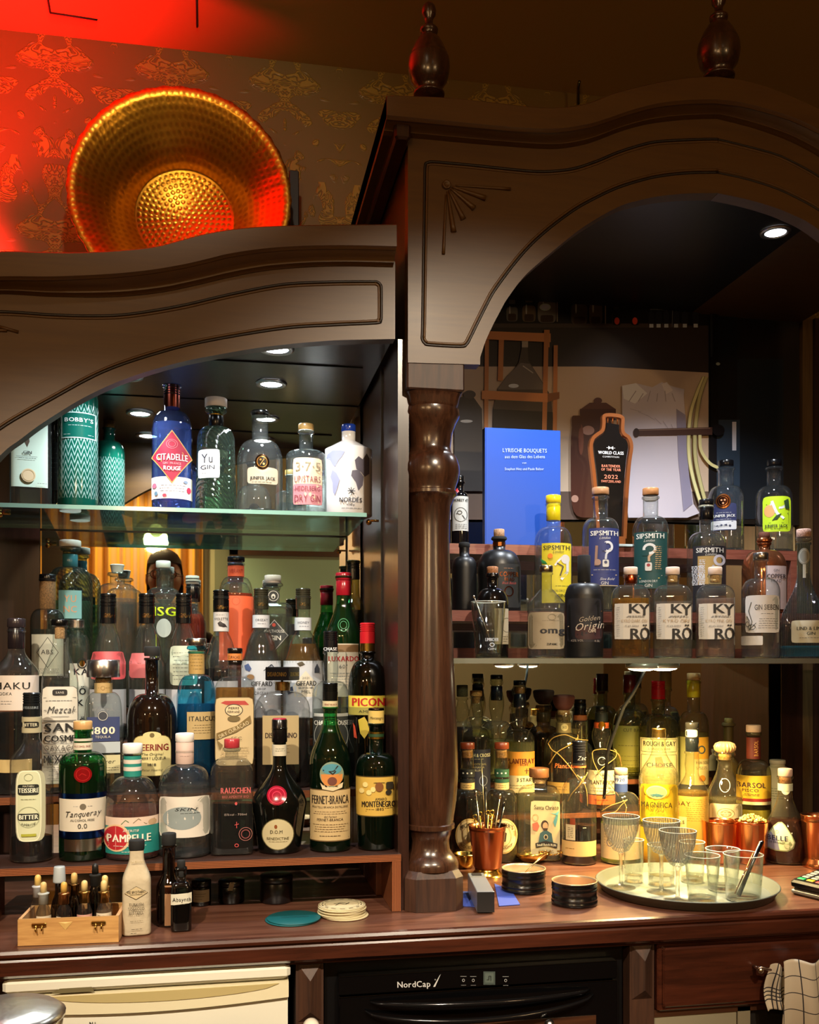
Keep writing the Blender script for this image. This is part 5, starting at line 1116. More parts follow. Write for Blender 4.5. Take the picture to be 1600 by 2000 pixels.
bt(T1(361), 'gin_bottle', 'stout clear gin bottle with white label and grey oval window', neck=(15.5, 1465, 1493), body=(50, 1538), st='round', liq=(1532, 'eef2f2'), g='e0e6e4',
   caps=[('cap', 1432, 1449, 17.8, 'e4dcd6'), ('seal', 1449, 1492, 17.4, 'cbb0a4', [('x', 350, 1474, 372, 1478, 1, '9a8078')])],
   art=[('R', 361, 1589, 48, 39, 'd8d0c4', dict(p=14)), ('o', 356, 1591, 36, 22, '8a9494'), ('t', 'SKIN', 362, 1574, 5.5, '22282a', 40, dict(it=.5)), ('x', 352, 1580, 392, 1583, 1, '4a5052')])
bt(T1(453), 'aperitif_bottle', 'square clear bottle with coral red stopper and lettering, half full of dark liquid', neck=(12.5, 1463, 1480), body=(41, 1512), st='round', p=7, dr=.8, liq=(1570, '10060a'), g='d6dad6',
   caps=[('cap', 1443, 1461, 15, 'g:a8323a'), ('fl', 1460, 1468, 18, 'G:e0e6e4')],
   art=['lettering', ('t', 'RAUSCHEN', 460, 1540, 11, 'c05a58', 56, dict(bold=.8)), ('t', 'BIO APÉRITIF BIO', 460, 1552, 4.5, 'b05a58', 50), ('t', '15%vol - 700ml', 460, 1586, 4, 'a09088', 42), ('g', 479, 1624, 13, 13, 1, 'a86860'), ('g', 479, 1624, 9, 9, 2, '7a3c3c'), ('o', 461, 1565, 2.5, 3, 'c04848'), ('l', [(462, 1600), (462, 1612)], 1.2, 'c04848'), ('l', [(458, 1606), (466, 1604)], 1.2, 'c04848'), ('g', 462, 1645, 4, 3.5, 1.2, 'c04848')])
bt(T1(546, .0), 'herbal_liqueur_bottle', 'black cone-shouldered herbal liqueur bottle with red wax seal and round cream label', neck=(13, 1420, 1490), body=(53, 1568), hb=41, st='s', gm=paint('080a08', .06, 0, .6),
   caps=[('seal', 1405, 1450, 15, 'g:0e0c0c'), ('cap', 1403, 1407, 13.5, 'g:a82a3c'), ('band', 1454, 1476, 14.4, 'c8c0a8', [('x', 536, 1460, 558, 1468, 2, '665')])],
   art=['wax_seal', ('o', 541, 1548, 19, 17.5, 'g:8c0c24'), ('g', 541, 1548, 16, 14.5, 1.6, 'g:c43048'), ('g', 541, 1548, 9, 8, 1.4, 'g:c43048'), ('#', 'label'), ('o', 543, 1622, 31, 31, '5a5434'), ('o', 543, 1622, 29.5, 29.5, 'c8bc94'), ('o', 539, 1607, 3, 4, '8a4a20'), ('t', 'D.O.M', 540, 1617, 6.5, '3a3420', 23), ('t', 'BENEDICTINE', 543, 1630, 5, '5a5236', 42), ('x', 524, 1635, 562, 1637, 1, '8a8060')])
bt(T1(645), 'bitter_bottle', 'dark green fernet bottle with round eagle sticker and beige text label', neck=(13.5, 1380, 1400), body=(40, 1490), st='s', g='0e7a2a', liq=(1432, '050805'),
   caps=[('screw', 1334, 1371, 15, 'g:0a0c0a'), ('band', 1369, 1383, 15.2, 'c4b894', [('t', 'FERNET-BRANCA', 646, 1376, 3.5, '8a2020', 24)])],
   art=[('r', 606, 1537, 684, 1637, '5a4424'), ('r', 606.5, 1539, 683.5, 1635, 'c2a878'), ('t', 'FERNET-BRANCA', 645, 1557, 16, '1e140c', 70, dict(bold=.6)), ('t', 'FRATELLI BRANCA DISTILLERIE', 645, 1571, 4, '3a2a18', 68), ('x', 612, 1578, 678, 1586, 2, '5a4630'), ('t', 'del fernet', 645, 1589, 4, '2a1c10', 24, dict(it=.3)), ('t', 'FERNET-BRANCA', 645, 1595, 5, '3a2a18', 50), ('x', 610, 1602, 680, 1620, 4, '6a5436'), ('x', 622, 1624, 668, 1628, 1, '4a3820'), ('l', [(608, 1631), (682, 1631)], .8, '6a5436'),
        ('#', 'round_sticker'), ('o', 648, 1508, 23, 24, '7a8a70'), ('p', [(627, 1508), (669, 1508), (668, 1520), (660, 1530), (636, 1530), (629, 1520)], 'c8803c'), ('o', 648, 1498, 19, 10, '4a8a98'), ('l', [(631, 1500), (644, 1503), (652, 1502), (660, 1492)], 2.4, '22180e'), ('l', [(644, 1503), (650, 1508), (656, 1502)], 2.6, '22180e'), ('o', 649, 1521, 9, 8, '6a3a2c'), ('p', [(626, 1524), (634, 1532), (662, 1532), (670, 1524), (668, 1534), (650, 1540), (630, 1536)], 'cfc09a')])
bt(T1(735, -.004), 'amaro_bottle', 'dark green amaro bottle with gold bands and yellow crested label', neck=(14, 1412, 1470), body=(41, 1506), hb=36, st='round', g='0a4a1c', liq=(1510, '060a05'),
   caps=[('cap', 1383, 1389, 15.4, 'm:3a2a20'), ('band', 1388, 1413, 15.6, 'c8ac5c', [('t', 'Montenegro', 736, 1402, 6, '2a1c0c', 26, dict(it=.2))]), ('band', 1429, 1433, 15.4, 'm:c8a848'), ('band', 1433, 1439, 15.2, '1c3a1c'), ('band', 1439, 1443, 15.4, 'm:c8a848')],
   art=[('r', 695, 1512, 775, 1590, '4a3a14'), ('r', 695.5, 1514, 774.5, 1588, 'c8a448'), ('t', 'AMARO', 744, 1556, 5.5, '2a1c0c', 22, dict(bold=.3)), ('t', 'MONTENEGRO', 739, 1565, 11, '1e1408', 64, dict(bold=.8, arc=1.5)), ('t', '1885', 742, 1575, 5, '2a1c0c', 15), ('x', 714, 1574, 732, 1577, 1, '5a4420'), ('x', 750, 1572, 770, 1575, 1, '5a4420'), ('l', [(715, 1579), (768, 1577)], .8, '5a4420')]+[('o', a, b, 5, 5, 'e0cc84') for a, b in ((707, 1540), (714, 1528), (721, 1543), (729, 1537))]+[('o', 741, 1532, 8, 9, '7a4a20'), ('R', 761, 1530, 7, 7, '2a2418'), ('o', 759, 1543, 6, 5, '2a2418'), ('l', [(730, 1524), (752, 1524)], 1, '4a3414')])
# ---- small bottles on the counter, left
bt(CN(267, yat(267, 1822, 0)), 'bitters_bottle', 'paper-wrapped tobacco bitters bottle with black cap, on the counter by the wooden box', neck=(13.5, 1660, 1672), body=(27, 1722), st='s', gm=paint('bcae92', .8, bump=1.0), lip=0, p=5,
   caps=[('cap', 1640, 1660, 15, 'f:111'), ('taper', 1658, 1668, 13.5, 'f:181614')],
   art=['lettering', ('d', 266, 1738, 22, 13, '2a2418'), ('d', 266, 1738, 21, 12.2, 'c8b48c'), ('t', 'FEE BROTHERS', 266, 1736, 5, '2a2418', 34), ('l', [(254, 1741), (278, 1741)], .7, '2a2418'), ('t', 'TURKISH', 266, 1760, 6, '3a3222', 27), ('t', 'TOBACCO', 266, 1768, 6, '3a3222', 30), ('t', 'BITTERS', 266, 1776, 6, '3a3222', 26), ('x', 254, 1790, 280, 1793, 1, '6a5c3c'), ('x', 256, 1806, 278, 1808, 1, '4a3c2c'), ('x', 256, 1813, 268, 1816, 1, '2a2418'), ('t', 'Fee Brothers', 268, 1680, 4, '8a7848', 26, dict(it=.3))])
bt(CN(330, yat(330, 1806, 0)), 'bitters_bottle', 'dark brown sauce-shaped bitters bottle with black cap and plain peach label', neck=(12.5, 1650, 1700), body=(24, 1735), st='s', g='2a1008', liq=(1700, '0c0402'), caps=[('cap', 1627, 1650, 14, 'f:121212')], art=[('r', 322, 1725, 353, 1802, 'a07450')])
bt(CN(354, yat(354, 1812, 0)-.012), 'absinthe_bottle', 'small black square bottle with handwritten-style absinthe label', neck=(9, 1694, 1720), body=(20, 1742), st='round', p=5, gm=paint('060606', .08, 0, .5), caps=[('cap', 1680, 1696, 8, 'f:141414'), ('seal', 1696, 1712, 10, 'f:141414')],
   art=[('p', [(334.5, 1742), (374, 1740), (374, 1760), (334.5, 1763)], 'd0ccb8'), ('t', 'Absynth', 355, 1752, 7.5, '1c1c1c', 35)])
# ---- tall cabinet, glass shelf front row
bt(RG(962, .045), 'gin_bottle', 'small dark apothecary gin bottle with cork and beige label, behind the straw glass', neck=(10.5, 1120, 1150), body=(31, 1180), g='1c1a18', gm=paint('0b0a0a', .08, 0, .5), caps=[('cork', 1107, 1121, 11, 'k:b07850'), ('fl', 1122, 1130, 13.5, 'g:0b0a0a')], art=[('r', 966, 1190, 993, 1259, 'b0a48a'), ('l', [(981, 1192), (981, 1257)], .7, '3a3428'), ('g', 990, 1222, 10, 14, .8, '3a3428'), ('x', 982, 1242, 992, 1256, 3, '3a3428')])
bt(RG(1067), 'gin_bottle', 'clear cone-shouldered gin bottle with silver cap and round bold grey letters', neck=(11, 1118, 1150), body=(37, 1178), st='cone', g='d8dcd6',
   caps=[('cap', 1105, 1118, 13, 'm:b8ac90')], liq=(1190, 'e6e6e0'),
   art=[('R', 1067, 1233, 35, 35.5, 'a89c86', dict(p=14)), ('t', 'omg', 1078, 1232, 13, '2c2e34', 46, dict(bold=2)), ('x', 1058, 1212, 1098, 1216, 1, '8a8270'), ('l', [(1056, 1249), (1098, 1249)], .7, '555'), ('t', 'ZUPANIC', 1078, 1259, 4, '1c1a18', 20, dict(bold=.3)), ('g', 1078, 1207, 8, 6, 1, '8a8270')])
bt(RG(1141, .01), 'gin_bottle', 'matt black gin bottle with pale brush script and a tall black capsule', neck=(12, 1090, 1140), body=(37, 1164), st='sq', gm=paint('0e0e10', .42), lip=0, caps=[('cap', 1085, 1138, 12.5, 'f:060606'), ('fl', 1138, 1150, 14, 'g:0a0a0a')],
   art=['lettering', ('R', 1141, 1213, 33, 42, '191820', dict(p=14)), ('R', 1150, 1238, 26, 12, '3a1c20', dict(p=4)), ('t', 'Golden', 1150, 1210, 9, 'a89c8c', 40, dict(it=.4, rot=-.12)), ('t', 'Origin', 1150, 1224, 14, 'c8bcae', 56, dict(it=.4, rot=-.12)), ('t', 'GIN', 1156, 1234, 5.5, 'c8bcae', 14), ('t', '42% VOL', 1128, 1252, 4, 'a8a098', 24), ('t', '0.5L', 1166, 1253, 4, 'a8a098', 10), ('l', [(1110, 1225), (1175, 1195)], 1.2, '8a6a3a')])
for c, lab, tint, capc in ((1232, 'amber square-shouldered gin bottle with copper neck seal and huge cropped black letters', 'c48a20', 'm:a85030'), (1314, 'clear square-shouldered gin bottle with huge cropped black letters, between the amber and the pink one', 'f0f0e8', None), (1397, 'faintly pink square-shouldered gin bottle with huge cropped black letters', 'f0d8cc', None)):
    kind = {1232: 'KYRÖ DARK GIN', 1314: 'KYRÖ GIN', 1397: 'KYRÖ PINK GIN'}[c]
    bt(RG(c), 'gin_bottle', lab, neck=(12, 1123, 1143), body=(37, 1168), st='round', p=5, dr=.8, liq=(1170 if c != 1314 else 1176, tint), group='square gin bottles with cropped letters',
       caps=[('cap', 1108, 1123, 13.4, 'd8c0b0'), ('seal', 1123, 1141, 12.8, capc) if capc else ('cork', 1123, 1138, 9.5, 'k:c89c60')],
       art=[('R', c+2, 1215, 32.5, 34.5, 'cdc8c0', dict(p=16)), ('p', [(c-30, 1181), (c-14, 1181), (c-14, 1249), (c-30, 1249)], 'c0beba'), ('t', 'K', c+7, 1190.5, 18, '121012', 20, dict(bold=1.6)), ('t', 'Y', c+25, 1193, 21, '121012', 19, dict(bold=1.4)), ('t', 'R', c+8, 1239, 20, '121012', 17, dict(bold=1.8)), ('t', 'Ö', c+26, 1239, 24, '121012', 17, dict(bold=1.4)), ('t', kind, c+7, 1214, 6, 'b09878', 48), ('x', c-8, 1204, c+30, 1208, 2, '444'), ('t', '42.6% 500ml', c+2, 1224, 3.5, '555', 26), ('x', c-27, 1186, c-20, 1245, 14, '888')])
bt(RG(1486), 'gin_bottle', 'clear gin bottle with silver cap and white botanical label, beside the ribbed teal one', neck=(12, 1092, 1130), body=(36, 1158), st='round', liq=(1168, 'f0eef0'),
   caps=[('cap', 1080, 1094, 14.5, 'm:a8a49c')],
   art=[('R', 1489, 1201, 31, 36, 'cfcac6', dict(p=16)), ('t', 'GIN SIEBEN', 1497, 1188, 10, '3a3638', 44), ('x', 1484, 1199, 1512, 1202, 1, '777'), ('x', 1480, 1208, 1518, 1230, 5, '777'), ('l', [(1466, 1232), (1470, 1215), (1464, 1195), (1469, 1178)], 1.2, '3a3c38'), ('l', [(1466, 1230), (1478, 1218)], 1.2, '3a3c38'), ('l', [(1466, 1215), (1461, 1205)], 1.2, '3a3c38'), ('g', 1470, 1226, 7, 5, 1, '3a3c38'), ('g', 1462, 1220, 4, 5, 1, '3a3c38'), ('#', 'sticker'), ('R', 1470, 1252, 20, 9, 'd4d0cc', dict(p=16))])
bt(RG(1570), 'gin_bottle', 'pear-shaped ribbed gin bottle with a teal base, pink cork and hanging seal', neck=(12, 1060, 1120), body=(44, 1225), st='s', gm=glass('b8d8dc', edge='58a0ac', twist=-1), liq=(1262, '8adcec'),
   caps=[('cork', 1034, 1050, 13.5, 'k:d0a898'), ('fl', 1049, 1058, 15, 'G:d8e4e4')],
   art=[('R', 1580, 1235, 32, 21.5, 'cdc8b0', dict(p=14)), ('t', 'LIND & LIME', 1581, 1229, 6.5, '24302c', 46, dict(bold=.3)), ('t', 'GIN', 1583, 1238.5, 5.5, '24302c', 15, dict(bold=.3)), ('x', 1562, 1246, 1604, 1248, 1, '777'), ('#', 'hanging_seal'), ('o', 1571, 1088, 11, 16, '8a8c84'), ('g', 1571, 1088, 9, 13, 1.2, 'b8b8ac'), ('r', 1568.5, 1104, 1574, 1130, 'b8b8ac')])
# ---- lower wood step
bt(P1(975), 'gin_bottle', 'matt black gin bottle with cork, flanged neck and copper lettering', neck=(12, 1050, 1075), body=(42, 1112), st='round', gm=paint('0c0c0e', .38), caps=[('cork', 1034, 1049, 10.5, 'k:c09878'), ('fl', 1049, 1057, 15.5, 'f:0a0a0a'), ('band', 1060, 1068, 12.6, 'm:a86838')],
   art=[('R', 995, 1147, 22, 42, '181819', dict(p=14)), ('t', 'COPPER', 994, 1125, 9, 'm:a8603c', 36, dict(bold=.5)), ('t', 'HEAD', 995, 1135, 6.5, 'm:a8603c', 18, dict(bold=.4)), ('t', 'Black Batch', 994, 1142, 4.5, 'a03c34', 26, dict(it=.3)), ('g', 994, 1158, 9, 10, 2, 'm:7a3c24'), ('x', 984, 1112, 1004, 1116, 1, '9a6a4a')])
bt(P1(907, .0), 'gin_bottle', 'matt black round-shouldered bottle mostly hidden behind the turned column', neck=(10, 1066, 1088), body=(24, 1110), st='round', gm=paint('09090a', .4), lip=0, caps=[('cap', 1060, 1070, 11, 'f:060606')])
bt(P1(1081), 'gin_bottle', 'clear gin bottle with a dripping yellow wax neck and bright yellow label with a swan', neck=(13, 983, 1030), body=(37, 1066), st='round', liq=(1068, 'eeeee6'),
   caps=[('wax', 968, 984, 14.8, 'g:d8c020'), ('wax', 983, 1018, 13.9, 'g:c8b418')],
   art=[('r', 1059, 1065, 1115, 1180, 'cdbc28'), ('t', 'SIPSMITH', 1087, 1074, 8.5, '2a2810', 50, dict(bold=.3)), ('t', 'London', 1090, 1082, 5.5, '2a2810', 20, dict(it=.4)), ('o', 1104, 1096, 8, 9, 'c8c4c0'), ('l', [(1098, 1092), (1090, 1100), (1084, 1108)], 3.5, 'd8d4cc'), ('l', [(1108, 1100), (1108, 1120), (1096, 1135)], 5, 'c8c8c8'), ('l', [(1088, 1104), (1100, 1110), (1094, 1128)], 2.5, '4a4030'), ('o', 1075, 1090, 5, 5, 'e08020'), ('p', [(1056, 1094), (1066, 1100), (1070, 1106), (1060, 1104)], '2a7a3a'), ('x', 1084, 1146, 1112, 1149, 1, '4a4410'), ('t', 'LEMON DRIZZLE', 1093, 1157, 4.5, '3a3610', 38), ('t', 'GIN', 1096, 1166, 6, '3a3610', 14)])
bt(P1(1173), 'gin_bottle', 'clear gin bottle with cork and navy label with a swan', neck=(14.5, 970, 1012), body=(36, 1042), st='round', liq=(1140, 'eceee8'),
   caps=[('cap', 953, 967, 16.5, 'w:b08058'), ('fl', 967, 977, 14.5, 'G:e8e4d4')],
   art=[('r', 1151, 1036, 1208, 1148, '232c62'), ('t', 'SIPSMITH', 1180, 1046, 9, 'd8d4cc', 52, dict(bold=.5)), ('t', 'London', 1181, 1055, 5, 'c8c4bc', 20, dict(it=.4)), ('g', 1187, 1072, 10, 11, 4.5, 'c8c8cc'), ('r', 1176, 1064, 1184, 1080, '232c62'), ('l', [(1192, 1076), (1184, 1086), (1183, 1096)], 4, 'b8b8bc'), ('R', 1183, 1104, 6, 7, 'c0bcb4'), ('o', 1183, 1102, 3, 3, '3a3c58'), ('l', [(1166, 1070), (1164, 1108)], 5, '8a6a5c'), ('o', 1168, 1102, 6, 6, '9a7a68'), ('x', 1156, 1115, 1204, 1118, 1, 'a8a4a0'), ('l', [(1156, 1126), (1204, 1126)], 1.6, 'b8a47c'), ('t', 'Sloe Bold', 1185, 1134, 4.5, 'c8c4bc', 26, dict(it=.4)), ('t', 'GIN', 1181, 1142, 6, 'c8c4bc', 14), ('r', 1153, 1146, 1206, 1147.5, 'b8a47c')])
bt(P1(1271), 'gin_bottle', 'clear gin bottle with cork and dark green label with a question-mark swan', neck=(14.5, 970, 1010), body=(35, 1042), hb=31, st='round', liq=(1130, 'eceee8'),
   caps=[('cap', 954, 968, 15.5, 'w:b07848'), ('fl', 968, 979, 14.5, 'G:e8e0c8')],
   art=[('r', 1240, 1043, 1302, 1152, '12403e'), ('t', 'SIPSMITH', 1270, 1051, 9.5, 'd8d8d0', 52, dict(bold=.6)), ('t', 'London', 1268, 1060, 5, 'c8c8c0', 20, dict(it=.4)), ('g', 1269, 1076, 13, 11, 5, 'd0d0cc'), ('r', 1255, 1078, 1268, 1089, '12403e'), ('l', [(1279, 1080), (1268, 1090), (1268, 1100)], 4.5, 'b89878'), ('R', 1267, 1110, 6.5, 8, 'c8c4bc'), ('o', 1267, 1107, 3.5, 3, '9a3a3a'), ('x', 1279, 1070, 1292, 1116, 12, 'a8885c', dict(th=1.6)), ('l', [(1247, 1127), (1293, 1127)], .8, 'a8a49a'), ('l', [(1250, 1132), (1288, 1132)], 1.6, 'b8a050'), ('t', 'LONDON DRY', 1267, 1138, 4.2, 'd0d0c8', 34), ('t', 'GIN', 1267, 1146, 6, 'c8c8c0', 14)])
bt(P1(1380, -.004), 'gin_bottle', 'clear gin bottle with black capsule and black label with silver leaves', neck=(13, 988, 1040), body=(37, 1070), st='round', liq=(1120, 'eceae6'),
   caps=[('cap', 976, 988, 14, 'g:101012'), ('seal', 990, 1016, 13.6, 'g:08080a'), ('band', 987, 991, 13.4, 'c8c0a8')],
   art=[('r', 1355, 1070, 1416, 1195, '17151d'), ('t', 'SIPSMITH', 1386, 1078.5, 9, 'd8d4cc', 50, dict(bold=.5)), ('t', 'London', 1388, 1086.5, 5, 'c8c4bc', 20, dict(it=.4)), ('r', 1364, 1090, 1408, 1144, 'a8884c'), ('g', 1404, 1098, 11, 11, 5, 'c0bcc8'), ('x', 1352, 1108, 1378, 1146, 13, 'd0d0d4', dict(th=1.7)), ('x', 1366, 1096, 1378, 1144, 14, 'c8c8cc', dict(th=1.7)), ('l', [(1394, 1108), (1384, 1120)], 4, 'c0bcc8'), ('l', [(1374, 1149), (1410, 1149)], .8, '998')])
bt(P1(1493), 'gin_bottle', 'polished copper-coloured gin bottle with cork and pale pink label', neck=(11, 1060, 1075), body=(42, 1115), st='round', gm=paint('a86844', .12, .85), caps=[('cork', 1040, 1052, 10.5, 'k:6a3820'), ('fl', 1052, 1061, 15, 'm:b87850'), ('band', 1062, 1066, 11.6, 'g:1a1210')],
   art=[('r', 1496, 1109, 1533, 1192, 'cbb8b8'), ('t', 'COPPER', 1515, 1129, 8, '3a2a2c', 34, dict(bold=.6)), ('t', 'GIN', 1515, 1118, 4.5, '3a2a2c', 10), ('t', 'HEAD', 1515, 1138, 5, '3a2a2c', 18)])
# ---- upper wood step
bt(P2(898, -.01), 'gin_bottle', 'small dark bottle with a white engraved-animal label and red tag, next to the column', neck=(8, 940, 962), body=(17.5, 975), st='round', gm=paint('0b0a0c', .08, 0, .5), caps=[('cap', 930, 944, 9, 'g:0a0a0a')],
   art=[('r', 884, 972, 915, 1039, 'b8b8b4'), ('t', 'MONKEY 47', 900, 980, 5.5, '22201e', 28, dict(bold=.4)), ('g', 900, 1008, 13, 14, 1, '33312e'), ('g', 898, 1004, 5, 4, 1.4, '33312e'), ('l', [(891, 1006), (904, 1010), (908, 1016)], 1.6, '33312e'), ('l', [(890, 1017), (912, 1017)], .8, '33312e'), ('x', 888, 1025, 912, 1036, 3, '55534e'), ('p', [(885, 962), (893, 955), (897, 962), (889, 971)], 'c83030')])
bt(P2(1418), 'gin_bottle', 'clear gin bottle with copper badge and navy and white label, on the upper step', neck=(14.5, 914, 950), body=(34, 978), liq=(1034, 'e8ece8'), g='ccd6da',
   caps=[('cap', 900, 912, 14.5, 'g:08080a')],
   art=[('R', 1414, 1014, 23.5, 26, '222a52', dict(p=16)), ('R', 1414, 1030, 23.5, 8.5, 'c8c8ca', dict(p=16)), ('t', 'JUNIPER JACK', 1414, 1012, 5, 'd0d0cc', 42, dict(bold=.4)), ('x', 1398, 1005, 1430, 1007, 1, '9a9aa4'), ('x', 1400, 1018, 1428, 1020, 1, '9a9aa4'), ('t', 'Swedish Edition', 1412, 1031, 4, '333', 32), ('#', 'badge'), ('o', 1413, 984, 14, 14, 'm:b0784c'), ('o', 1413, 984, 11, 11, 'm:3a2420'), ('g', 1413, 984, 9, 9, 1, 'm:c08860'), ('o', 1410, 982, 1.8, 1.8, 'c08860'), ('o', 1416, 982, 1.8, 1.8, 'c08860'), ('o', 1413, 988, 1.8, 1.8, 'c08860')])
bt(P2(1512), 'gin_bottle', 'clear gin bottle with black cap and lime yellow blossom label, on the upper step', neck=(14, 913, 950), body=(35, 978), liq=(1046, 'e8ece8'), g='ccd6da',
   caps=[('cap', 899, 911, 14, 'g:08080a')],
   art=[('R', 1517, 1009, 25.5, 34, 'b6d41c', dict(p=10)), ('o', 1504, 1003, 10, 12, 'd8a060'), ('l', [(1498, 990), (1515, 1002), (1538, 1008)], 1.4, '3a4a20'), ('l', [(1508, 984), (1514, 1000), (1520, 1012)], 5, 'd8dcd8'), ('l', [(1505, 990), (1524, 998), (1536, 992)], 4.5, 'd0d4d0'), ('l', [(1514, 1004), (1530, 1018)], 4.5, 'd8dcd4'), ('p', [(1508, 1022), (1516, 1012), (1526, 1008), (1518, 1020)], '24401c'), ('p', [(1530, 984), (1538, 980), (1540, 998), (1533, 1000)], '24401c'), ('t', 'JUNIPER JACK', 1516, 1032, 5.5, '22301c', 42, dict(bold=.4)), ('x', 1504, 1037, 1528, 1039, 1, '3a4a20'), ('l', [(1502, 1026), (1530, 1026)], .6, '22301c')])
# ---- lower right compartment, rear row (R3)
bt(R3(903), 'rum_bottle', 'dark rum bottle with olive cork and bulging neck, hard against the column', neck=(9.5, 1362, 1410), body=(22, 1440), bulge=4, st='round', liq=(1420, '3a1006'), g='e0e0c8', caps=[('cork', 1338, 1361, 11, 'k:4a4020')])
bt(R3(970), 'rum_bottle', 'clear rum bottle with dark stopper and navy neck sleeve, taller one behind the orange label', neck=(10, 1325, 1408), body=(34, 1440), bulge=5, st='round', g='e8ecd0', liq=(1445, 'd8d8a8'), caps=[('cap', 1318, 1327, 12, 'g:0c0c12'), ('fl', 1327, 1340, 13, 'G:e8ecd8'), ('seal', 1340, 1368, 11.5, 'g:14182c')])
bt(R3(1062), 'rum_decanter', 'dark decanter with a broad black bowl-shaped stopper, behind the raffia bottles', neck=(13, 1378, 1418), body=(33, 1450), st='round', g='7a5a28', liq=(1432, '2a1406'), caps=[('mush', 1347, 1376, 21, 'f:2e1a14'), ('fl', 1377, 1390, 16.5, 'G:c8b880'), ('seal', 1391, 1410, 14, 'g:3a2c14')])
bt(R3(1133), 'rum_bottle', 'clear bulb-necked bottle with black top and orange-gold neck band', neck=(10, 1378, 1450), body=(27, 1478), bulge=6.5, st='round', g='e4e4c8', liq=(1470, '6a3a18'), caps=[('cap', 1366, 1373, 11.5, 'g:1c100c'), ('seal', 1373, 1396, 12, 'g:0c0a0a'), ('band', 1397, 1407, 13.5, 'b05a20'), ('band', 1395, 1409, 13.2, 'm:8a5020')])
bt(R3(1230), 'wine_bottle', 'olive glass bottle with a dark red capsule and mustard label, behind the cable', neck=(11, 1352, 1385), body=(33, 1420), st='round', g='a8a85c', liq=(1440, '9a9a40'), caps=[('cap', 1318, 1354, 12.5, 'g:5a0c0c')],
   art=[('r', 1198, 1416, 1262, 1530, '8c8434'), ('l', [(1198, 1442), (1262, 1442)], 1.4, '4a4418'), ('t', 'CUT BAR', 1236, 1424, 6, '3a3414', 36), ('x', 1204, 1452, 1256, 1456, 1, '4a4418'), ('x', 1204, 1470, 1256, 1520, 6, '6a6428')])
bt(R3(1300), 'rum_bottle', 'clear bottle with a brown and yellow capsule, directly under the puck lights', neck=(10, 1345, 1380), body=(28, 1412), st='round', g='c8c890', caps=[('cap', 1304, 1347, 11.5, '8a6a2c')])
bt(CN(1423, 2.3), 'tequila_bottle', 'olive brown ceramic bottle with cork in a flared neck', neck=(9.5, 1412, 1470), body=(22, 1500), st='s', gm=paint('5a4a24', .35), caps=[('cork', 1403, 1413, 8, 'k:8a7a40'), ('fl', 1412, 1420, 13, 'f:5a4a24')], lip=0)
bt(CN(1519, 2.3), 'spirit_bottle', 'squat white-wrapped bottle with green print behind the amber pear-shaped bottle', neck=(14, 1488, 1497), body=(20, 1506), st='round', gm=paint('b0ac94', .6), lip=0, caps=[('cap', 1484, 1492, 15, 'c8c4b4')], art=['lettering', ('g', 1524, 1530, 5, 4, 1.2, '3a8a5a'), ('x', 1506, 1536, 1534, 1560, 5, '6a7a60')])
# ---- second row (R2)
bt(R2(930, -.002), 'rum_bottle', 'dark rum bottle with cork and navy label with silver capitals', neck=(10, 1360, 1420), body=(28, 1448), bulge=4.5, st='round', liq=(1440, '2a0c04'), g='e6e6d4', caps=[('cork', 1349, 1360, 12, 'k:c08c4c'), ('taper', 1360, 1374, 9, 'k:a8783c')],
   art=[('r', 906, 1462, 958, 1560, '191c30'), ('t', 'SMITH & CROSS', 934, 1473, 6.5, 'c8c09c', 46, dict(bold=.5)), ('x', 920, 1479, 946, 1481, 1, '9a9478'), ('t', 'TRADITIONAL', 934, 1490, 4, 'a8a07c', 32), ('t', 'JAMAICA', 934, 1496, 4, 'a8a07c', 24), ('t', 'RUM', 934, 1502, 4, 'a8a07c', 12), ('g', 944, 1522, 8, 10, 1.2, '7a8090'), ('x', 914, 1542, 952, 1550, 2, '8a8468')])
bt(R2(1015), 'rum_bottle', 'clear rum bottle with navy neck sleeve and orange and cream label', neck=(10.5, 1340, 1425), body=(30, 1455), bulge=6, st='round', liq=(1450, 'e0dc9c'), g='eceedc',
   caps=[('cap', 1329, 1339, 12, 'g:0c1416'), ('fl', 1338, 1354, 13, 'G:e8d8a0'), ('cork', 1341, 1354, 10, 'k:c89c50'), ('seal', 1355, 1382, 12, 'g:1e2234')],
   art=[('r', 986, 1466, 1044, 1512, 'c8842c'), ('r', 986, 1512, 1044, 1545, 'c8b88c'), ('t', 'PLANTERAY', 1017, 1484, 9.5, '5a1c10', 52, dict(bold=.5)), ('t', '- RUM -', 1024, 1491, 4, '5a1c10', 24), ('t', '3 STARS', 1026, 1520, 7, '2a2418', 32, dict(bold=.3)), ('l', [(1029, 1498), (1029, 1508)], 1.4, '3a1c10'), ('l', [(1025, 1502), (1033, 1502)], 1, '3a1c10'), ('x', 992, 1528, 1042, 1538, 2, '7a6a44')])
bt(R2(1101, -.004), 'rum_decanter', 'globe-bodied rum decanter with a broad brown stopper, band label and raffia ties', neck=(13, 1395, 1432), body=(38, 1470), st='round', liq=(1478, '5a1c08'), g='e8e6cc',
   caps=[('mush', 1357, 1388, 22, 'f:6a3c34'), ('cork', 1387, 1396, 12, 'k:c8a068'), ('fl', 1392, 1408, 16, 'G:e4dcc0'), ('band', 1411, 1431, 14.5, '8a7a50', [('o', 1103, 1420, 7, 7, 'd0c088'), ('t', 'XO', 1103, 1420, 5, '3a3018', 8)])],
   art=[('t', 'Plantation', 1108, 1492, 9, 'c86830', 48, dict(it=.15, bold=.5)), ('r', 1070, 1524, 1112, 1545, '9a7a3c'), ('x', 1074, 1530, 1110, 1540, 2, '5a4018')])
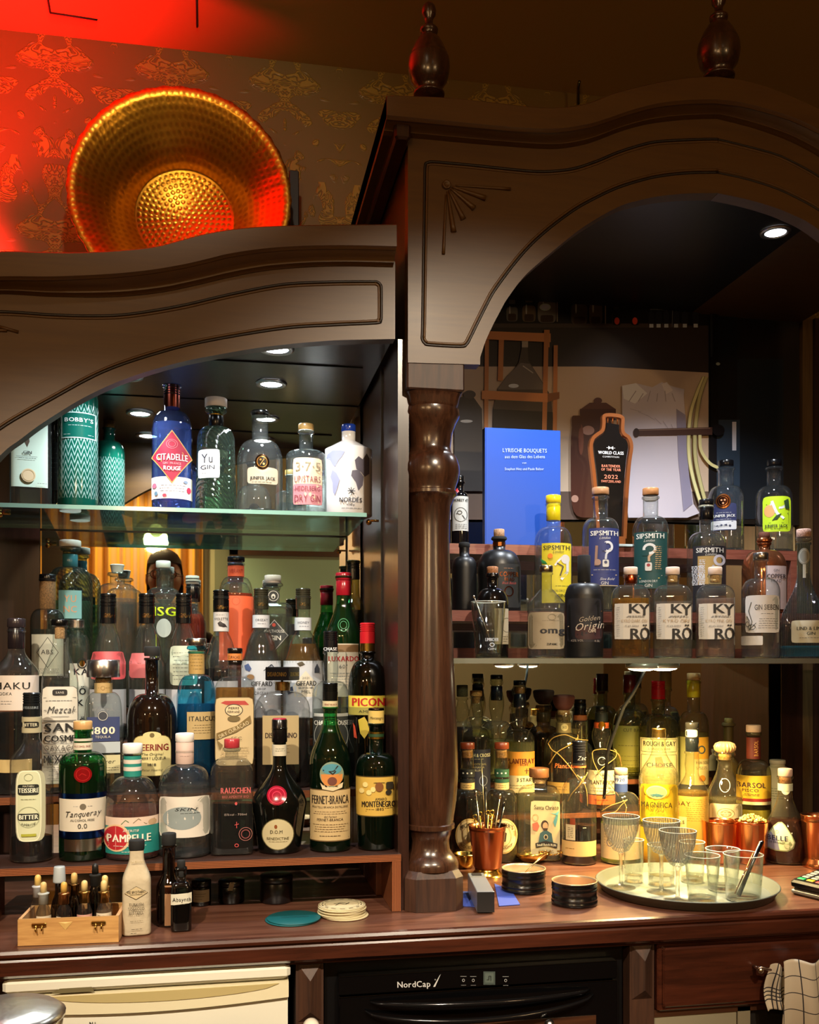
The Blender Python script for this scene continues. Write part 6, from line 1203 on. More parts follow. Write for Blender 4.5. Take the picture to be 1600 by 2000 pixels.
bt(R2(1175), 'rum_bottle', 'bulb-necked rum bottle with orange band, gold seal and sunburst label tied with raffia', neck=(11, 1390, 1468), body=(30, 1492), bulge=7.5, st='round', liq=(1545, 'd87a1c'), g='ecead4',
   caps=[('seal', 1379, 1392, 12, 'g:14160f'), ('band', 1392, 1409, 12.4, '16201c'), ('band', 1411, 1422, 14.4, 'd05c28', [('o', 1176, 1417, 7, 8, 'm:e0a030')])],
   art=[('r', 1147, 1502, 1201, 1548, 'd2c49a'), ('r', 1147, 1550, 1201, 1568, 'd85c1c'), ('t', 'PLANTATION', 1176, 1525, 8, '3a2418', 50, dict(bold=.5)), ('l', [(1178, 1508), (1178, 1518)], 1.6, '2a3024'), ('l', [(1173, 1511), (1183, 1511)], 1.2, '2a3024'), ('g', 1178, 1516, 14, 9, .8, 'a89c70'), ('x', 1152, 1533, 1198, 1544, 2, '7a6c48'), ('g', 1176, 1484, 8, 8, 1.2, 'd8d4bc'), ('x', 1160, 1556, 1190, 1561, 1, '7a2c0c')])
bt(R2(1286), 'rum_bottle', 'olive glass rum bottle with red ribbed cap and cream boxed label', neck=(12.5, 1365, 1395), body=(39, 1432), st='round', g='b8b878', liq=(1460, 'c8c070'),
   caps=[('screw', 1330, 1366, 13.5, 'g:b4141c', [('t', 'THE WORTH', 1286, 1359, 4, '6a0c10', 22)])],
   art=[('r', 1252, 1439, 1322, 1560, 'c8bc84'), ('r', 1254, 1441, 1320, 1466, '3a3824'), ('r', 1254.8, 1441.8, 1319.2, 1465.2, 'c8bc84'), ('t', 'ROUGH & GAY', 1288, 1450, 9, '1e1c10', 60, dict(bold=.5)), ('t', 'LONDON 1893', 1288, 1460, 4, '3a3824', 40), ('r', 1254, 1471, 1320, 1540, '3a3824'), ('r', 1254.8, 1471.8, 1319.2, 1539, 'c8bc84'), ('t', 'CHOISE', 1288, 1491, 9, '1e1c10', 48, dict(bold=.5)), ('x', 1260, 1504, 1314, 1530, 4, '6a6438'), ('p', [(1280, 1476), (1292, 1474), (1300, 1500), (1294, 1520), (1282, 1512)], 'b87838')])
bt(R2(1355), 'rum_bottle', 'clear rum bottle with cork, yellow neck sleeve and sun label', neck=(12, 1330, 1390), body=(29, 1424), st='round', g='e4e6c0', liq=(1430, 'd8d088'),
   caps=[('cap', 1315, 1328, 12.8, 'w:c89c68'), ('seal', 1329, 1362, 12.8, 'g:d0b420')],
   art=[('r', 1356, 1438, 1383, 1480, 'd2982c'), ('r', 1356, 1480, 1383, 1530, 'c8b474'), ('r', 1327, 1438, 1355.5, 1530, 'a8a058'), ('g', 1370, 1462, 7, 8, 2.4, '3a4c4c'), ('t', 'RON SOL', 1371, 1487, 5, '3a2c10', 22), ('x', 1359, 1494, 1381, 1500, 2, '6a5428'), ('o', 1371, 1517, 6, 6, 'c87c20')])
# ---- front bottles on the counter (right)
MI = 'matching bottles with round cream medallion labels'
for c, lab, b1, lq, nb in ((913, 'dark bourbon bottle with an orange-brown stopper and round cream medallion label', '10130e', '2a0c06', 'MICHTER BOURBON'), (980, 'rye bottle with a green-banded neck, brown stopper and round cream medallion label', '1f4a30', 'c8b070', 'STRAIGHT RYE')):
    bt(CN(c, 2.115), 'whiskey_bottle', lab, neck=(12.5, 1462, 1540), body=(31, 1570), st='round', g='c8c0a0', liq=(1555 if c < 950 else 1650, lq), group=MI,
       caps=[('cap', 1450, 1463, 14.3, 'w:7a3418'), ('cork', 1463, 1480, 10.5, 'k:c89a60'), ('band', 1502, 1517, 14.5, b1, [('o', c-8, 1509, 1.6, 1.6, 'd8d4c0'), ('o', c, 1509, 1.6, 1.6, 'd8d4c0'), ('o', c+8, 1509, 1.6, 1.6, 'd8d4c0')]), ('band', 1521, 1528, 14.5, b1), ('band', 1528, 1541, 14.3, 'c8a868', [('x', c-10, 1531, c+10, 1538, 2, '6a5428')])],
       art=[('o', c+4, 1628, 27, 34, 'c8a048'), ('o', c+4, 1628, 26, 33, 'd8c088'), ('g', c+4, 1628, 25, 32, .8, '8a6a2c'), ('t', "MICHTER'S", c+4, 1606, 7.5, '3a2c14', 36, dict(arc=7, bold=.5)), ('g', c+4, 1628, 15, 19, .8, '8a6a2c'), ('p', [(c-2, 1632), (c+3, 1618), (c+10, 1622), (c+8, 1638), (c+1, 1640)], '3a2c14'), ('t', 'BOURBON' if c < 950 else 'STRAIGHT', c+4, 1650, 5.5, '5a4420', 34, dict(arc=-6, bold=.3))])
bt(CN(1053, 2.12), 'rum_bottle', 'square clear rum bottle with wooden stopper and illustrated cream label of a bearded man', neck=(14, 1517, 1534), body=(42, 1556), st='round', p=8, dr=.72, g='eceedc', liq=(1552, 'eae6c4'),
   caps=[('cap', 1500, 1518, 19.5, 'w:8a5a34'), ('cork', 1518, 1530, 12, 'k:c8a068')],
   art=[('R', 1065, 1612, 28, 52, 'c8b88a', dict(p=18)), ('t', 'Santa Christo', 1067, 1573, 8, '3a3420', 46, dict(bold=.4, arc=-1)), ('o', 1064, 1606, 7, 9, '3a2c20'), ('o', 1065, 1608, 5, 7, 'c89c74'), ('p', [(1060, 1612), (1070, 1612), (1068, 1618), (1062, 1618)], '3a2c20'), ('p', [(1052, 1640), (1055, 1622), (1062, 1617), (1069, 1617), (1077, 1622), (1080, 1640)], '3a5a5c'), ('o', 1066, 1629, 4, 5, 'c8b88a'), ('o', 1066, 1629, 2.6, 3.4, '2a2820'), ('p', [(1040, 1604), (1050, 1600), (1054, 1608), (1050, 1618), (1042, 1616)], 'c8644c'), ('p', [(1080, 1600), (1086, 1585), (1090, 1580), (1088, 1596), (1084, 1610)], '5a9a9c'), ('p', [(1074, 1582), (1086, 1584), (1092, 1578), (1088, 1588)], '5a9a9c'), ('g', 1046, 1592, 6, 7, 1.2, 'b89468'), ('p', [(1046, 1641), (1066, 1636), (1088, 1641), (1087, 1650), (1066, 1645), (1047, 1650)], '22201c'), ('t', 'Small Batch RUM', 1067, 1643, 4.5, 'd8d0b0', 36, dict(bold=.3, arc=1.5)), ('x', 1050, 1652, 1082, 1660, 2, '6a5c38')])
bt(CN(1131, 2.06), 'rum_bottle', 'part-empty amber rum bottle with black sleeve, orange ring and plain cream band label', neck=(12, 1490, 1520), body=(34, 1560), st='round', g='ece8d4', liq=(1612, '3a1808'),
   caps=[('screw', 1447, 1498, 13.5, 'g:16161a', [('t', 'Zac', 1136, 1480, 8, '8a8a8c', 16, dict(it=.3))]), ('band', 1495, 1499, 13.8, 'd0602c')],
   art=[('r', 1098, 1638, 1164, 1667, 'd0b070'), ('l', [(1098, 1640), (1164, 1640)], .8, 'a88438'), ('l', [(1098, 1665), (1164, 1665)], .8, 'a88438'), ('#', 'back_sticker'), ('r', 1106, 1606, 1124, 1636, 'c8bc94'), ('x', 1109, 1611, 1121, 1632, 6, '3a3428'), ('r', 1114, 1594, 1124, 1606, '8a3c1c'), ('x', 1104, 1650, 1124, 1654, 1, '8a6c30')])
bt(CN(1213, 2.055), 'rum_bottle', 'domed clear bottle with a white and blue neck band, large cream label and raffia bow', neck=(12, 1512, 1546), body=(40, 1590), st='round', g='eef0dc', liq=(1606, 'dce88c'),
   caps=[('cap', 1500, 1513, 13, 'w:b8a080'), ('band', 1514, 1530, 12.9, 'd0d0d4', [('t', '1920', 1211, 1522, 6, '2a3a6a', 18, dict(bold=.5))]), ('band', 1530, 1546, 12.8, '35487e')],
   art=[('r', 1175, 1606, 1251, 1672, 'd6bd88'), ('x', 1180, 1612, 1200, 1650, 7, 'a88c58'), ('g', 1192, 1640, 6, 8, 1.2, '4a5478')])
bt(CN(1287, 2.015), 'cachaca_bottle', 'clear cachaça bottle with gold cap and yellow label with an oval landscape', neck=(13, 1440, 1462), body=(38, 1520), st='s', g='f0f0d0', liq=(1500, 'eee8b8'),
   caps=[('screw', 1423, 1442, 13.5, 'm:d8b868')],
   art=[('R', 1287, 1566, 35.5, 38, 'd8b01c', dict(p=12)), ('o', 1283, 1541, 24, 15, 'd8b01c'), ('o', 1283, 1543, 19.5, 13, 'e8dca0'), ('o', 1283, 1544, 18, 11.5, 'd8c878'), ('p', [(1270, 1548), (1283, 1545), (1297, 1548), (1292, 1552), (1275, 1552)], '4a7a7c'), ('t', 'MAGNÍFICA', 1283, 1567, 10, '3a3410', 58, dict(arc=1, bold=.3)), ('t', 'de Faria', 1283, 1578, 5.5, '4a4214', 26, dict(it=.3)), ('t', 'CACHAÇA', 1285, 1595, 5, '4a4214', 32), ('#', 'lower_label'), ('r', 1252, 1612, 1322, 1688, 'd8b01c')])
bt(CN(1352, 2.07), 'rum_bottle', 'rum bottle with black sleeve, cream sticker and amber label with thin crossing lines', neck=(12.5, 1467, 1508), body=(32, 1548), st='s', bulge=1.5, g='eee8c0', liq=(1545, 'd8b048'),
   caps=[('cap', 1411, 1423, 13, 'g:2c2a24'), ('band', 1423, 1442, 12.9, '1e1e1c', [('R', 1351, 1432, 11, 7, 'd0c8a0')]), ('seal', 1442, 1468, 12.9, 'g:161a1a')],
   art=[('r', 1321, 1552, 1383, 1660, 'c89a3c'), ('t', 'BAY', 1336, 1566, 8, '4a3410', 26), ('x', 1340, 1556, 1380, 1600, 11, 'a87c28', dict(th=.7)), ('l', [(1326, 1566), (1372, 1620)], .9, 'e8d490'), ('l', [(1358, 1560), (1326, 1596)], .9, 'e8d490'), ('r', 1322, 1592, 1342, 1624, 'd8ca88'), ('t', 'S.S', 1332, 1602, 6, '4a3c18', 12)])
bt(CN(1416, 2.085), 'rum_bottle', 'cone-shaped clear bottle with a round ribbed wooden stopper and ornate cream label', neck=(13.5, 1480, 1492), body=(34, 1562), st='s', g='ecead0', liq=(1558, 'e8e0b0'),
   caps=[('ribs', 1449, 1470, 20.5, 'w:d0a468'), ('fl', 1468, 1479, 20, 'G:eee4c0'), ('cork', 1471, 1484, 12, 'k:c89c58')],
   art=[('R', 1418, 1592, 30, 26, 'cfc090', dict(p=14)), ('g', 1418, 1584, 16, 10, 1, '8a7a48'), ('g', 1418, 1584, 10, 6, 1, '8a7a48'), ('x', 1408, 1580, 1428, 1588, 2, '8a7a48'), ('x', 1396, 1600, 1440, 1614, 3, '8a7a48'), ('t', '1', 1398, 1606, 8, '3a3018', 4), ('#', 'embossed_ring'), ('g', 1416, 1531, 10, 13, 1, 'd8d4bc')])
bt(CN(1472, 2.13), 'pisco_bottle', 'pisco bottle with cork, oxblood neck label and yellow label with plum capitals', neck=(12.5, 1430, 1484), body=(33, 1516), st='round', g='d8d498', liq=(1570, '8a7a1c'),
   caps=[('cap', 1416, 1430, 14, 'd8b8a0'), ('fl', 1430, 1440, 14, 'G:e0d4b8'), ('band', 1440, 1482, 13.4, '5a1c10', [('t', 'BARSOL', 1477, 1461, 7, 'c8944c', 30, dict(rot=-pi/2))])],
   art=[('r', 1440, 1512, 1504, 1568, 'cda428'), ('r', 1440, 1556, 1504, 1562, '8a2418'), ('r', 1440, 1562, 1504, 1568, 'd8cc9c'), ('t', 'BARSOL', 1468, 1530, 9.5, '3a1c24', 52, dict(bold=.4)), ('t', 'PISCO', 1466, 1540, 5.5, '3a1c24', 30), ('x', 1452, 1546, 1484, 1551, 2, '6a4c20'), ('#', 'lower_label'), ('r', 1442, 1578, 1502, 1602, '8a7c20')])
bt(CN(1534, 1.985), 'cognac_liqueur_bottle', 'amber pear-shaped liqueur bottle with cork and rounded triangular pale label', neck=(13, 1516, 1545), body=(43, 1640), hb=38, st='s', liq=(1600, '8a3c0c'), g='e4dcc8',
   caps=[('cap', 1501, 1516, 13.5, 'd0b09c'), ('cork', 1516, 1530, 11, 'k:a87848'), ('band', 1530, 1544, 14, 'c0c4a8')],
   art=['neck_tag', ('o', 1535, 1542, 8, 9, 'c4c8ac'), ('x', 1530, 1540, 1540, 1543, 1, '5a5c48'), ('#', 'label'), ('p', [(1521, 1602), (1528, 1601), (1534, 1606), (1546, 1624), (1552, 1638), (1549, 1650), (1538, 1656), (1516, 1656), (1500, 1652), (1495, 1642), (1500, 1628), (1512, 1610)], '8a946a'), ('p', [(1522, 1604), (1528, 1603), (1533, 1608), (1545, 1626), (1550, 1638), (1547, 1648), (1537, 1654), (1516, 1654), (1501, 1650), (1497, 1641), (1502, 1629), (1513, 1612)], 'd4d8b4'), ('p', [(1501, 1630), (1508, 1620), (1520, 1636), (1524, 1654), (1516, 1654), (1501, 1650), (1497, 1641)], '8c90b0'), ('t', 'BELLE', 1520, 1631, 9, '1e2444', 37, dict(bold=.6)), ('t', 'DE BRILLET', 1518, 1639, 3.5, '1e2444', 26), ('g', 1538, 1645, 6, 5, 1, 'a0b080'), ('g', 1519, 1619, 3, 3, .8, 'a0b080')])
# ================================================================ POSTER, BOOK, TROPHY
YP = YM2-.018
px0_, px1_ = xs0+.045, xrs-.003
zP0, zP1 = U(1200, 1016, YP)[1], ZT-.002
po = thing('poster', 'large photographic poster of an old distillery cellar behind the bottles', 'poster', (0, 0, 0))
MB().box(px0_, px1_, YP, YP+.006, zP0, zP1, paint('16110e', .35)).build('board', po)
def SPo(px, py, l):
    X, Z = U(px, py, YP); return (min(max(X, px0_+.001), px1_-.001), YP-l, Z)
a = Art(SPo); a.step = .00008; a.fine = False
def gp(*pts): return [tuple(p) for p in pts]
a.rect(870, 712, 1384, 1015, paint('9c8874', .4)); a.rect(870, 616, 1384, 716, paint('2a2320', .4)); a.rect(870, 540, 1384, 636, paint('0e0b0a', .4))
a.poly(gp((870, 700), (1384, 728), (1384, 716), (870, 690)), '2a2320'); a.rect(880, 632, 1340, 640, '3a302a')
a.rect(1384, 545, 1440, 1014, '0b0c10'); a.rect(1440, 700, 1530, 1014, '10161c'); a.rect(1400, 820, 1445, 1014, '232e3a'); a.rect(1430, 824, 1438, 880, 'a8a8b0')
a.rect(885, 960, 1384, 1015, '4a3c34')
# jars on the painted shelf
for cx, w_, y0, y1, c in ((1000, 11, 588, 628, '4a4640'), (1033, 13, 585, 629, '50402c'), (1068, 18, 575, 631, '5a5248'), (1131, 16, 583, 634, '3c3024'), (1163, 13, 582, 634, '44382a'), (1203, 9, 600, 636, '332a22'), (1240, 8, 604, 636, '241c18')):
    a.rrect(cx, (y0+y1)/2+6, w_, (y1-y0)/2-6, c, p=5); a.rect(cx-w_*.55, y0-6, cx+w_*.55, y0+6, c); a.oval(cx-w_*.4, y0+20, 1.6, 10, '8a8478'); a.oval(cx, y0-6, w_*.6, 3, '8a8074')
    a.rrect(cx, y1-8, w_*.7, 7, '2a1a10')
a.oval(1064, 601, 11, 7, 'a8b098'); a.oval(1064, 601, 9, 5, 'c0c8b0')
for x in (1204, 1239): a.rrect(x, 620, 8, 16, '120e0c'); a.oval(x, 628, 5, 7, 'c03a28')
for x in (1271, 1285, 1300, 1319, 1336, 1357): a.rrect(x, 625, 6, 14, '1a1a20'); a.rect(x-2, 603, x+2, 612, '1a1a20'); a.rect(x-4, 634, x+4, 641, '9aa0a8')
a.line([(1268, 606), (1312, 606), (1311, 640)], 1, '5a5a60'); a.rect(1180, 596, 1182, 634, '7a6a58'); a.rect(1086, 575, 1088, 630, '7a6a58')
# timber frame with glass demijohn
WDp, WDq = '9a6238', '6e4426'
a.poly(gp((1019, 676), (1029, 676), (1031, 706), (1060, 750), (1075, 775), (1080, 840), (1080, 860), (960, 860), (962, 800), (972, 762), (1012, 710)), '3e352e')
a.poly(gp((1016, 710), (1034, 712), (1066, 762), (970, 762), (990, 735)), '5a5048'); a.poly(gp((962, 800), (1078, 806), (1080, 860), (960, 860)), '1c1a18')
a.oval(1002, 755, 10, 4, 'c8c0b4'); a.line([(1020, 716), (1040, 730)], 2, '9a9084'); a.rect(1018, 668, 1030, 680, '8a7c6c')
for q in (((946, 665), (954, 665), (952, 860), (944, 860)), ((1061, 665), (1070, 665), (1066, 860), (1057, 860)), ((1080, 676), (1088, 676), (1086, 855), (1078, 855)), ((973, 665), (983, 665), (981, 745), (971, 745))): a.poly(list(q), WDp)
a.poly(gp((940, 648), (1074, 653), (1074, 670), (940, 664)), 'a86c40'); a.poly(gp((940, 764), (1068, 770), (1068, 787), (940, 781)), 'a86c40'); a.poly(gp((1068, 770), (1091, 767), (1091, 780), (1068, 787)), WDq); a.poly(gp((1061, 646), (1072, 646), (1072, 680), (1061, 680)), WDp)
# dark cask left
a.poly(gp((886, 780), (920, 772), (940, 800), (946, 960), (886, 960)), '2c2826'); a.oval(910, 824, 12, 3, '9a948c'); a.oval(916, 772, 12, 8, '3a3432')
# crock
a.rrect(1155, 912, 42, 100, '3a1e14', p=5); a.rect(1131, 800, 1201, 822, '3a1e14'); a.poly(gp((1133, 800), (1150, 788), (1182, 788), (1200, 800)), '4a2a1c'); a.oval(1166, 784, 8, 6, '4a2a1c')
a.oval(1147, 842, 12, 9, '8a6a60'); a.oval(1133, 860, 5, 30, '5a3224'); a.oval(1121, 975, 7, 7, '8a6858'); a.rrect(1124, 826, 9, 13, '3a1e14')
# sack
a.poly(gp((1213, 755), (1240, 750), (1272, 758), (1290, 748), (1310, 756), (1334, 762), (1333, 775), (1337, 830), (1342, 920), (1352, 985), (1364, 1003), (1340, 1012), (1225, 1012), (1214, 900), (1213, 800)), '9a9298')
a.poly(gp((1213, 755), (1240, 750), (1262, 770), (1238, 790), (1216, 780)), 'b4adae'); a.poly(gp((1290, 752), (1300, 748), (1312, 764), (1298, 772)), 'a8a0a0')
for k in range(6): a.line([(1226+k*18, 786), (1240+k*14, 765+(k % 2)*5)], 1.6, '7c7478')
for k in range(7): a.line([(1228+k*16, 800+k*6), (1250+k*13, 806+k*8)], 1.1, '857d86')
a.poly(gp((1318, 800), (1336, 812), (1342, 920), (1350, 985), (1332, 1000), (1322, 900)), '6e6878')
# hose
for k, off in enumerate((0, 12)):
    pts = smooth_pts([(1372+off*.4, 738), (1358+off*.6, 770), (1346+off, 810), (1342+off, 860), (1344+off, 900), (1352+off, 940), (1366+off*.8, 985)], 6)
    a.line(pts, 8, '6a6444'); a.line(pts, 5.5, 'b0a878' if k == 0 else '989064')
a.line(smooth_pts([(1364, 850), (1366, 880), (1382, 905), (1400, 915)], 6), 6, 'a8a070')
# black machine arm
a.rect(1384, 560, 1400, 845, '050506'); a.poly(gp((1240, 840), (1388, 836), (1388, 851), (1240, 853)), '3a2620'); a.line([(1242, 842), (1384, 838)], 1.5, '6a5448'); a.oval(1240, 847, 6, 9, '2a1a16'); a.oval(1400, 842, 12, 11, '0c0b0e')
a.oval(1399, 713, 4, 3, '6a7068'); a.rect(1384, 545, 1388, 700, '1a1c20')
pr_o = a.mb.build('print', po)
for i_, m_ in enumerate(list(pr_o.data.materials)):   # printed picture: ink a good deal paler than it reads in the dim niche
    q_ = m_.copy(); b_ = q_.node_tree.nodes['Principled BSDF']; c_ = b_.inputs['Base Color'].default_value
    b_.inputs['Base Color'].default_value = tuple(min(.8, v*1.85) for v in c_[:3])+(1,); b_.inputs['Roughness'].default_value = .3; pr_o.data.materials[i_] = q_
# book
bY = 2.215
def BX(px, py): return U(px, py, bY)
xb0_, xb1_ = BX(949, 1060)[0], BX(1095, 1060)[0]; zb0_ = ZP2+.0006; zb1_ = BX(1020, 838)[1]
# leans back a little against the poster board
T = thing('book', 'upright blue hardcover book with white title, standing on the upper wood step', 'book', (0, 0, 0))
BL = paint('0d46a6', .45)
MB().box(xb0_, xb1_, bY, bY+.003, zb0_, zb1_, BL, bev=.0008).build('front_cover', T)
MB().box(xb0_+.003, xb1_-.004, bY+.0032, bY+.020, zb0_+.003, zb1_-.003, paint('d8d0c0', .8)).build('pages', T)
MB().box(xb0_, xb1_, bY+.0203, bY+.0233, zb0_, zb1_, BL, bev=.0008).build('back_cover', T)
MB().box(xb0_-.002, xb0_-.0001, bY, bY+.0233, zb0_, zb1_, BL).build('spine', T)
a = Art(lambda px, py, l: (BX(px, py)[0], bY-l, BX(px, py)[1])); WT = 'b8c8e8'
a.text('LYRISCHE BOUQUETS', 1025, 880, 7.5, WT, 86, rot=.015); a.text('aus dem Glas des Lebens', 1025, 892, 6, WT, 78); a.text('von', 1024, 904, 3.8, WT, 8); a.text('Stephan Hinz und Paule Balzer', 1024, 916, 4.8, WT, 76)
a.mb.build('lettering', T)
# trophy
tY = 2.225
tx0 = U(1192, 1060, tY)[0]; ts = DD(1192, tY)/F
tro = thing('award_trophy', 'black bottle-shaped bartender award with a copper outline, standing on the upper wood step', 'award', (tx0, tY, ZP2+.0006))
zT0 = ZP2+.0006
def TP(px, py): return ((px-1192)*ts, H+(HOR-py)*ts-zT0)
outl = [(1163, 1052), (1160, 1000), (1157, 960), (1153, 920), (1149, 890), (1148, 870), (1153, 856), (1163, 847), (1172, 840), (1174, 826), (1174, 816), (1178, 810), (1190, 808), (1208, 809), (1216, 812), (1220, 818), (1220, 842), (1230, 850), (1236, 860), (1238, 874), (1234, 900), (1231, 930), (1228, 970), (1226, 1010), (1224, 1052)]
O = smooth_pts(outl, 4); oo = [TP(*p) for p in O]
cx_ = sum(p[0] for p in oo)/len(oo)
ins = []
for i, p in enumerate(oo):
    q0 = oo[max(0, i-1)]; q1 = oo[min(len(oo)-1, i+1)]; d = math.hypot(q1[0]-q0[0], q1[1]-q0[1]) or 1
    ins.append((p[0]+(q1[1]-q0[1])/d*.0085, p[1]-(q1[0]-q0[0])/d*.0085))
CU = paint('c07848', .28, .9)
mb = MB(); n = len(oo); vs = []; fs = []
for y in (-.006, .006):
    vs += [(x, y, z) for x, z in oo]+[(x, y, z) for x, z in ins]
for i in range(n-1):
    fs += [(i, n+i, n+i+1, i+1), (2*n+i, 2*n+i+1, 3*n+i+1, 3*n+i), (i, i+1, 2*n+i+1, 2*n+i), (n+i, 3*n+i, 3*n+i+1, n+i+1)]
fs += [(0, 2*n, 3*n, n), (n-1, 2*n-1, 4*n-1, 3*n-1)]
mb.add(vs, fs, CU); mb.build('copper_outline', tro)
ins2 = []
for i, p in enumerate(oo):
    q0 = oo[max(0, i-1)]; q1 = oo[min(len(oo)-1, i+1)]; d = math.hypot(q1[0]-q0[0], q1[1]-q0[1]) or 1
    ins2.append((p[0]+(q1[1]-q0[1])/d*.0125, p[1]-(q1[0]-q0[0])/d*.0125))
zc = TP(0, 948)[1]; pl = [p for p in ins2 if p[1] > TP(0, 1052)[1]-1 and p[1] < TP(0, 826)[1]]
MB().prism(pl, -.003, .003, paint('0c0a0a', .2)).build('black_plaque', tro)
mb = MB()
for px in (1187, 1197, 1207):
    x, z = TP(px, 830); z2 = TP(px, 816)[1]; mb.tube([(x, 0, z-.004), (x, 0, z2), (x+.0015, 0, z2+.003)], .0022, CU, seg=8)
mb.build('copper_fork', tro)
mb = MB(); mb.box(-.045, .045, -.03, .03, 0, .006, paint('b8c4c0', .1), bev=.001); mb.box(-.036, .036, -.008, .008, .006, TP(0, 1048)[1], CU); mb.build('base', tro)
a = Art(lambda px, py, l: (TP(px, py)[0], -.003-l, TP(px, py)[1]))
a.text('WORLD CLASS', 1192, 885, 6, 'e0dcd8', 52, bold=.6); a.text('COMPETITION', 1192, 893, 3.2, 'c8c4c0', 34); a.poly([(1187, 872), (1192, 875), (1197, 872), (1197, 879), (1192, 876), (1187, 879)], 'e0dcd8'); a.line([(1183, 875.5), (1201, 875.5)], .7, 'e0dcd8')
a.text('BARTENDER', 1192, 911, 5, 'd07858', 38, bold=.3); a.text('OF THE YEAR', 1192, 918, 5, 'd07858', 40, bold=.3); a.text('2022', 1192, 932, 7.5, 'd07858', 28, bold=.5); a.text('SWITZERLAND', 1192, 941, 4.5, 'd07858', 40, bold=.3)
a.mb.build('lettering', tro)

# ================================================================ BRASS TRAY ON TOP
def brass():
    m, t, b = newmat('hammered_brass'); L = t.links.new; N = t.nodes.new
    b.inputs['Base Color'].default_value = hexc('d8a032'); b.inputs['Metallic'].default_value = 1; b.inputs['Roughness'].default_value = .3
    at = N('ShaderNodeTexCoord'); sp = N('ShaderNodeSeparateXYZ'); L(at.outputs['Object'], sp.inputs[0])
    cb = N('ShaderNodeCombineXYZ'); L(sp.outputs[0], cb.inputs[0]); L(sp.outputs[1], cb.inputs[1])
    ln = N('ShaderNodeVectorMath'); ln.operation = 'LENGTH'; L(cb.outputs[0], ln.inputs[0])
    an = N('ShaderNodeMath'); an.operation = 'ARCTAN2'; L(sp.outputs[1], an.inputs[0]); L(sp.outputs[0], an.inputs[1])
    # dents in concentric rings
    rr = N('ShaderNodeMath'); rr.operation = 'MULTIPLY'; rr.inputs[1].default_value = 75; L(ln.outputs['Value'], rr.inputs[0])
    ro = N('ShaderNodeMath'); ro.operation = 'ROUND'; L(rr.outputs[0], ro.inputs[0])
    df = N('ShaderNodeMath'); df.operation = 'SUBTRACT'; L(rr.outputs[0], df.inputs[0]); L(ro.outputs[0], df.inputs[1])
    aa_ = N('ShaderNodeMath'); aa_.operation = 'MULTIPLY'; L(an.outputs[0], aa_.inputs[0]); L(ro.outputs[0], aa_.inputs[1])
    sn = N('ShaderNodeMath'); sn.operation = 'PINGPONG'; sn.inputs[1].default_value = .5; L(aa_.outputs[0], sn.inputs[0])
    c2 = N('ShaderNodeCombineXYZ'); L(df.outputs[0], c2.inputs[0]); L(sn.outputs[0], c2.inputs[1])
    l2 = N('ShaderNodeVectorMath'); l2.operation = 'LENGTH'; L(c2.outputs[0], l2.inputs[0])
    nz = N('ShaderNodeTexNoise'); nz.inputs['Scale'].default_value = 70; L(at.outputs['Object'], nz.inputs['Vector'])
    ad = N('ShaderNodeMath'); ad.operation = 'MULTIPLY_ADD'; ad.inputs[1].default_value = .35; L(nz.outputs[0], ad.inputs[0]); L(l2.outputs['Value'], ad.inputs[2])
    rm = N('ShaderNodeMapRange'); rm.inputs[1].default_value = .32; rm.inputs[2].default_value = .62; L(ad.outputs[0], rm.inputs[0])
    bp = N('ShaderNodeBump'); bp.inputs['Strength'].default_value = .4; bp.inputs['Distance'].default_value = .002; mk = N('ShaderNodeMapRange'); mk.inputs[1].default_value = .106; mk.inputs[2].default_value = .116; mk.inputs[3].default_value = 1; mk.inputs[4].default_value = .3; L(ln.outputs['Value'], mk.inputs[0]); mh = N('ShaderNodeMath'); mh.operation = 'MULTIPLY'; L(rm.outputs[0], mh.inputs[0]); L(mk.outputs[0], mh.inputs[1]); L(mh.outputs[0], bp.inputs['Height']); L(bp.outputs[0], b.inputs['Normal'])
    mc = N('ShaderNodeMix'); mc.data_type = 'RGBA'; mc.inputs[6].default_value = hexc('c08a2c'); mc.inputs[7].default_value = hexc('d8a238'); L(rm.outputs[0], mc.inputs[0]); L(mc.outputs[2], b.inputs['Base Color'])
    return m
Yt = 2.30; cX, cZ = U(353, 378, Yt); st_ = DD(354, Yt)/F; rT = 213*st_
# profile in the tray's own frame: z is depth away from the viewer
pr = [(.0005, .060), (rT*.46, .058), (rT*.475, .056), (rT*.50, .050), (rT*.66, .030), (rT*.82, .012), (rT*.93, .002), (rT, -.003), (rT+.002, -.001), (rT*.93, .006), (rT*.82, .017), (rT*.66, .035), (rT*.47, .062), (.0005, .064)]
vs = []; fs = []; SG = 160
for i, (r, z) in enumerate(pr):
    for k in range(SG):
        an = 2*pi*k/SG; q = r*(1+(.006*cos(40*an) if r > rT*.9 else 0)); vs.append((q*cos(an), q*sin(an), -z*1.9))
for i in range(len(pr)-1):
    for k in range(SG): fs.append((i*SG+k, i*SG+(k+1) % SG, (i+1)*SG+(k+1) % SG, (i+1)*SG+k))
mb = MB(); mb.add(vs, fs, brass(), True)
tr_o = mb.build('brass_tray', loc=(cX, Yt, cZ)); tr_o.rotation_euler = (math.radians(90-3), 0, math.radians(-2))
tag(tr_o, 'large hammered brass tray with scalloped rim leaning against the wallpaper', 'tray')
X, Z = U(574, 336, 2.4); Zb = U(574, 440, 2.4)[1]
MB_ = MB().box(X-.012, X+.012, 2.39, 2.41, Zb-.12, Z, paint('0a0806', .5), bev=.002).build('black_upright_panel')
tag(MB_, 'thin black upright board standing behind the right edge of the brass tray', 'board')
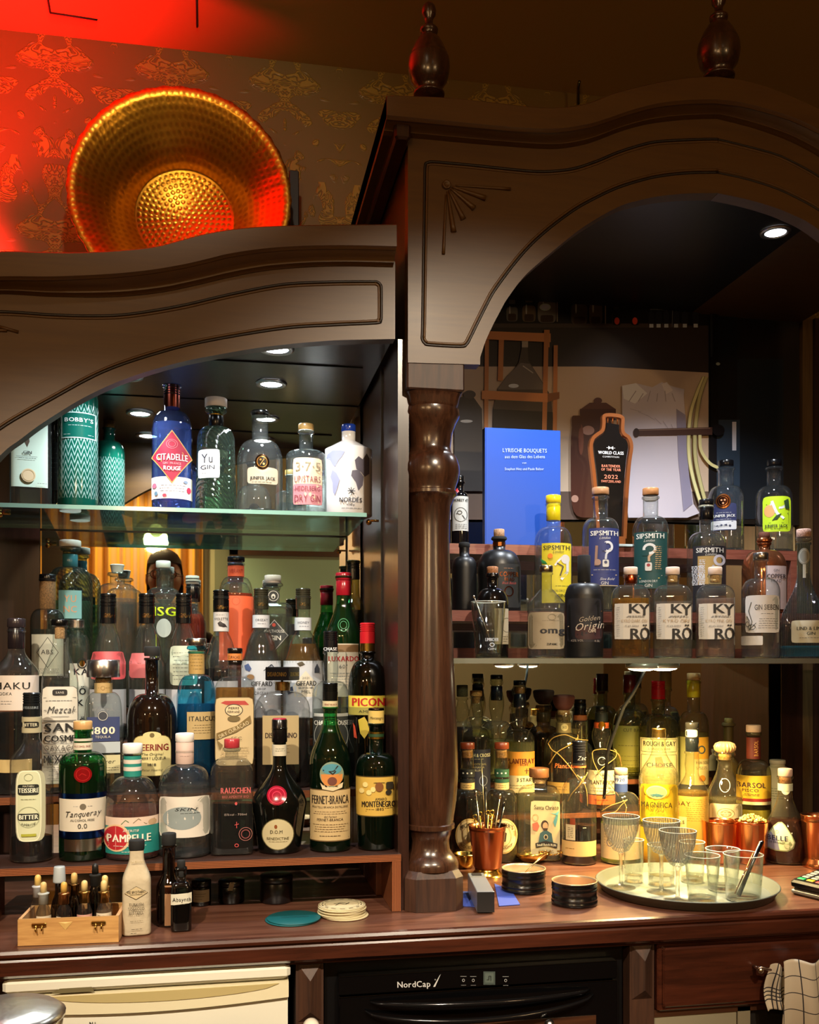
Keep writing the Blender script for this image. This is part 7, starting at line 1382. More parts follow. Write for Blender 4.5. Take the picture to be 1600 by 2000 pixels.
X, Z = U(1140, 155, 2.4); MB_ = MB().tube([(X, 2.44, U(1139, 205, 2.44)[1]), (X, 2.44, Z), (X-.004, 2.42, Z+.006)], .004, 'm:664', seg=8).build('wall_hook')
tag(MB_, 'small dark metal rod rising behind the tall cabinet crest', 'rod')

# ================================================================ THINGS ON THE COUNTER, LEFT
def lathe_px(prof, s): return [(r*s, z*s) for r, z in prof]
# wooden dropper box (seen slightly rotated)
bY0 = yat(130, 1846, 0)+.0; bx0, bx1 = U(35, 1846, yat(35, 1848, 0))[0], U(232, 1838, yat(232, 1840, 0))[0]
yA, yB = yat(35, 1850, 0)+.004, yat(232, 1842, 0)+.004
sB = DD(130, yA)/F
T = thing('wooden_box', 'open blond burl-wood box with brass latches holding dropper bottles', 'box', (bx0, yA, .0006), atan2(yB-yA, bx1-bx0))
BW = wood('burl', 'b0804a', 'd8a868', .35, scale=3, grain=.1); BWI = paint('d0a070', .6)
Lb = math.hypot(bx1-bx0, yB-yA); Hb = 51*sB; Db = .095
MB().box(0, Lb, 0, .005, 0, Hb, BW).build('front_panel', T)
MB().box(0, Lb, Db-.005, Db, 0, Hb*.98, BW).build('back_panel', T)
for x in (0, Lb-.005):
    mb = MB(); mb.box(x, x+.005, .0052, Db-.0052, 0, Hb, BWI); mb.build('side_panel', T)
MB().box(.0052, Lb-.0052, .0052, Db-.0052, 0, .004, BWI).build('bottom', T)
for fx in (.21, .80):
    mb = MB(); x = Lb*fx; mb.box(x-.011, x+.011, -.004, -.0003, Hb-.012, Hb-.006, 'm:c8a050', bev=.001)
    mb.tube([(x-.004, -.004, Hb-.010), (x-.004, -.007, Hb-.017), (x-.003, -.005, Hb-.020)], .0014, 'm:c8a050', seg=6); mb.tube([(x+.005, -.004, Hb-.010), (x+.005, -.006, Hb-.018)], .0014, 'm:c8a050', seg=6); mb.build('latch', T)
mb = MB(); x = Lb*.47; mb.add([(x-.011, -.0006, Hb-.006), (x+.011, -.0006, Hb-.006), (x, -.0006, Hb-.019), (x, -.0022, Hb-.008)], [(0, 2, 3), (3, 2, 1), (0, 3, 1)], 'd8b068'); mb.build('inlay', T)
# dropper bottles inside
def to_box(px, dy):
    y = bY0+dy; return U(px, 1700, y)[0], y
DR = [  # px, dy, bulb top py, bulb/cap hex, collar, glass, liquid, label, text
 (74, .070, 1708, 'd8b460', 'g:b8bcc0', 'c8c8c0', None, 'dropper bottle with silver collar in the back left corner of the wooden box', None),
 (85, .030, 1722, 'd8b878', 'g:b0b4b0', 'd8dcd4', None, 'dropper bottle with silver collar and paper tag at the front left of the wooden box', 'Salz'),
 (125, .032, 1722, 'd8a850', 'm:c88a58', 'd0c0b8', '4a0c10', 'dark red dropper bottle with copper collar at the front of the wooden box', ' '),
 (145, .075, 1704, 'd0ac68', 'm:7a5a30', '3a2c20', '100804', 'dark dropper bottle with yellow bulb behind the red one in the wooden box', None),
 (165, .034, 1719, 'dcc080', 'm:c8a058', 'd4ccc4', '3a1014', 'half-full dropper bottle with gold collar right of the red one in the wooden box', 'PEPPER'),
 (186, .073, 1686, '14120f', 'f:14120f', '2a241c', '0c0804', 'dark dropper bottle with a black bulb at the back of the wooden box', None),
 (205, .070, 1709, 'dcc078', 'm:d0a860', 'e0dcd0', None, 'dropper bottle with yellow bulb in the back right corner of the wooden box', None),
 (203, .032, 1719, 'dcc080', 'm:b89050', 'e0dcd0', 'd8ccb8', 'pale chilli tincture dropper bottle at the front right of the wooden box', 'Chilli tri'),
]
for (px, dy, yt, bc, cc, gc, lq, lab, txt) in DR:
    x, y = to_box(px, dy); s = DD(px, y)/F; zb = .0052; yb = HOR+(H-zb)/s
    T = thing('dropper_bottle', lab, 'dropper bottle', (x, y, zb), -atan2(x, y), 'dropper bottles in the wooden box')
    Q = lambda py: (yb-py)*s
    rB = min(15*s, .0145); gb = glass(gc)
    yc0 = yt+23
    hgt = Q(yc0+20)
    MB().lathe([(rB*.85, 0), (rB, .002), (rB, hgt*.62), (rB*.93, hgt*.76), (rB*.7, hgt*.9), (rB*.55, hgt*.96), (rB*.52, hgt)], gb, cap=(True, False)).build('glass_body', T)
    if lq: MB().lathe([(rB*.8, .002), (rB-.0018, .004), (rB-.0018, hgt*.62), (rB*.85, hgt*.75)], liquid(lq)).build('liquid', T)
    MB().lathe([(9.5*s, Q(yc0+20)), (9.5*s, Q(yc0+2)), (11*s, Q(yc0+1)), (11*s, Q(yc0-1)), (7*s, Q(yc0-2.5))], cc).build('collar', T)
    MB().lathe([(6.4*s, Q(yc0-2.4)), (6*s, Q(yt+6)), (5*s, Q(yt+2.5)), (2.6*s, Q(yt+.6)), (.3*s, Q(yt))], paint(bc, .45)).build('rubber_bulb', T)
    if txt:
        def SD(px_, py_, l, px=px, s=s, yb=yb, rB=rB):
            xx = (px_-px)*s; q = max(-.97, min(.97, xx/(rB))); return (rB*q, -sqrt(1-q*q)*(rB+l), (yb-py_)*s)
        a = Art(SD); y_ = yt+71 if txt != 'Chilli tri' else yt+68
        if txt == ' ': a.rect(px-14, yt+65, px-6, yt+90, 'd8d0bc')
        else:
            a.rect(px-(13 if txt == 'Salz' else 14), y_-7, px+14, y_+16, 'd4c8b0' if txt != 'PEPPER' else 'c8988c'); a.text(txt, px, y_, 6 if txt != 'PEPPER' else 3, '2a2620', 24 if txt != 'Salz' else 18)
        a.mb.build('label', T)
x, y = to_box(116, .066); s = DD(116, y)/F; zb = .0052; yb = HOR+(H-zb)/s; Q = lambda py: (yb-py)*s
T = thing('small_bottle', 'dark small bottle with a tall translucent grey cap in the wooden box', 'bottle', (x, y, zb))
MB().lathe([(.012, 0), (.0135, .002), (.0135, Q(1770)), (.011, Q(1758)), (8*s, Q(1745)), (8*s, Q(1724))], glass('2a241c'), cap=(True, False)).build('glass_body', T)
MB().lathe([(12*s, Q(1723)), (12*s, Q(1720)), (10.5*s, Q(1694)), (9.5*s, Q(1692))], paint('a8b0b4', .4)).build('cap', T)
# jars in the shade of the riser
def jar(px, py, r, h, lab, m, lm=None, tilt=0, lines=True, name='jar', cat='jar', tag2=None):
    y = yat(px, py, 0)+r; s = DD(px, y)/F; X = U(px, py, y)[0]
    T = thing(name, lab, cat, (X, y, .0006), -atan2(X, y))
    MB().lathe([(r*.95, 0), (r, .002), (r, h*.72), (r*.96, h*.76)], m).build('jar_body', T)
    MB().lathe([(r*1.0, h*.77), (r*1.02, h*.8), (r*1.02, h*.97), (r*.97, h), (r*.4, h)], m).build('lid', T)
    if lm:
        a = Art(lambda u, v, l: (r*sin(u), -r*cos(u)-l, v)); a.rect(-.95, h*.18, .95, h*.66, lm, nx=20)
        for k in range(3): a.rect(-.7, h*(.30+.1*k), .1+.2*k, h*(.315+.1*k), '6a6458', nx=8)
        a.mb.build('label', T)
    if tag2:
        a = Art(lambda u, v, l: (r*sin(u), -r*cos(u)-l, v)); a.poly([(-.1, h*.99), (.25, h*.99), (.1, h*.62), (-.28, h*.62)], tag2); a.mb.build('sticker', T)
    return T
DK = paint('0b0a0b', .25)
jar(393, 1772, .018, .046, 'small dark jar with a cream wrap-around label beneath the front riser', DK, 'b8b098')
jar(452, 1768, .024, .042, 'low black jar with a slanted beige sticker beneath the front riser', DK, tag2='8a8068')
jar(540, 1768, .030, .050, 'round black tin jar beneath the front riser, behind the teal coasters', paint('141214', .3), name='tin_jar', cat='tin')
# coasters
def coaster(px, py, k, r, m, lab, grp, dx=0, dy=0, th=.0022, art=None, z0=.0006, wob=0):
    y = yat(px, py, 0)+r; X = U(px, py, y)[0]+dx
    mb = MB(); mb.lathe([(r-.0006, 0), (r, .0004), (r, th-.0006), (r-.0006, th-.0001)], m, seg=40)
    o = mb.build('coaster', loc=(X, y+dy, z0+k*(th+.0002))); tag(o, lab, 'coaster', grp); o.rotation_euler.z = wob
    return o, X, y+dy
TE = paint('0f5a60', .45)
coaster(574, 1811, 0, .0465, TE, 'lower of the two teal coasters on the counter', 'teal coasters', dx=-.003)
o, X, y = coaster(574, 1811, 1, .0465, TE, 'upper of the two teal coasters on the counter', 'teal coasters')
a = Art(lambda u, v, l: (u, v, .0022+l)); a.step = .00005; a.base = .0001
for u in (-.02, -.008, .004, .016): a.ring(u+.004, 0, .006, .004, .0012, paint('1a4a50', .5))
oo_ = a.mb.build('embossing', o)
CRC = paint('cfc29a', .7)
for k in range(8):
    offs = [(0, 0), (.001, -.001), (-.002, .001), (.001, .002), (-.001, 0), (.002, .001), (-.001, -.001), (0, .001)][k]
    if k == 0: offs = (.005, -.003)
    o, X, y = coaster(668, 1800, k, .0415, CRC, ('cream printed coaster on top of the small stack' if k == 7 else '%s cream coaster from the bottom of the small stack beside the teal ones' % ['lowest', 'second', 'third', 'fourth', 'fifth', 'sixth', 'seventh', ''][k]), 'stacked cream coasters', dx=offs[0], dy=offs[1], wob=k*.7)
o.rotation_euler.z = 0
a = Art(lambda u, v, l: (u, v, .0022+l)); a.step = .00005; a.base = .0001
a.ring(0, 0, .040, .040, .0008, '4a4030'); a.ring(0, 0, .030, .030, .0006, '4a4030')
a.line([(-.012, -.008), (-.004, .006), (.006, -.004), (.014, .008)], .0018, '2a2418'); a.line([(-.014, .004), (.0, .010), (.012, .0)], .0014, '2a2418')
for k in range(14):
    an = k*.45; a.line([(.035*cos(an), .035*sin(an)), (.035*cos(an+.25), .035*sin(an+.25))], .0016, '5a5040')
a.mb.build('print', o)

# ================================================================ COUNTER, RIGHT
def cup_at(px, pyb, r): y = yat(px, pyb, 0)+r; return U(px, pyb, y)[0], y, DD(px, y)/F
# copper julep cup full of picks
X, y, s = cup_at(952, 1716, .034); yb = HOR+H/s; Q = lambda py: (yb-py)*s
CUP = paint('c47c52', .22, 1); GLD = paint('d8a850', .2, 1)
T = thing('julep_cup', 'copper julep cup crammed with cocktail picks and bar spoons', 'cup', (X, y, .0006))
MB().lathe([(31*s, 0), (31.5*s, Q(1712)), (29*s, Q(1706)), (24*s, Q(1699)), (24.5*s, Q(1696))], GLD).build('gold_foot', T)
ht = Q(1612)
MB().lathe([(24*s, Q(1696)), (27*s, Q(1692)), (35.5*s, Q(1622)), (36*s, Q(1621)), (36*s, Q(1619)), (37*s, ht-.001), (38.5*s, ht), (36*s, ht-.0005), (34.5*s, Q(1622)), (25*s, Q(1690))], CUP, seg=48).build('cup_body', T)
picks = [('thin steel bar spoon leaning far left in the copper julep cup', -22, 1550, -8, 'm:c8c0b0', 's'), ('long pale steel stirring stick rising above the other picks in the julep cup', -14, 1480, -2, 'm:d8cca0', 't'), ('gold cocktail pick with loop top at the left of the julep cup', -12, 1596, -6, 'm:e0b850', 'l'), ('gold cocktail pick with loop top near the middle of the julep cup', -2, 1590, 0, 'm:e0b850', 'l'), ('dark bar tweezer rising from the middle of the julep cup', 0, 1548, 2, 'g:2a2826', 'b'), ('gold cocktail pick with loop top right of the middle in the julep cup', 10, 1592, 6, 'm:e0b850', 'l'), ('steel bar spoon with a paddle tip leaning right in the julep cup', 23, 1555, 8, 'm:c8bc98', 's'), ('black-handled bar knife leaning at the right rim of the julep cup', 36, 1578, 12, 'g:14120f', 'b'), ('brass cocktail pick lowest at the left rim of the julep cup', -24, 1600, -12, 'm:c89a40', 'l'), ('brass cocktail pick at the front of the julep cup', 4, 1600, -2, 'm:c89a40', 'l')]
for i, (lab, dx, pyt, bx_, m, kd) in enumerate(picks):
    yy = [.006, -.006, .012, -.012, .016, .002, -.009, .009, .004, -.016][i]
    p0 = Vector((bx_*s*.6, yy*.5, Q(1690))); p1 = Vector((dx*s, yy, Q(pyt)))
    q = MB(); q.tube([p0, p1], .0013 if kd != 'b' else .0022, m, seg=8)
    if kd == 'l': q.tube([p1+Vector((.0045*sin(t*2*pi/12), 0, .0045-.0045*cos(t*2*pi/12))) for t in range(13)], .0010, m, seg=6); q.tube([p1+Vector((.0035*sin(t*2*pi/12)+.002, .002, -.005-.0035*cos(t*2*pi/12))) for t in range(13)], .0009, m, seg=6)
    if kd == 's': q.ball(p1, .0032, m, sz=1.9, n=8)
    if kd == 'b': q.ball(p1, .0042, m, sz=2.4, sy=.5, n=8)
    o = q.build('cocktail_pick', loc=(X, y, .0006)); tag(o, lab, 'cocktail pick', 'picks in the julep cup')
# dark tins
def tin(px, pyb, r, h, lab, rim, fill, fc, name='round_tin'):
    y = yat(px, pyb, 0)+r; X = U(px, pyb, y)[0]
    T = thing(name, lab, 'tin', (X, y, .0006))
    pr = [(r*.96, 0), (r, .002), (r*1.0, h*.16), (r*.96, h*.2), (r*.99, h*.26), (r*.99, h*.3), (r*.96, h*.33), (r*.96, h*.6), (r*.99, h*.64), (r*.96, h*.68), (r*.99, h*.76), (r*.99, h*.84), (r*.97, h*.9), (r*.99, h*.97)]
    MB().lathe(pr, paint('0b0a0b', .22), seg=48, cap=(True, False)).build('tin_body', T)
    MB().lathe([(r*.99, h*.97), (r*.99, h), (r*.95, h), (r*.94, h*.9), (r*.93, h*.3)], paint(rim, .3, .6), seg=48, cap=(False, False)).build('rim', T)
    f = MB()
    def fn(u, v):
        a = u*2*pi; q = max(v, .001)*r*.93; return (q*cos(a), q*sin(a), fill*h+.0035*(1-v*v)+.0015*sin(a*3+v*7)*v)
    f.grid(fn, 40, 10, fc); tag(f.build('powder' if fill > .5 else 'bottom', T))
    return X, y
def grainy(h):
    m, t, b = newmat('grains'); n = t.nodes.new('ShaderNodeTexNoise'); n.inputs['Scale'].default_value = 900; r = t.nodes.new('ShaderNodeValToRGB'); c = hexc(h)
    r.color_ramp.elements[0].color = tuple(v*.35 for v in c[:3])+(1,); r.color_ramp.elements[1].color = c; r.color_ramp.elements[0].position = .35; r.color_ramp.elements[1].position = .6
    t.links.new(n.outputs[0], r.inputs[0]); t.links.new(r.outputs[0], b.inputs['Base Color']); b.inputs['Roughness'].default_value = .8; return m
X, y = tin(1023, 1750, .0435, .044, 'open black tin of coarse salt with a straw across its rim', 'd8c4a0', .62, grainy('d0b498'))
mb = MB(); mb.tube([(X+.002, y-.004, .036), (X+.022, y+.004, .05), (X+.052, y+.022, .064)], .0014, 'm:d8b888', seg=8); mb.tube([(X+.006, y+.002, .035), (X+.026, y+.008, .052), (X+.05, y+.028, .066)], .0010, 'm:b89058', seg=8)
o = mb.build('thin_tongs'); tag(o, 'slim metal tongs resting in the open tin of salt', 'tongs')
tin(1122, 1777, .0425, .0435, 'empty open black tin with a copper inside, nearest the round tray', 'd8b890', .22, paint('b06a44', .35, .5))
# scale/lighter block on blue napkins
def poly_slab(pts, z0, th, m, name, lab, cat):
    P = [(U(x, y, yat(x, y, 0))[0], yat(x, y, 0)) for x, y in pts]; n = len(P)
    mb = MB(); mb.add([(x, y, z0) for x, y in P]+[(x, y, z0+th) for x, y in P], [tuple(range(n)), tuple(range(2*n-1, n-1, -1))]+[(k, (k+1) % n, n+(k+1) % n, n+k) for k in range(n)], m)
    o = mb.build(name); tag(o, lab, cat); return o
poly_slab([(897, 1742), (960, 1746), (940, 1773), (901, 1771)], .0006, .0012, paint('3a4ea0', .6), 'blue_card', 'blue card sticking out left of the grey block', 'card')
poly_slab([(966, 1727), (1000, 1742), (1016, 1768), (975, 1771)], .0006, .0012, paint('3c50a8', .6), 'blue_card', 'blue card sticking out between the grey block and the tins', 'card')
xa, ya = U(949, 1784, yat(949, 1785, 0))[0], yat(949, 1785, 0)
xb, yb_2 = U(928, 1742, yat(928, 1742, 0))[0], yat(928, 1742, 0)
T = thing('metal_block', 'long grey oblong metal box with a dark end, lying on the blue cards', 'metal box', (xa, ya, .0022), -atan2(xb-xa, yb_2-ya))
Lk = .155
MB().box(-.0155, .0155, .0015, Lk, 0, .037, paint('8a8c90', .35, .3), bev=.001).build('case', T)
MB().box(-.0155, .0155, 0, .0013, .0005, .0365, paint('1c1d1f', .4)).build('end_cap', T)
MB().box(-.009, .009, Lk-.025, Lk-.008, .0371, .0385, paint('2a2422', .5)).build('dark_pad', T)
# brass strainer / bowl behind the tin
X, y, s = cup_at(1045, 1690, .03)
T = thing('brass_strainer', 'shallow gilt cocktail strainer lying behind the salt tin', 'strainer', (X, y, .0006)); 
MB().lathe([(.012, 0), (.026, .006), (.034, .014), (.038, .022), (.0395, .022), (.036, .014), (.026, .004), (.012, .002)], GLD, M=Matrix.Rotation(-.1, 4, 'X') @ Matrix.Rotation(-.12, 4, 'Y')).build('bowl', T)
mb = MB()
for k in range(16): an = k/16*2*pi; mb.tube([(.026*cos(an)+.03, .02*sin(an)-.02, .024+.002*sin(k)), (.026*cos(an+.3)+.03, .02*sin(an+.3)-.02, .024)], .0016, GLD, seg=6)
mb.build('spring', T)
X, y, s = cup_at(908, 1700, .024)
T = thing('brass_cup', 'small gilt jigger cup half hidden behind the turned column', 'jigger', (X, y, .0006))
MB().lathe([(.016, 0), (.020, .010), (.0235, .026), (.0245, .032), (.0225, .031), (.018, .012), (.014, .003)], GLD).build('cup_body', T)
# serving tray
X0t, y0t = U(1340, 1726, yat(1340, 1728, .012))[0], yat(1340, 1728, .012)
rt = .172
T = thing('serving_tray', 'large round grey bar tray holding the empty glasses', 'tray', (X0t, y0t, .0006))
MB().lathe([(rt*.90, 0), (rt*.94, .001), (rt, .017), (rt+.002, .018), (rt+.0005, .0195), (rt-.003, .018), (rt*.93, .004), (rt*.9, .003), (.001, .003)], paint('5a6058', .38), seg=72, cap=(True, False)).build('tray_body', T)
MB().lathe([(rt*.9, .0031), (rt*.9, .0036), (.001, .0036)], paint('8a9084', .45, bump=.5), seg=72, cap=(False, False)).build('rubber_mat', T)
zt_ = .0046
GC = glass('fafcf8', edge='d4e0d6', wavy=.1, lit_haze=0); GCR = glass('fafcfa', edge='c8d4cc', twist=-1, lit_haze=.04)
def clearglass():
    m, t, b = newmat('crystal'); b.inputs['Base Color'].default_value = (.97, .99, .97, 1); b.inputs['Roughness'].default_value = 0; b.inputs['Transmission Weight'].default_value = 1; b.inputs['IOR'].default_value = 1.45
    tr = t.nodes.new('ShaderNodeBsdfTransparent'); mx = t.nodes.new('ShaderNodeMixShader'); mx.inputs[0].default_value = .45; t.links.new(b.outputs[0], mx.inputs[1]); t.links.new(tr.outputs[0], mx.inputs[2]); t.links.new(mx.outputs[0], t.nodes['Material Output'].inputs[0]); return m
CRY = clearglass()
def on_tray(px, py):
    y = yat(px, py, zt_); return U(px, py, y)[0], y, DD(px, y)/F
def stem_glass(px, pyb, pyt, pyw, hw, lab):
    X, y, s = on_tray(px, pyb); Q = lambda py: (pyb-py)*s
    T = thing('coupe_glass', lab, 'stemmed glass', (X, y, zt_), group='stemmed glasses on the tray')
    r = hw*s; z0, z1 = Q(pyw), Q(pyt)
    MB().lathe([(r*.78, 0), (r*.79, .001), (r*.4, .0025), (.005, .006), (.0038, .014), (.0036, z0-.010), (.0055, z0-.003), (.004, z0)], CRY, seg=28).build('stem', T)
    MB().tube([((r-.0006)*cos(k*pi/20), (r-.0006)*sin(k*pi/20), z1) for k in range(41)], .0007, paint('e8ece4', .08), seg=6).build('rim', T)  # white paint draws the highlight along the glass rim
    MB().lathe([(.004, z0-.001), (r*.42, z0+.004), (r*.72, z0+(z1-z0)*.32), (r*.9, z0+(z1-z0)*.62), (r, z1), (r-.0012, z1), (r*.86, z0+(z1-z0)*.62), (r*.66, z0+(z1-z0)*.34), (r*.3, z0+.009), (.001, z0+.007)], GCR, seg=96, cap=(False, False), flute=.018, nf=24).build('fluted_bowl', T)
stem_glass(1213, 1733, 1594, 1664, 36, 'stemmed glass with ribbed bowl at the left of the round tray')
stem_glass(1292, 1742, 1602, 1668, 36, 'stemmed glass with ribbed bowl behind the middle of the round tray')
stem_glass(1324, 1760, 1622, 1692, 36, 'stemmed glass with ribbed bowl nearest the front edge of the round tray')
def tumbler(px, pyb, pyt, hw, hb, lab, thick=8, name='tumbler', z=None, XY=None, mat_=None):
    X, y, s = on_tray(px, pyb) if XY is None else XY; z = zt_ if z is None else z; Q = lambda py: (pyb-py)*s
    T = thing(name, lab, 'glass', (X, y, z), group='tumblers on the tray' if XY is None else None)
    r, rb, h, tk = hw*s, hb*s, Q(pyt), thick*s
    MB().lathe([(rb*.9, 0), (rb, .002), (r, h), (r-.0012, h), (rb-.0012+(r-rb)*.15, tk+.002), (rb*.8, tk), (.001, tk)], mat_ or GC, seg=40, cap=(True, False)).build('glass_wall', T)
    MB().tube([((r-.0006)*cos(k*pi/20), (r-.0006)*sin(k*pi/20), h) for k in range(41)], .0008, paint('e8ece4', .08), seg=6).build('rim', T)  # pale ring painted in for the bright glint of the glass edge
    MB().lathe([(rb*.88, .0006), (rb*.97, .0025), (rb*.97, tk-.001), (rb*.8, tk-.0006)], CRY, seg=40).build('glass_base', T)
    return T
tumbler(1238, 1722, 1640, 20, 18, 'slim tumbler behind the leftmost stemmed glass on the tray', 14)
tumbler(1292, 1727, 1650, 27, 25, 'thick-based tumbler behind the middle stemmed glass on the tray', 18)
tumbler(1352, 1722, 1644, 25, 22, 'tumbler at the back of the tray in front of the copper mugs', 10)
tumbler(1372, 1760, 1670, 34, 27, 'tumbler at the front of the tray beside the frontmost stemmed glass', 10)
tumbler(1412, 1738, 1658, 33, 28, 'tumbler at the back right of the tray behind the straws', 10)
T_ = tumbler(1452, 1757, 1668, 38, 33, 'tumbler at the right of the tray holding metal straws', 8)
X, y, s = on_tray(1452, 1757); Q = lambda py: (1757-py)*s
for i, (dx, lab, m) in enumerate(((0, 'dark steel straw standing in the right tumbler, left of the pair', 'm:5a5a5c'), (7, 'dark steel straw standing in the right tumbler, right of the pair', 'm:6a6866'), (3, 'thin copper stirrer standing in the right tumbler', 'm:c08050'))):
    mb = MB(); yy = (-.012, -.006, .004)[i]
    mb.tube([(-16*s+dx*s*.2, yy, .0105), ((34+dx if i < 2 else 28)*s, yy+.006, Q(1644 if i < 2 else 1668))], .0032 if i < 2 else .0012, m, seg=12)
    o = mb.build('metal_straw', loc=(X, y, zt_)); tag(o, lab, 'straw', 'straws in the tumbler')
# copper mugs
def mug(px, pyb, pyt, hw, lab, foot=False, name='copper_mug', hb=None):
    r0 = hw*.0011; y = yat(px, pyb, 0)+r0; X = U(px, pyb, y)[0]; s = DD(px, y)/F; h = (pyb-6-pyt)*s; r = hw*s; rb = (hb or hw*.9)*s
    T = thing(name, lab, 'mug', (X, y, .0006))
    CM_ = paint('e08a58', .2, 1)
    pr = [(rb*.96, 0), (rb, .002), (rb*1.0, h*.3), (r*.97, h*.93), (r*.98, h*.97), (r*1.01, h), (r*.97, h*.995), (r*.94, h*.93), (rb*.93, h*.3), (.001, .004)]
    if foot: pr = [(rb*1.28, 0), (rb*1.3, .003), (rb*1.22, .010), (rb*1.02, .018), (rb, .020), (r*.95, h*.86), (r*.97, h*.865), (r*.97, h*.88), (r*.96, h*.9), (r, h*.98), (r*1.04, h), (r*.98, h*.99), (r*.9, h*.86), (rb*.9, .03)]
    MB().lathe(pr, CM_ if not foot else CUP, seg=48, cap=(True, False)).build('mug_body', T)
    return X, y, r, h
mug(1407, 1690, 1604, 35, 'polished copper mug, empty, directly left of the popcorn mug')
X, y, r, h = mug(1468, 1692, 1604, 33, 'polished copper mug filled with popcorn')
PC = paint('e0c070', .8); PC2 = paint('d8a83c', .7)
for k in range(22):
    an = k*2.4; q = r*.8*sqrt((k+.5)/22); zz = h-.003+.011*(1-q/r)+R.uniform(0, .004)
    mb = MB()
    for j in range(5):
        mb.ball((R.uniform(-.003, .003), R.uniform(-.003, .003), R.uniform(-.002, .003)), R.uniform(.0022, .0038), PC if j else PC2, n=5)
    o = mb.build('popcorn_piece', loc=(X+q*cos(an), y+q*sin(an), zz)); tag(o, 'puffed popcorn piece heaped in the right copper mug', 'popcorn', 'popcorn in the copper mug')
mug(1596, 1700, 1592, 30, 'tall copper cup with a flared foot at the right edge', foot=True, name='julep_cup', hb=21)
# card terminal
P0 = (1544, 1752); yT0 = yat(1570, 1766, 0)
yq_ = yat(1543, 1746, 0); T = thing('card_terminal', 'black card payment terminal with grey keys on the counter', 'card terminal', (U(1543, 1746, yq_)[0], yq_, .0006), -1.22)
Mx = Matrix.Rotation(math.radians(8), 4, 'X')
MB().box(0, .075, 0, .16, .0, .012, paint('6a6864', .4), bev=.004).build('base', T)
MB().box(.001, .074, 0.001, .158, .0125, .028, paint('0e0e10', .3), M=Mx, bev=.004).build('housing', T)
mb = MB(); 
for j in range(4):
    for i in range(3): mb.box(.010+i*.020, .024+i*.020, .026+j*.012, .034+j*.012, .0281, .0295, paint('9a968c', .5), M=Mx, bev=.0006)
mb.build('keypad', T)
for i, (c, nm) in enumerate((('1c9a58', 'green_key'), ('d8a828', 'yellow_key'), ('c8383a', 'red_key'))):
    MB().box(.010+i*.020, .025+i*.020, .012, .021, .0281, .0297, paint(c, .4), M=Mx, bev=.0006).build(nm, T)
MB().box(.012, .063, .085, .135, .0281, .0288, paint('3a70c0', .15, emit=.5), M=Mx).build('screen', T)
# straw glass on the shelf
yy = 1.90; s = DD(954, yy)/F; X = U(954, 1283, yy)[0]; yb = HOR+(H-ZS2)/s
tumbler(954, yb, 1176, 34, 25, 'tall conical mixing glass with blue print on the glass shelf beside the column', 9, 'mixing_glass', ZS2+.0004, (X, yy, s))
def SG2(px, py, l): 
    t = (yb-py)/(yb-1176); r = (25+(34-25)*t)*s; q = max(-.97, min(.97, (px-954)*s/r)); return (X+r*q, yy-sqrt(1-q*q)*(r+l), ZS2+.0004+(yb-py)*s)
a = Art(SG2); a.text('LIMBICHER', 954, 1250, 6, 'c8d4e8', 26, bold=.4); a.ring(954, 1260, 5, 4, 1.4, 'c8d4e8'); a.text('GIN', 954, 1268, 4, 'c8d4e8', 16)
p_ = [o for o in COL.objects if o.get('label', '').startswith('tall conical mixing')][0]
ao = a.mb.build('lettering', p_); ao.location = (-X, -yy, -ZS2-.0004)
mb = MB(); mb.tube([(X-30*s, yy-.004, ZS2+(yb-1166)*s), (X+14*s, yy+.004, ZS2+.012)], .0015, 'm:b8a890', seg=8); mb.ball((X-30*s, yy-.004, ZS2+(yb-1166)*s), .0028, 'm:c8b8a0', n=6)
tag(mb.build('bar_spoon'), 'thin steel bar spoon leaning in the conical mixing glass', 'bar spoon')
mb = MB(); mb.tube([(X-18*s, yy+.006, ZS2+(yb-1206)*s), (X-10*s, yy+.006, ZS2+(yb-1225)*s), (X+2*s, yy+.003, ZS2+.013)], [.0052, .0058, .0045], 'g:141414', seg=8)
tag(mb.build('spice_pod'), 'dark knobbly pod standing in the conical mixing glass', 'pod')
# raffia ties
RF = paint('b08c48', .7)
def raffia(px, Y, segs, lab, rad=.0011, bul=0):
    mb = MB(); s = DD(px, Y)/F
    for sg in segs:
        P = smooth_pts(sg, 5); q = []
        for x, y_ in P:
            dx = (x-px)*s; rr = bul*s; dep = sqrt(max(1e-6, rr*rr-dx*dx)) if abs(dx) < rr else .006
            q.append((U(x, y_, Y)[0], Y-dep-.003, H+(HOR-y_)*s))
        mb.tube(q, rad, RF, seg=6)
    tag(mb.build('raffia_tie'), lab, 'raffia tie')
raffia(1101, 2.254, [[(1065, 1450), (1072, 1438), (1090, 1432), (1112, 1440), (1146, 1446)], [(1065, 1450), (1070, 1462), (1080, 1470), (1100, 1495), (1118, 1520)], [(1116, 1436), (1104, 1448), (1078, 1465), (1066, 1490)], [(1115, 1432), (1115, 1440), (1110, 1446)]], 'straw raffia knotted around the globe-bodied decanter', bul=39)
raffia(1175, 2.258, [[(1148, 1468), (1152, 1462), (1170, 1460), (1196, 1470), (1212, 1495)], [(1148, 1468), (1150, 1485), (1160, 1508), (1180, 1530), (1197, 1552)], [(1190, 1462), (1190, 1475), (1170, 1490), (1155, 1505)], [(1186, 1460), (1200, 1478), (1210, 1505)]], 'straw raffia knotted around the sunburst-labelled bottle', bul=35)
raffia(1213, 2.055, [[(1172, 1582), (1180, 1570), (1194, 1562), (1208, 1556)], [(1208, 1556), (1198, 1566), (1190, 1578), (1180, 1584)], [(1200, 1556), (1206, 1570), (1204, 1584)]], 'raffia bow at the left shoulder of the domed bottle', bul=41)
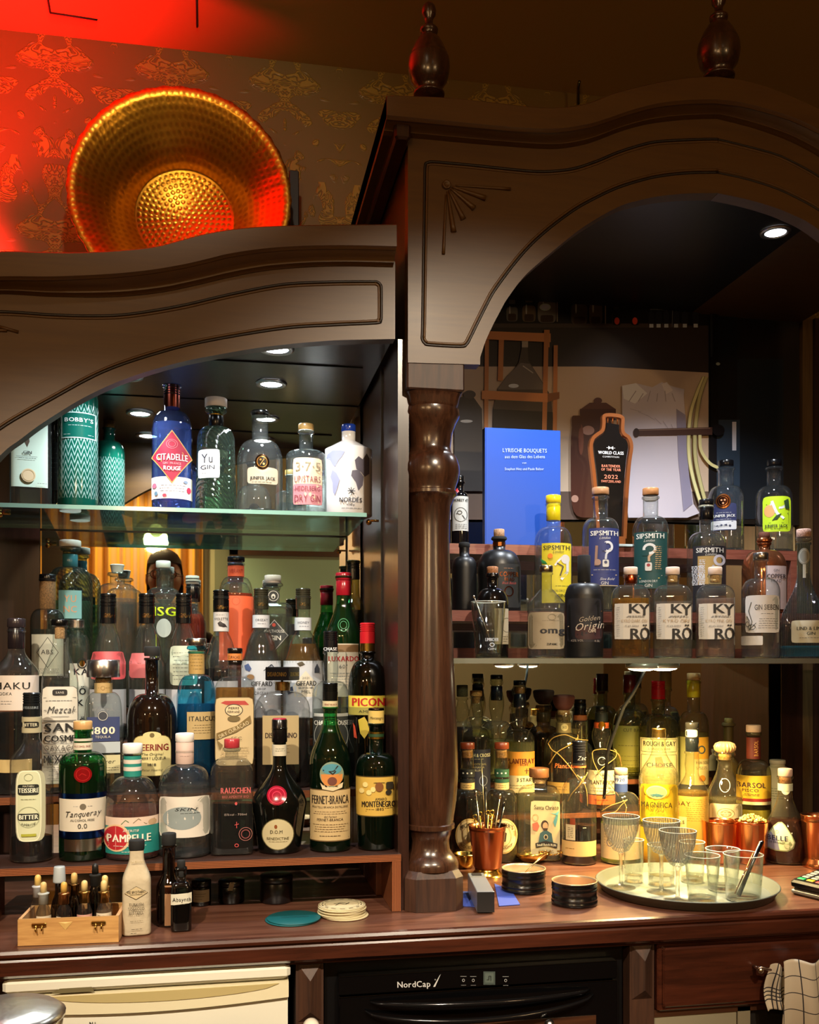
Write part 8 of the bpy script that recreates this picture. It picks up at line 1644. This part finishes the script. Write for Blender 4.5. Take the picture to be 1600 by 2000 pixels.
raffia(1131, 2.06, [[(1117, 1510), (1126, 1520), (1134, 1540), (1136, 1570)], [(1136, 1505), (1128, 1520), (1110, 1545), (1104, 1562)], [(1120, 1530), (1130, 1512)]], 'raffia strands hanging over the black-sleeved bottle', bul=30)
# ================================================================ PERSON seen in the mirror (stands behind the phone)
def skinned(name, parent, pts, edges, rad, m, sub=2):
    me = bpy.data.meshes.new(name); me.from_pydata(pts, edges, []); me.materials.append(mat(m) if isinstance(m, str) else m)
    o = bpy.data.objects.new(name, me); COL.objects.link(o); o.parent = parent
    md = o.modifiers.new('skin', 'SKIN'); md.use_smooth_shade = True
    if not me.skin_vertices: me.attributes.new('x', 'FLOAT', 'POINT')
    sv = me.skin_vertices[0].data if len(me.skin_vertices) else None
    if sv:
        for i, r in enumerate(rad): sv[i].radius = (r, r) if not isinstance(r, tuple) else r
        sv[0].use_root = True
    md2 = o.modifiers.new('sub', 'SUBSURF'); md2.levels = sub; md2.render_levels = sub
    return o
PX_, PY_ = -.29, -.20
pe = thing('person', 'person with short dark hair and glasses holding up a phone, reflected in the mirror', 'person', (PX_, PY_, ZF))
SK = paint('b07a5c', .5); SH = paint('14161c', .8); TR_ = paint('1a1c24', .8)
hz = 1.80    # chin-to-crown centre height
B_ = [(0, 0, .98), (0, .01, 1.12), (0, .02, 1.28), (0, .0, 1.45), (0, 0, 1.56), (0, .01, 1.64),
      (.19, .0, 1.50), (.27, .04, 1.24), (.26, .20, 1.33), (-.19, 0, 1.50), (-.25, .05, 1.24), (-.02, .22, 1.34),
      (.10, 0, .92), (.12, .02, .50), (.12, 0, .09), (.13, .12, .04), (-.10, 0, .92), (-.12, .02, .50), (-.12, 0, .09), (-.13, .12, .04)]
E_ = [(0, 1), (1, 2), (2, 3), (3, 4), (4, 5), (3, 6), (6, 7), (7, 8), (3, 9), (9, 10), (10, 11), (0, 12), (12, 13), (13, 14), (14, 15), (0, 16), (16, 17), (17, 18), (18, 19)]
Rr = [(.155, .11), (.145, .10), (.165, .115), (.13, .09), (.06, .06), (.055, .055), .065, .048, .034, .065, .048, .034, .095, .062, .045, .035, .095, .062, .045, .035]
body = skinned('body', pe, B_, E_, Rr, SH)
# head with face
hd = MB()
def headfn(u, v):
    th = u*2*pi; ph = pi*v
    x = .076*sin(ph)*cos(th); y = .094*sin(ph)*sin(th); z = -.125*cos(ph)
    if z < -.02: k = 1-.32*(-z-.02)/.105; x *= k; y *= .92+.08*k
    if y > 0:
        nose = math.exp(-((x/.013)**2+((z+.012)/.024)**2)); y += .022*nose
        y += .006*math.exp(-((x/.024)**2+((z+.052)/.007)**2)); y -= .008*(math.exp(-(((x-.03)/.016)**2+((z-.012)/.012)**2))+math.exp(-(((x+.03)/.016)**2+((z-.012)/.012)**2)))
        y += .008*math.exp(-((x/.022)**2+((z+.098)/.016)**2)); y += .004*math.exp(-((z-.032)/.010)**2)
    return (x, y, z)
hd.grid(headfn, 64, 48, SK)
ho = hd.build('head', body, loc=(0, .02, 1.775))
hm = MB()
def hair(u, v):
    th = u*2*pi; ph = pi*(.5+.5*v); x = .083*sin(ph)*cos(th); y = .100*sin(ph)*sin(th); z = .02-.118*cos(ph)
    fr = max(0, min(1, (y+.02)/.06)); zl = -.07+.135*fr
    return (x, y-.007, zl+(max(z, .02)-.02+(-.02-zl if 0 else 0))*(.138-zl)/.118)
hm.grid(hair, 48, 20, paint('120c09', .7)); hm.build('hair', ho)
for sx_ in (-1, 1):
    MB().ball((sx_*.080, -.004, -.005), .02, SK, sx=.35, sy=.7, sz=1.35, n=8).build('ear', ho)
    MB().ball((sx_*.030, .080, .012), .0115, paint('e8e4e0', .2), n=8).build('eye', ho)
mb = MB()
for sx_ in (-1, 1):
    mb.tube([(sx_*.032+.025*cos(t*pi/10), .104, .010+.019*sin(t*pi/10)) for t in range(21)], .0022, 'g:0c0a0a', seg=6)
    mb.tube([(sx_*.057, .103, .014), (sx_*.080, .05, .012), (sx_*.082, -.01, .006)], .002, 'g:0c0a0a', seg=6)
mb.tube([(-.009, .106, .013), (.009, .106, .013)], .002, 'g:0c0a0a', seg=6); mb.build('glasses', ho)
mb = MB(); mb.tube([(-.022, .0915, -.054), (0, .0985, -.053), (.022, .0915, -.054)], [.002, .004, .002], paint('8a4a40', .5), seg=8); mb.build('mouth', ho)
# hands around the phone; phone just behind the lens
phz = H-ZF
pc = Vector((-PX_, -PY_-.016, phz-.035))
for sx_, wr in ((1, Vector((.26, .20, 1.33))), (-1, Vector((-.02, .22, 1.34)))):
    pal = pc+Vector((sx_*.052, -.014, -.03)); V = [tuple(wr*.6+pal*.4), tuple(pal+Vector((0, -.008, -.02))), tuple(pal)]; Ed = [(0, 1), (1, 2)]; Rd = [.024, .026, .024]
    for f in range(4):
        z = .034-.019*f; L_ = (.9, 1, .95, .8)[f]; b0 = len(V)
        V += [tuple(pal+Vector((sx_*.004, .004, z))), tuple(pal+Vector((sx_*.006, .024*L_, z))), tuple(pal+Vector((-sx_*.012, .034*L_, z-.001))), tuple(pal+Vector((-sx_*.024*L_, .034*L_, z-.002)))]
        Ed += [(2, b0), (b0, b0+1), (b0+1, b0+2), (b0+2, b0+3)]; Rd += [.0095, .0088, .008, .007]
    b0 = len(V); V += [tuple(pal+Vector((-sx_*.012, -.012, .0))), tuple(pal+Vector((-sx_*.026, -.010, .014))), tuple(pal+Vector((-sx_*.036, -.008, .026)))]; Ed += [(1, b0), (b0, b0+1), (b0+1, b0+2)]; Rd += [.011, .0095, .008]
    skinned('hand', body, V, Ed, Rd, SK)
ph = thing('smartphone', 'black smartphone held up in front of the person in the mirror', 'phone', (0, -.016, H-.035))
MB().box(-.037, .037, -.004, .004, -.115, .045, 'g:0a0a0c', bev=.002).build('phone_body', ph)
mb = MB()
for dx in (-.022, .012): mb.lathe([(.0075, .004), (.0075, .0058), (.005, .0056), (.004, .0048)], 'g:1a1a20', M=Matrix.Translation((dx, 0, .025)) @ Matrix.Rotation(-pi/2, 4, 'X'))
mb.build('camera_lens', ph)
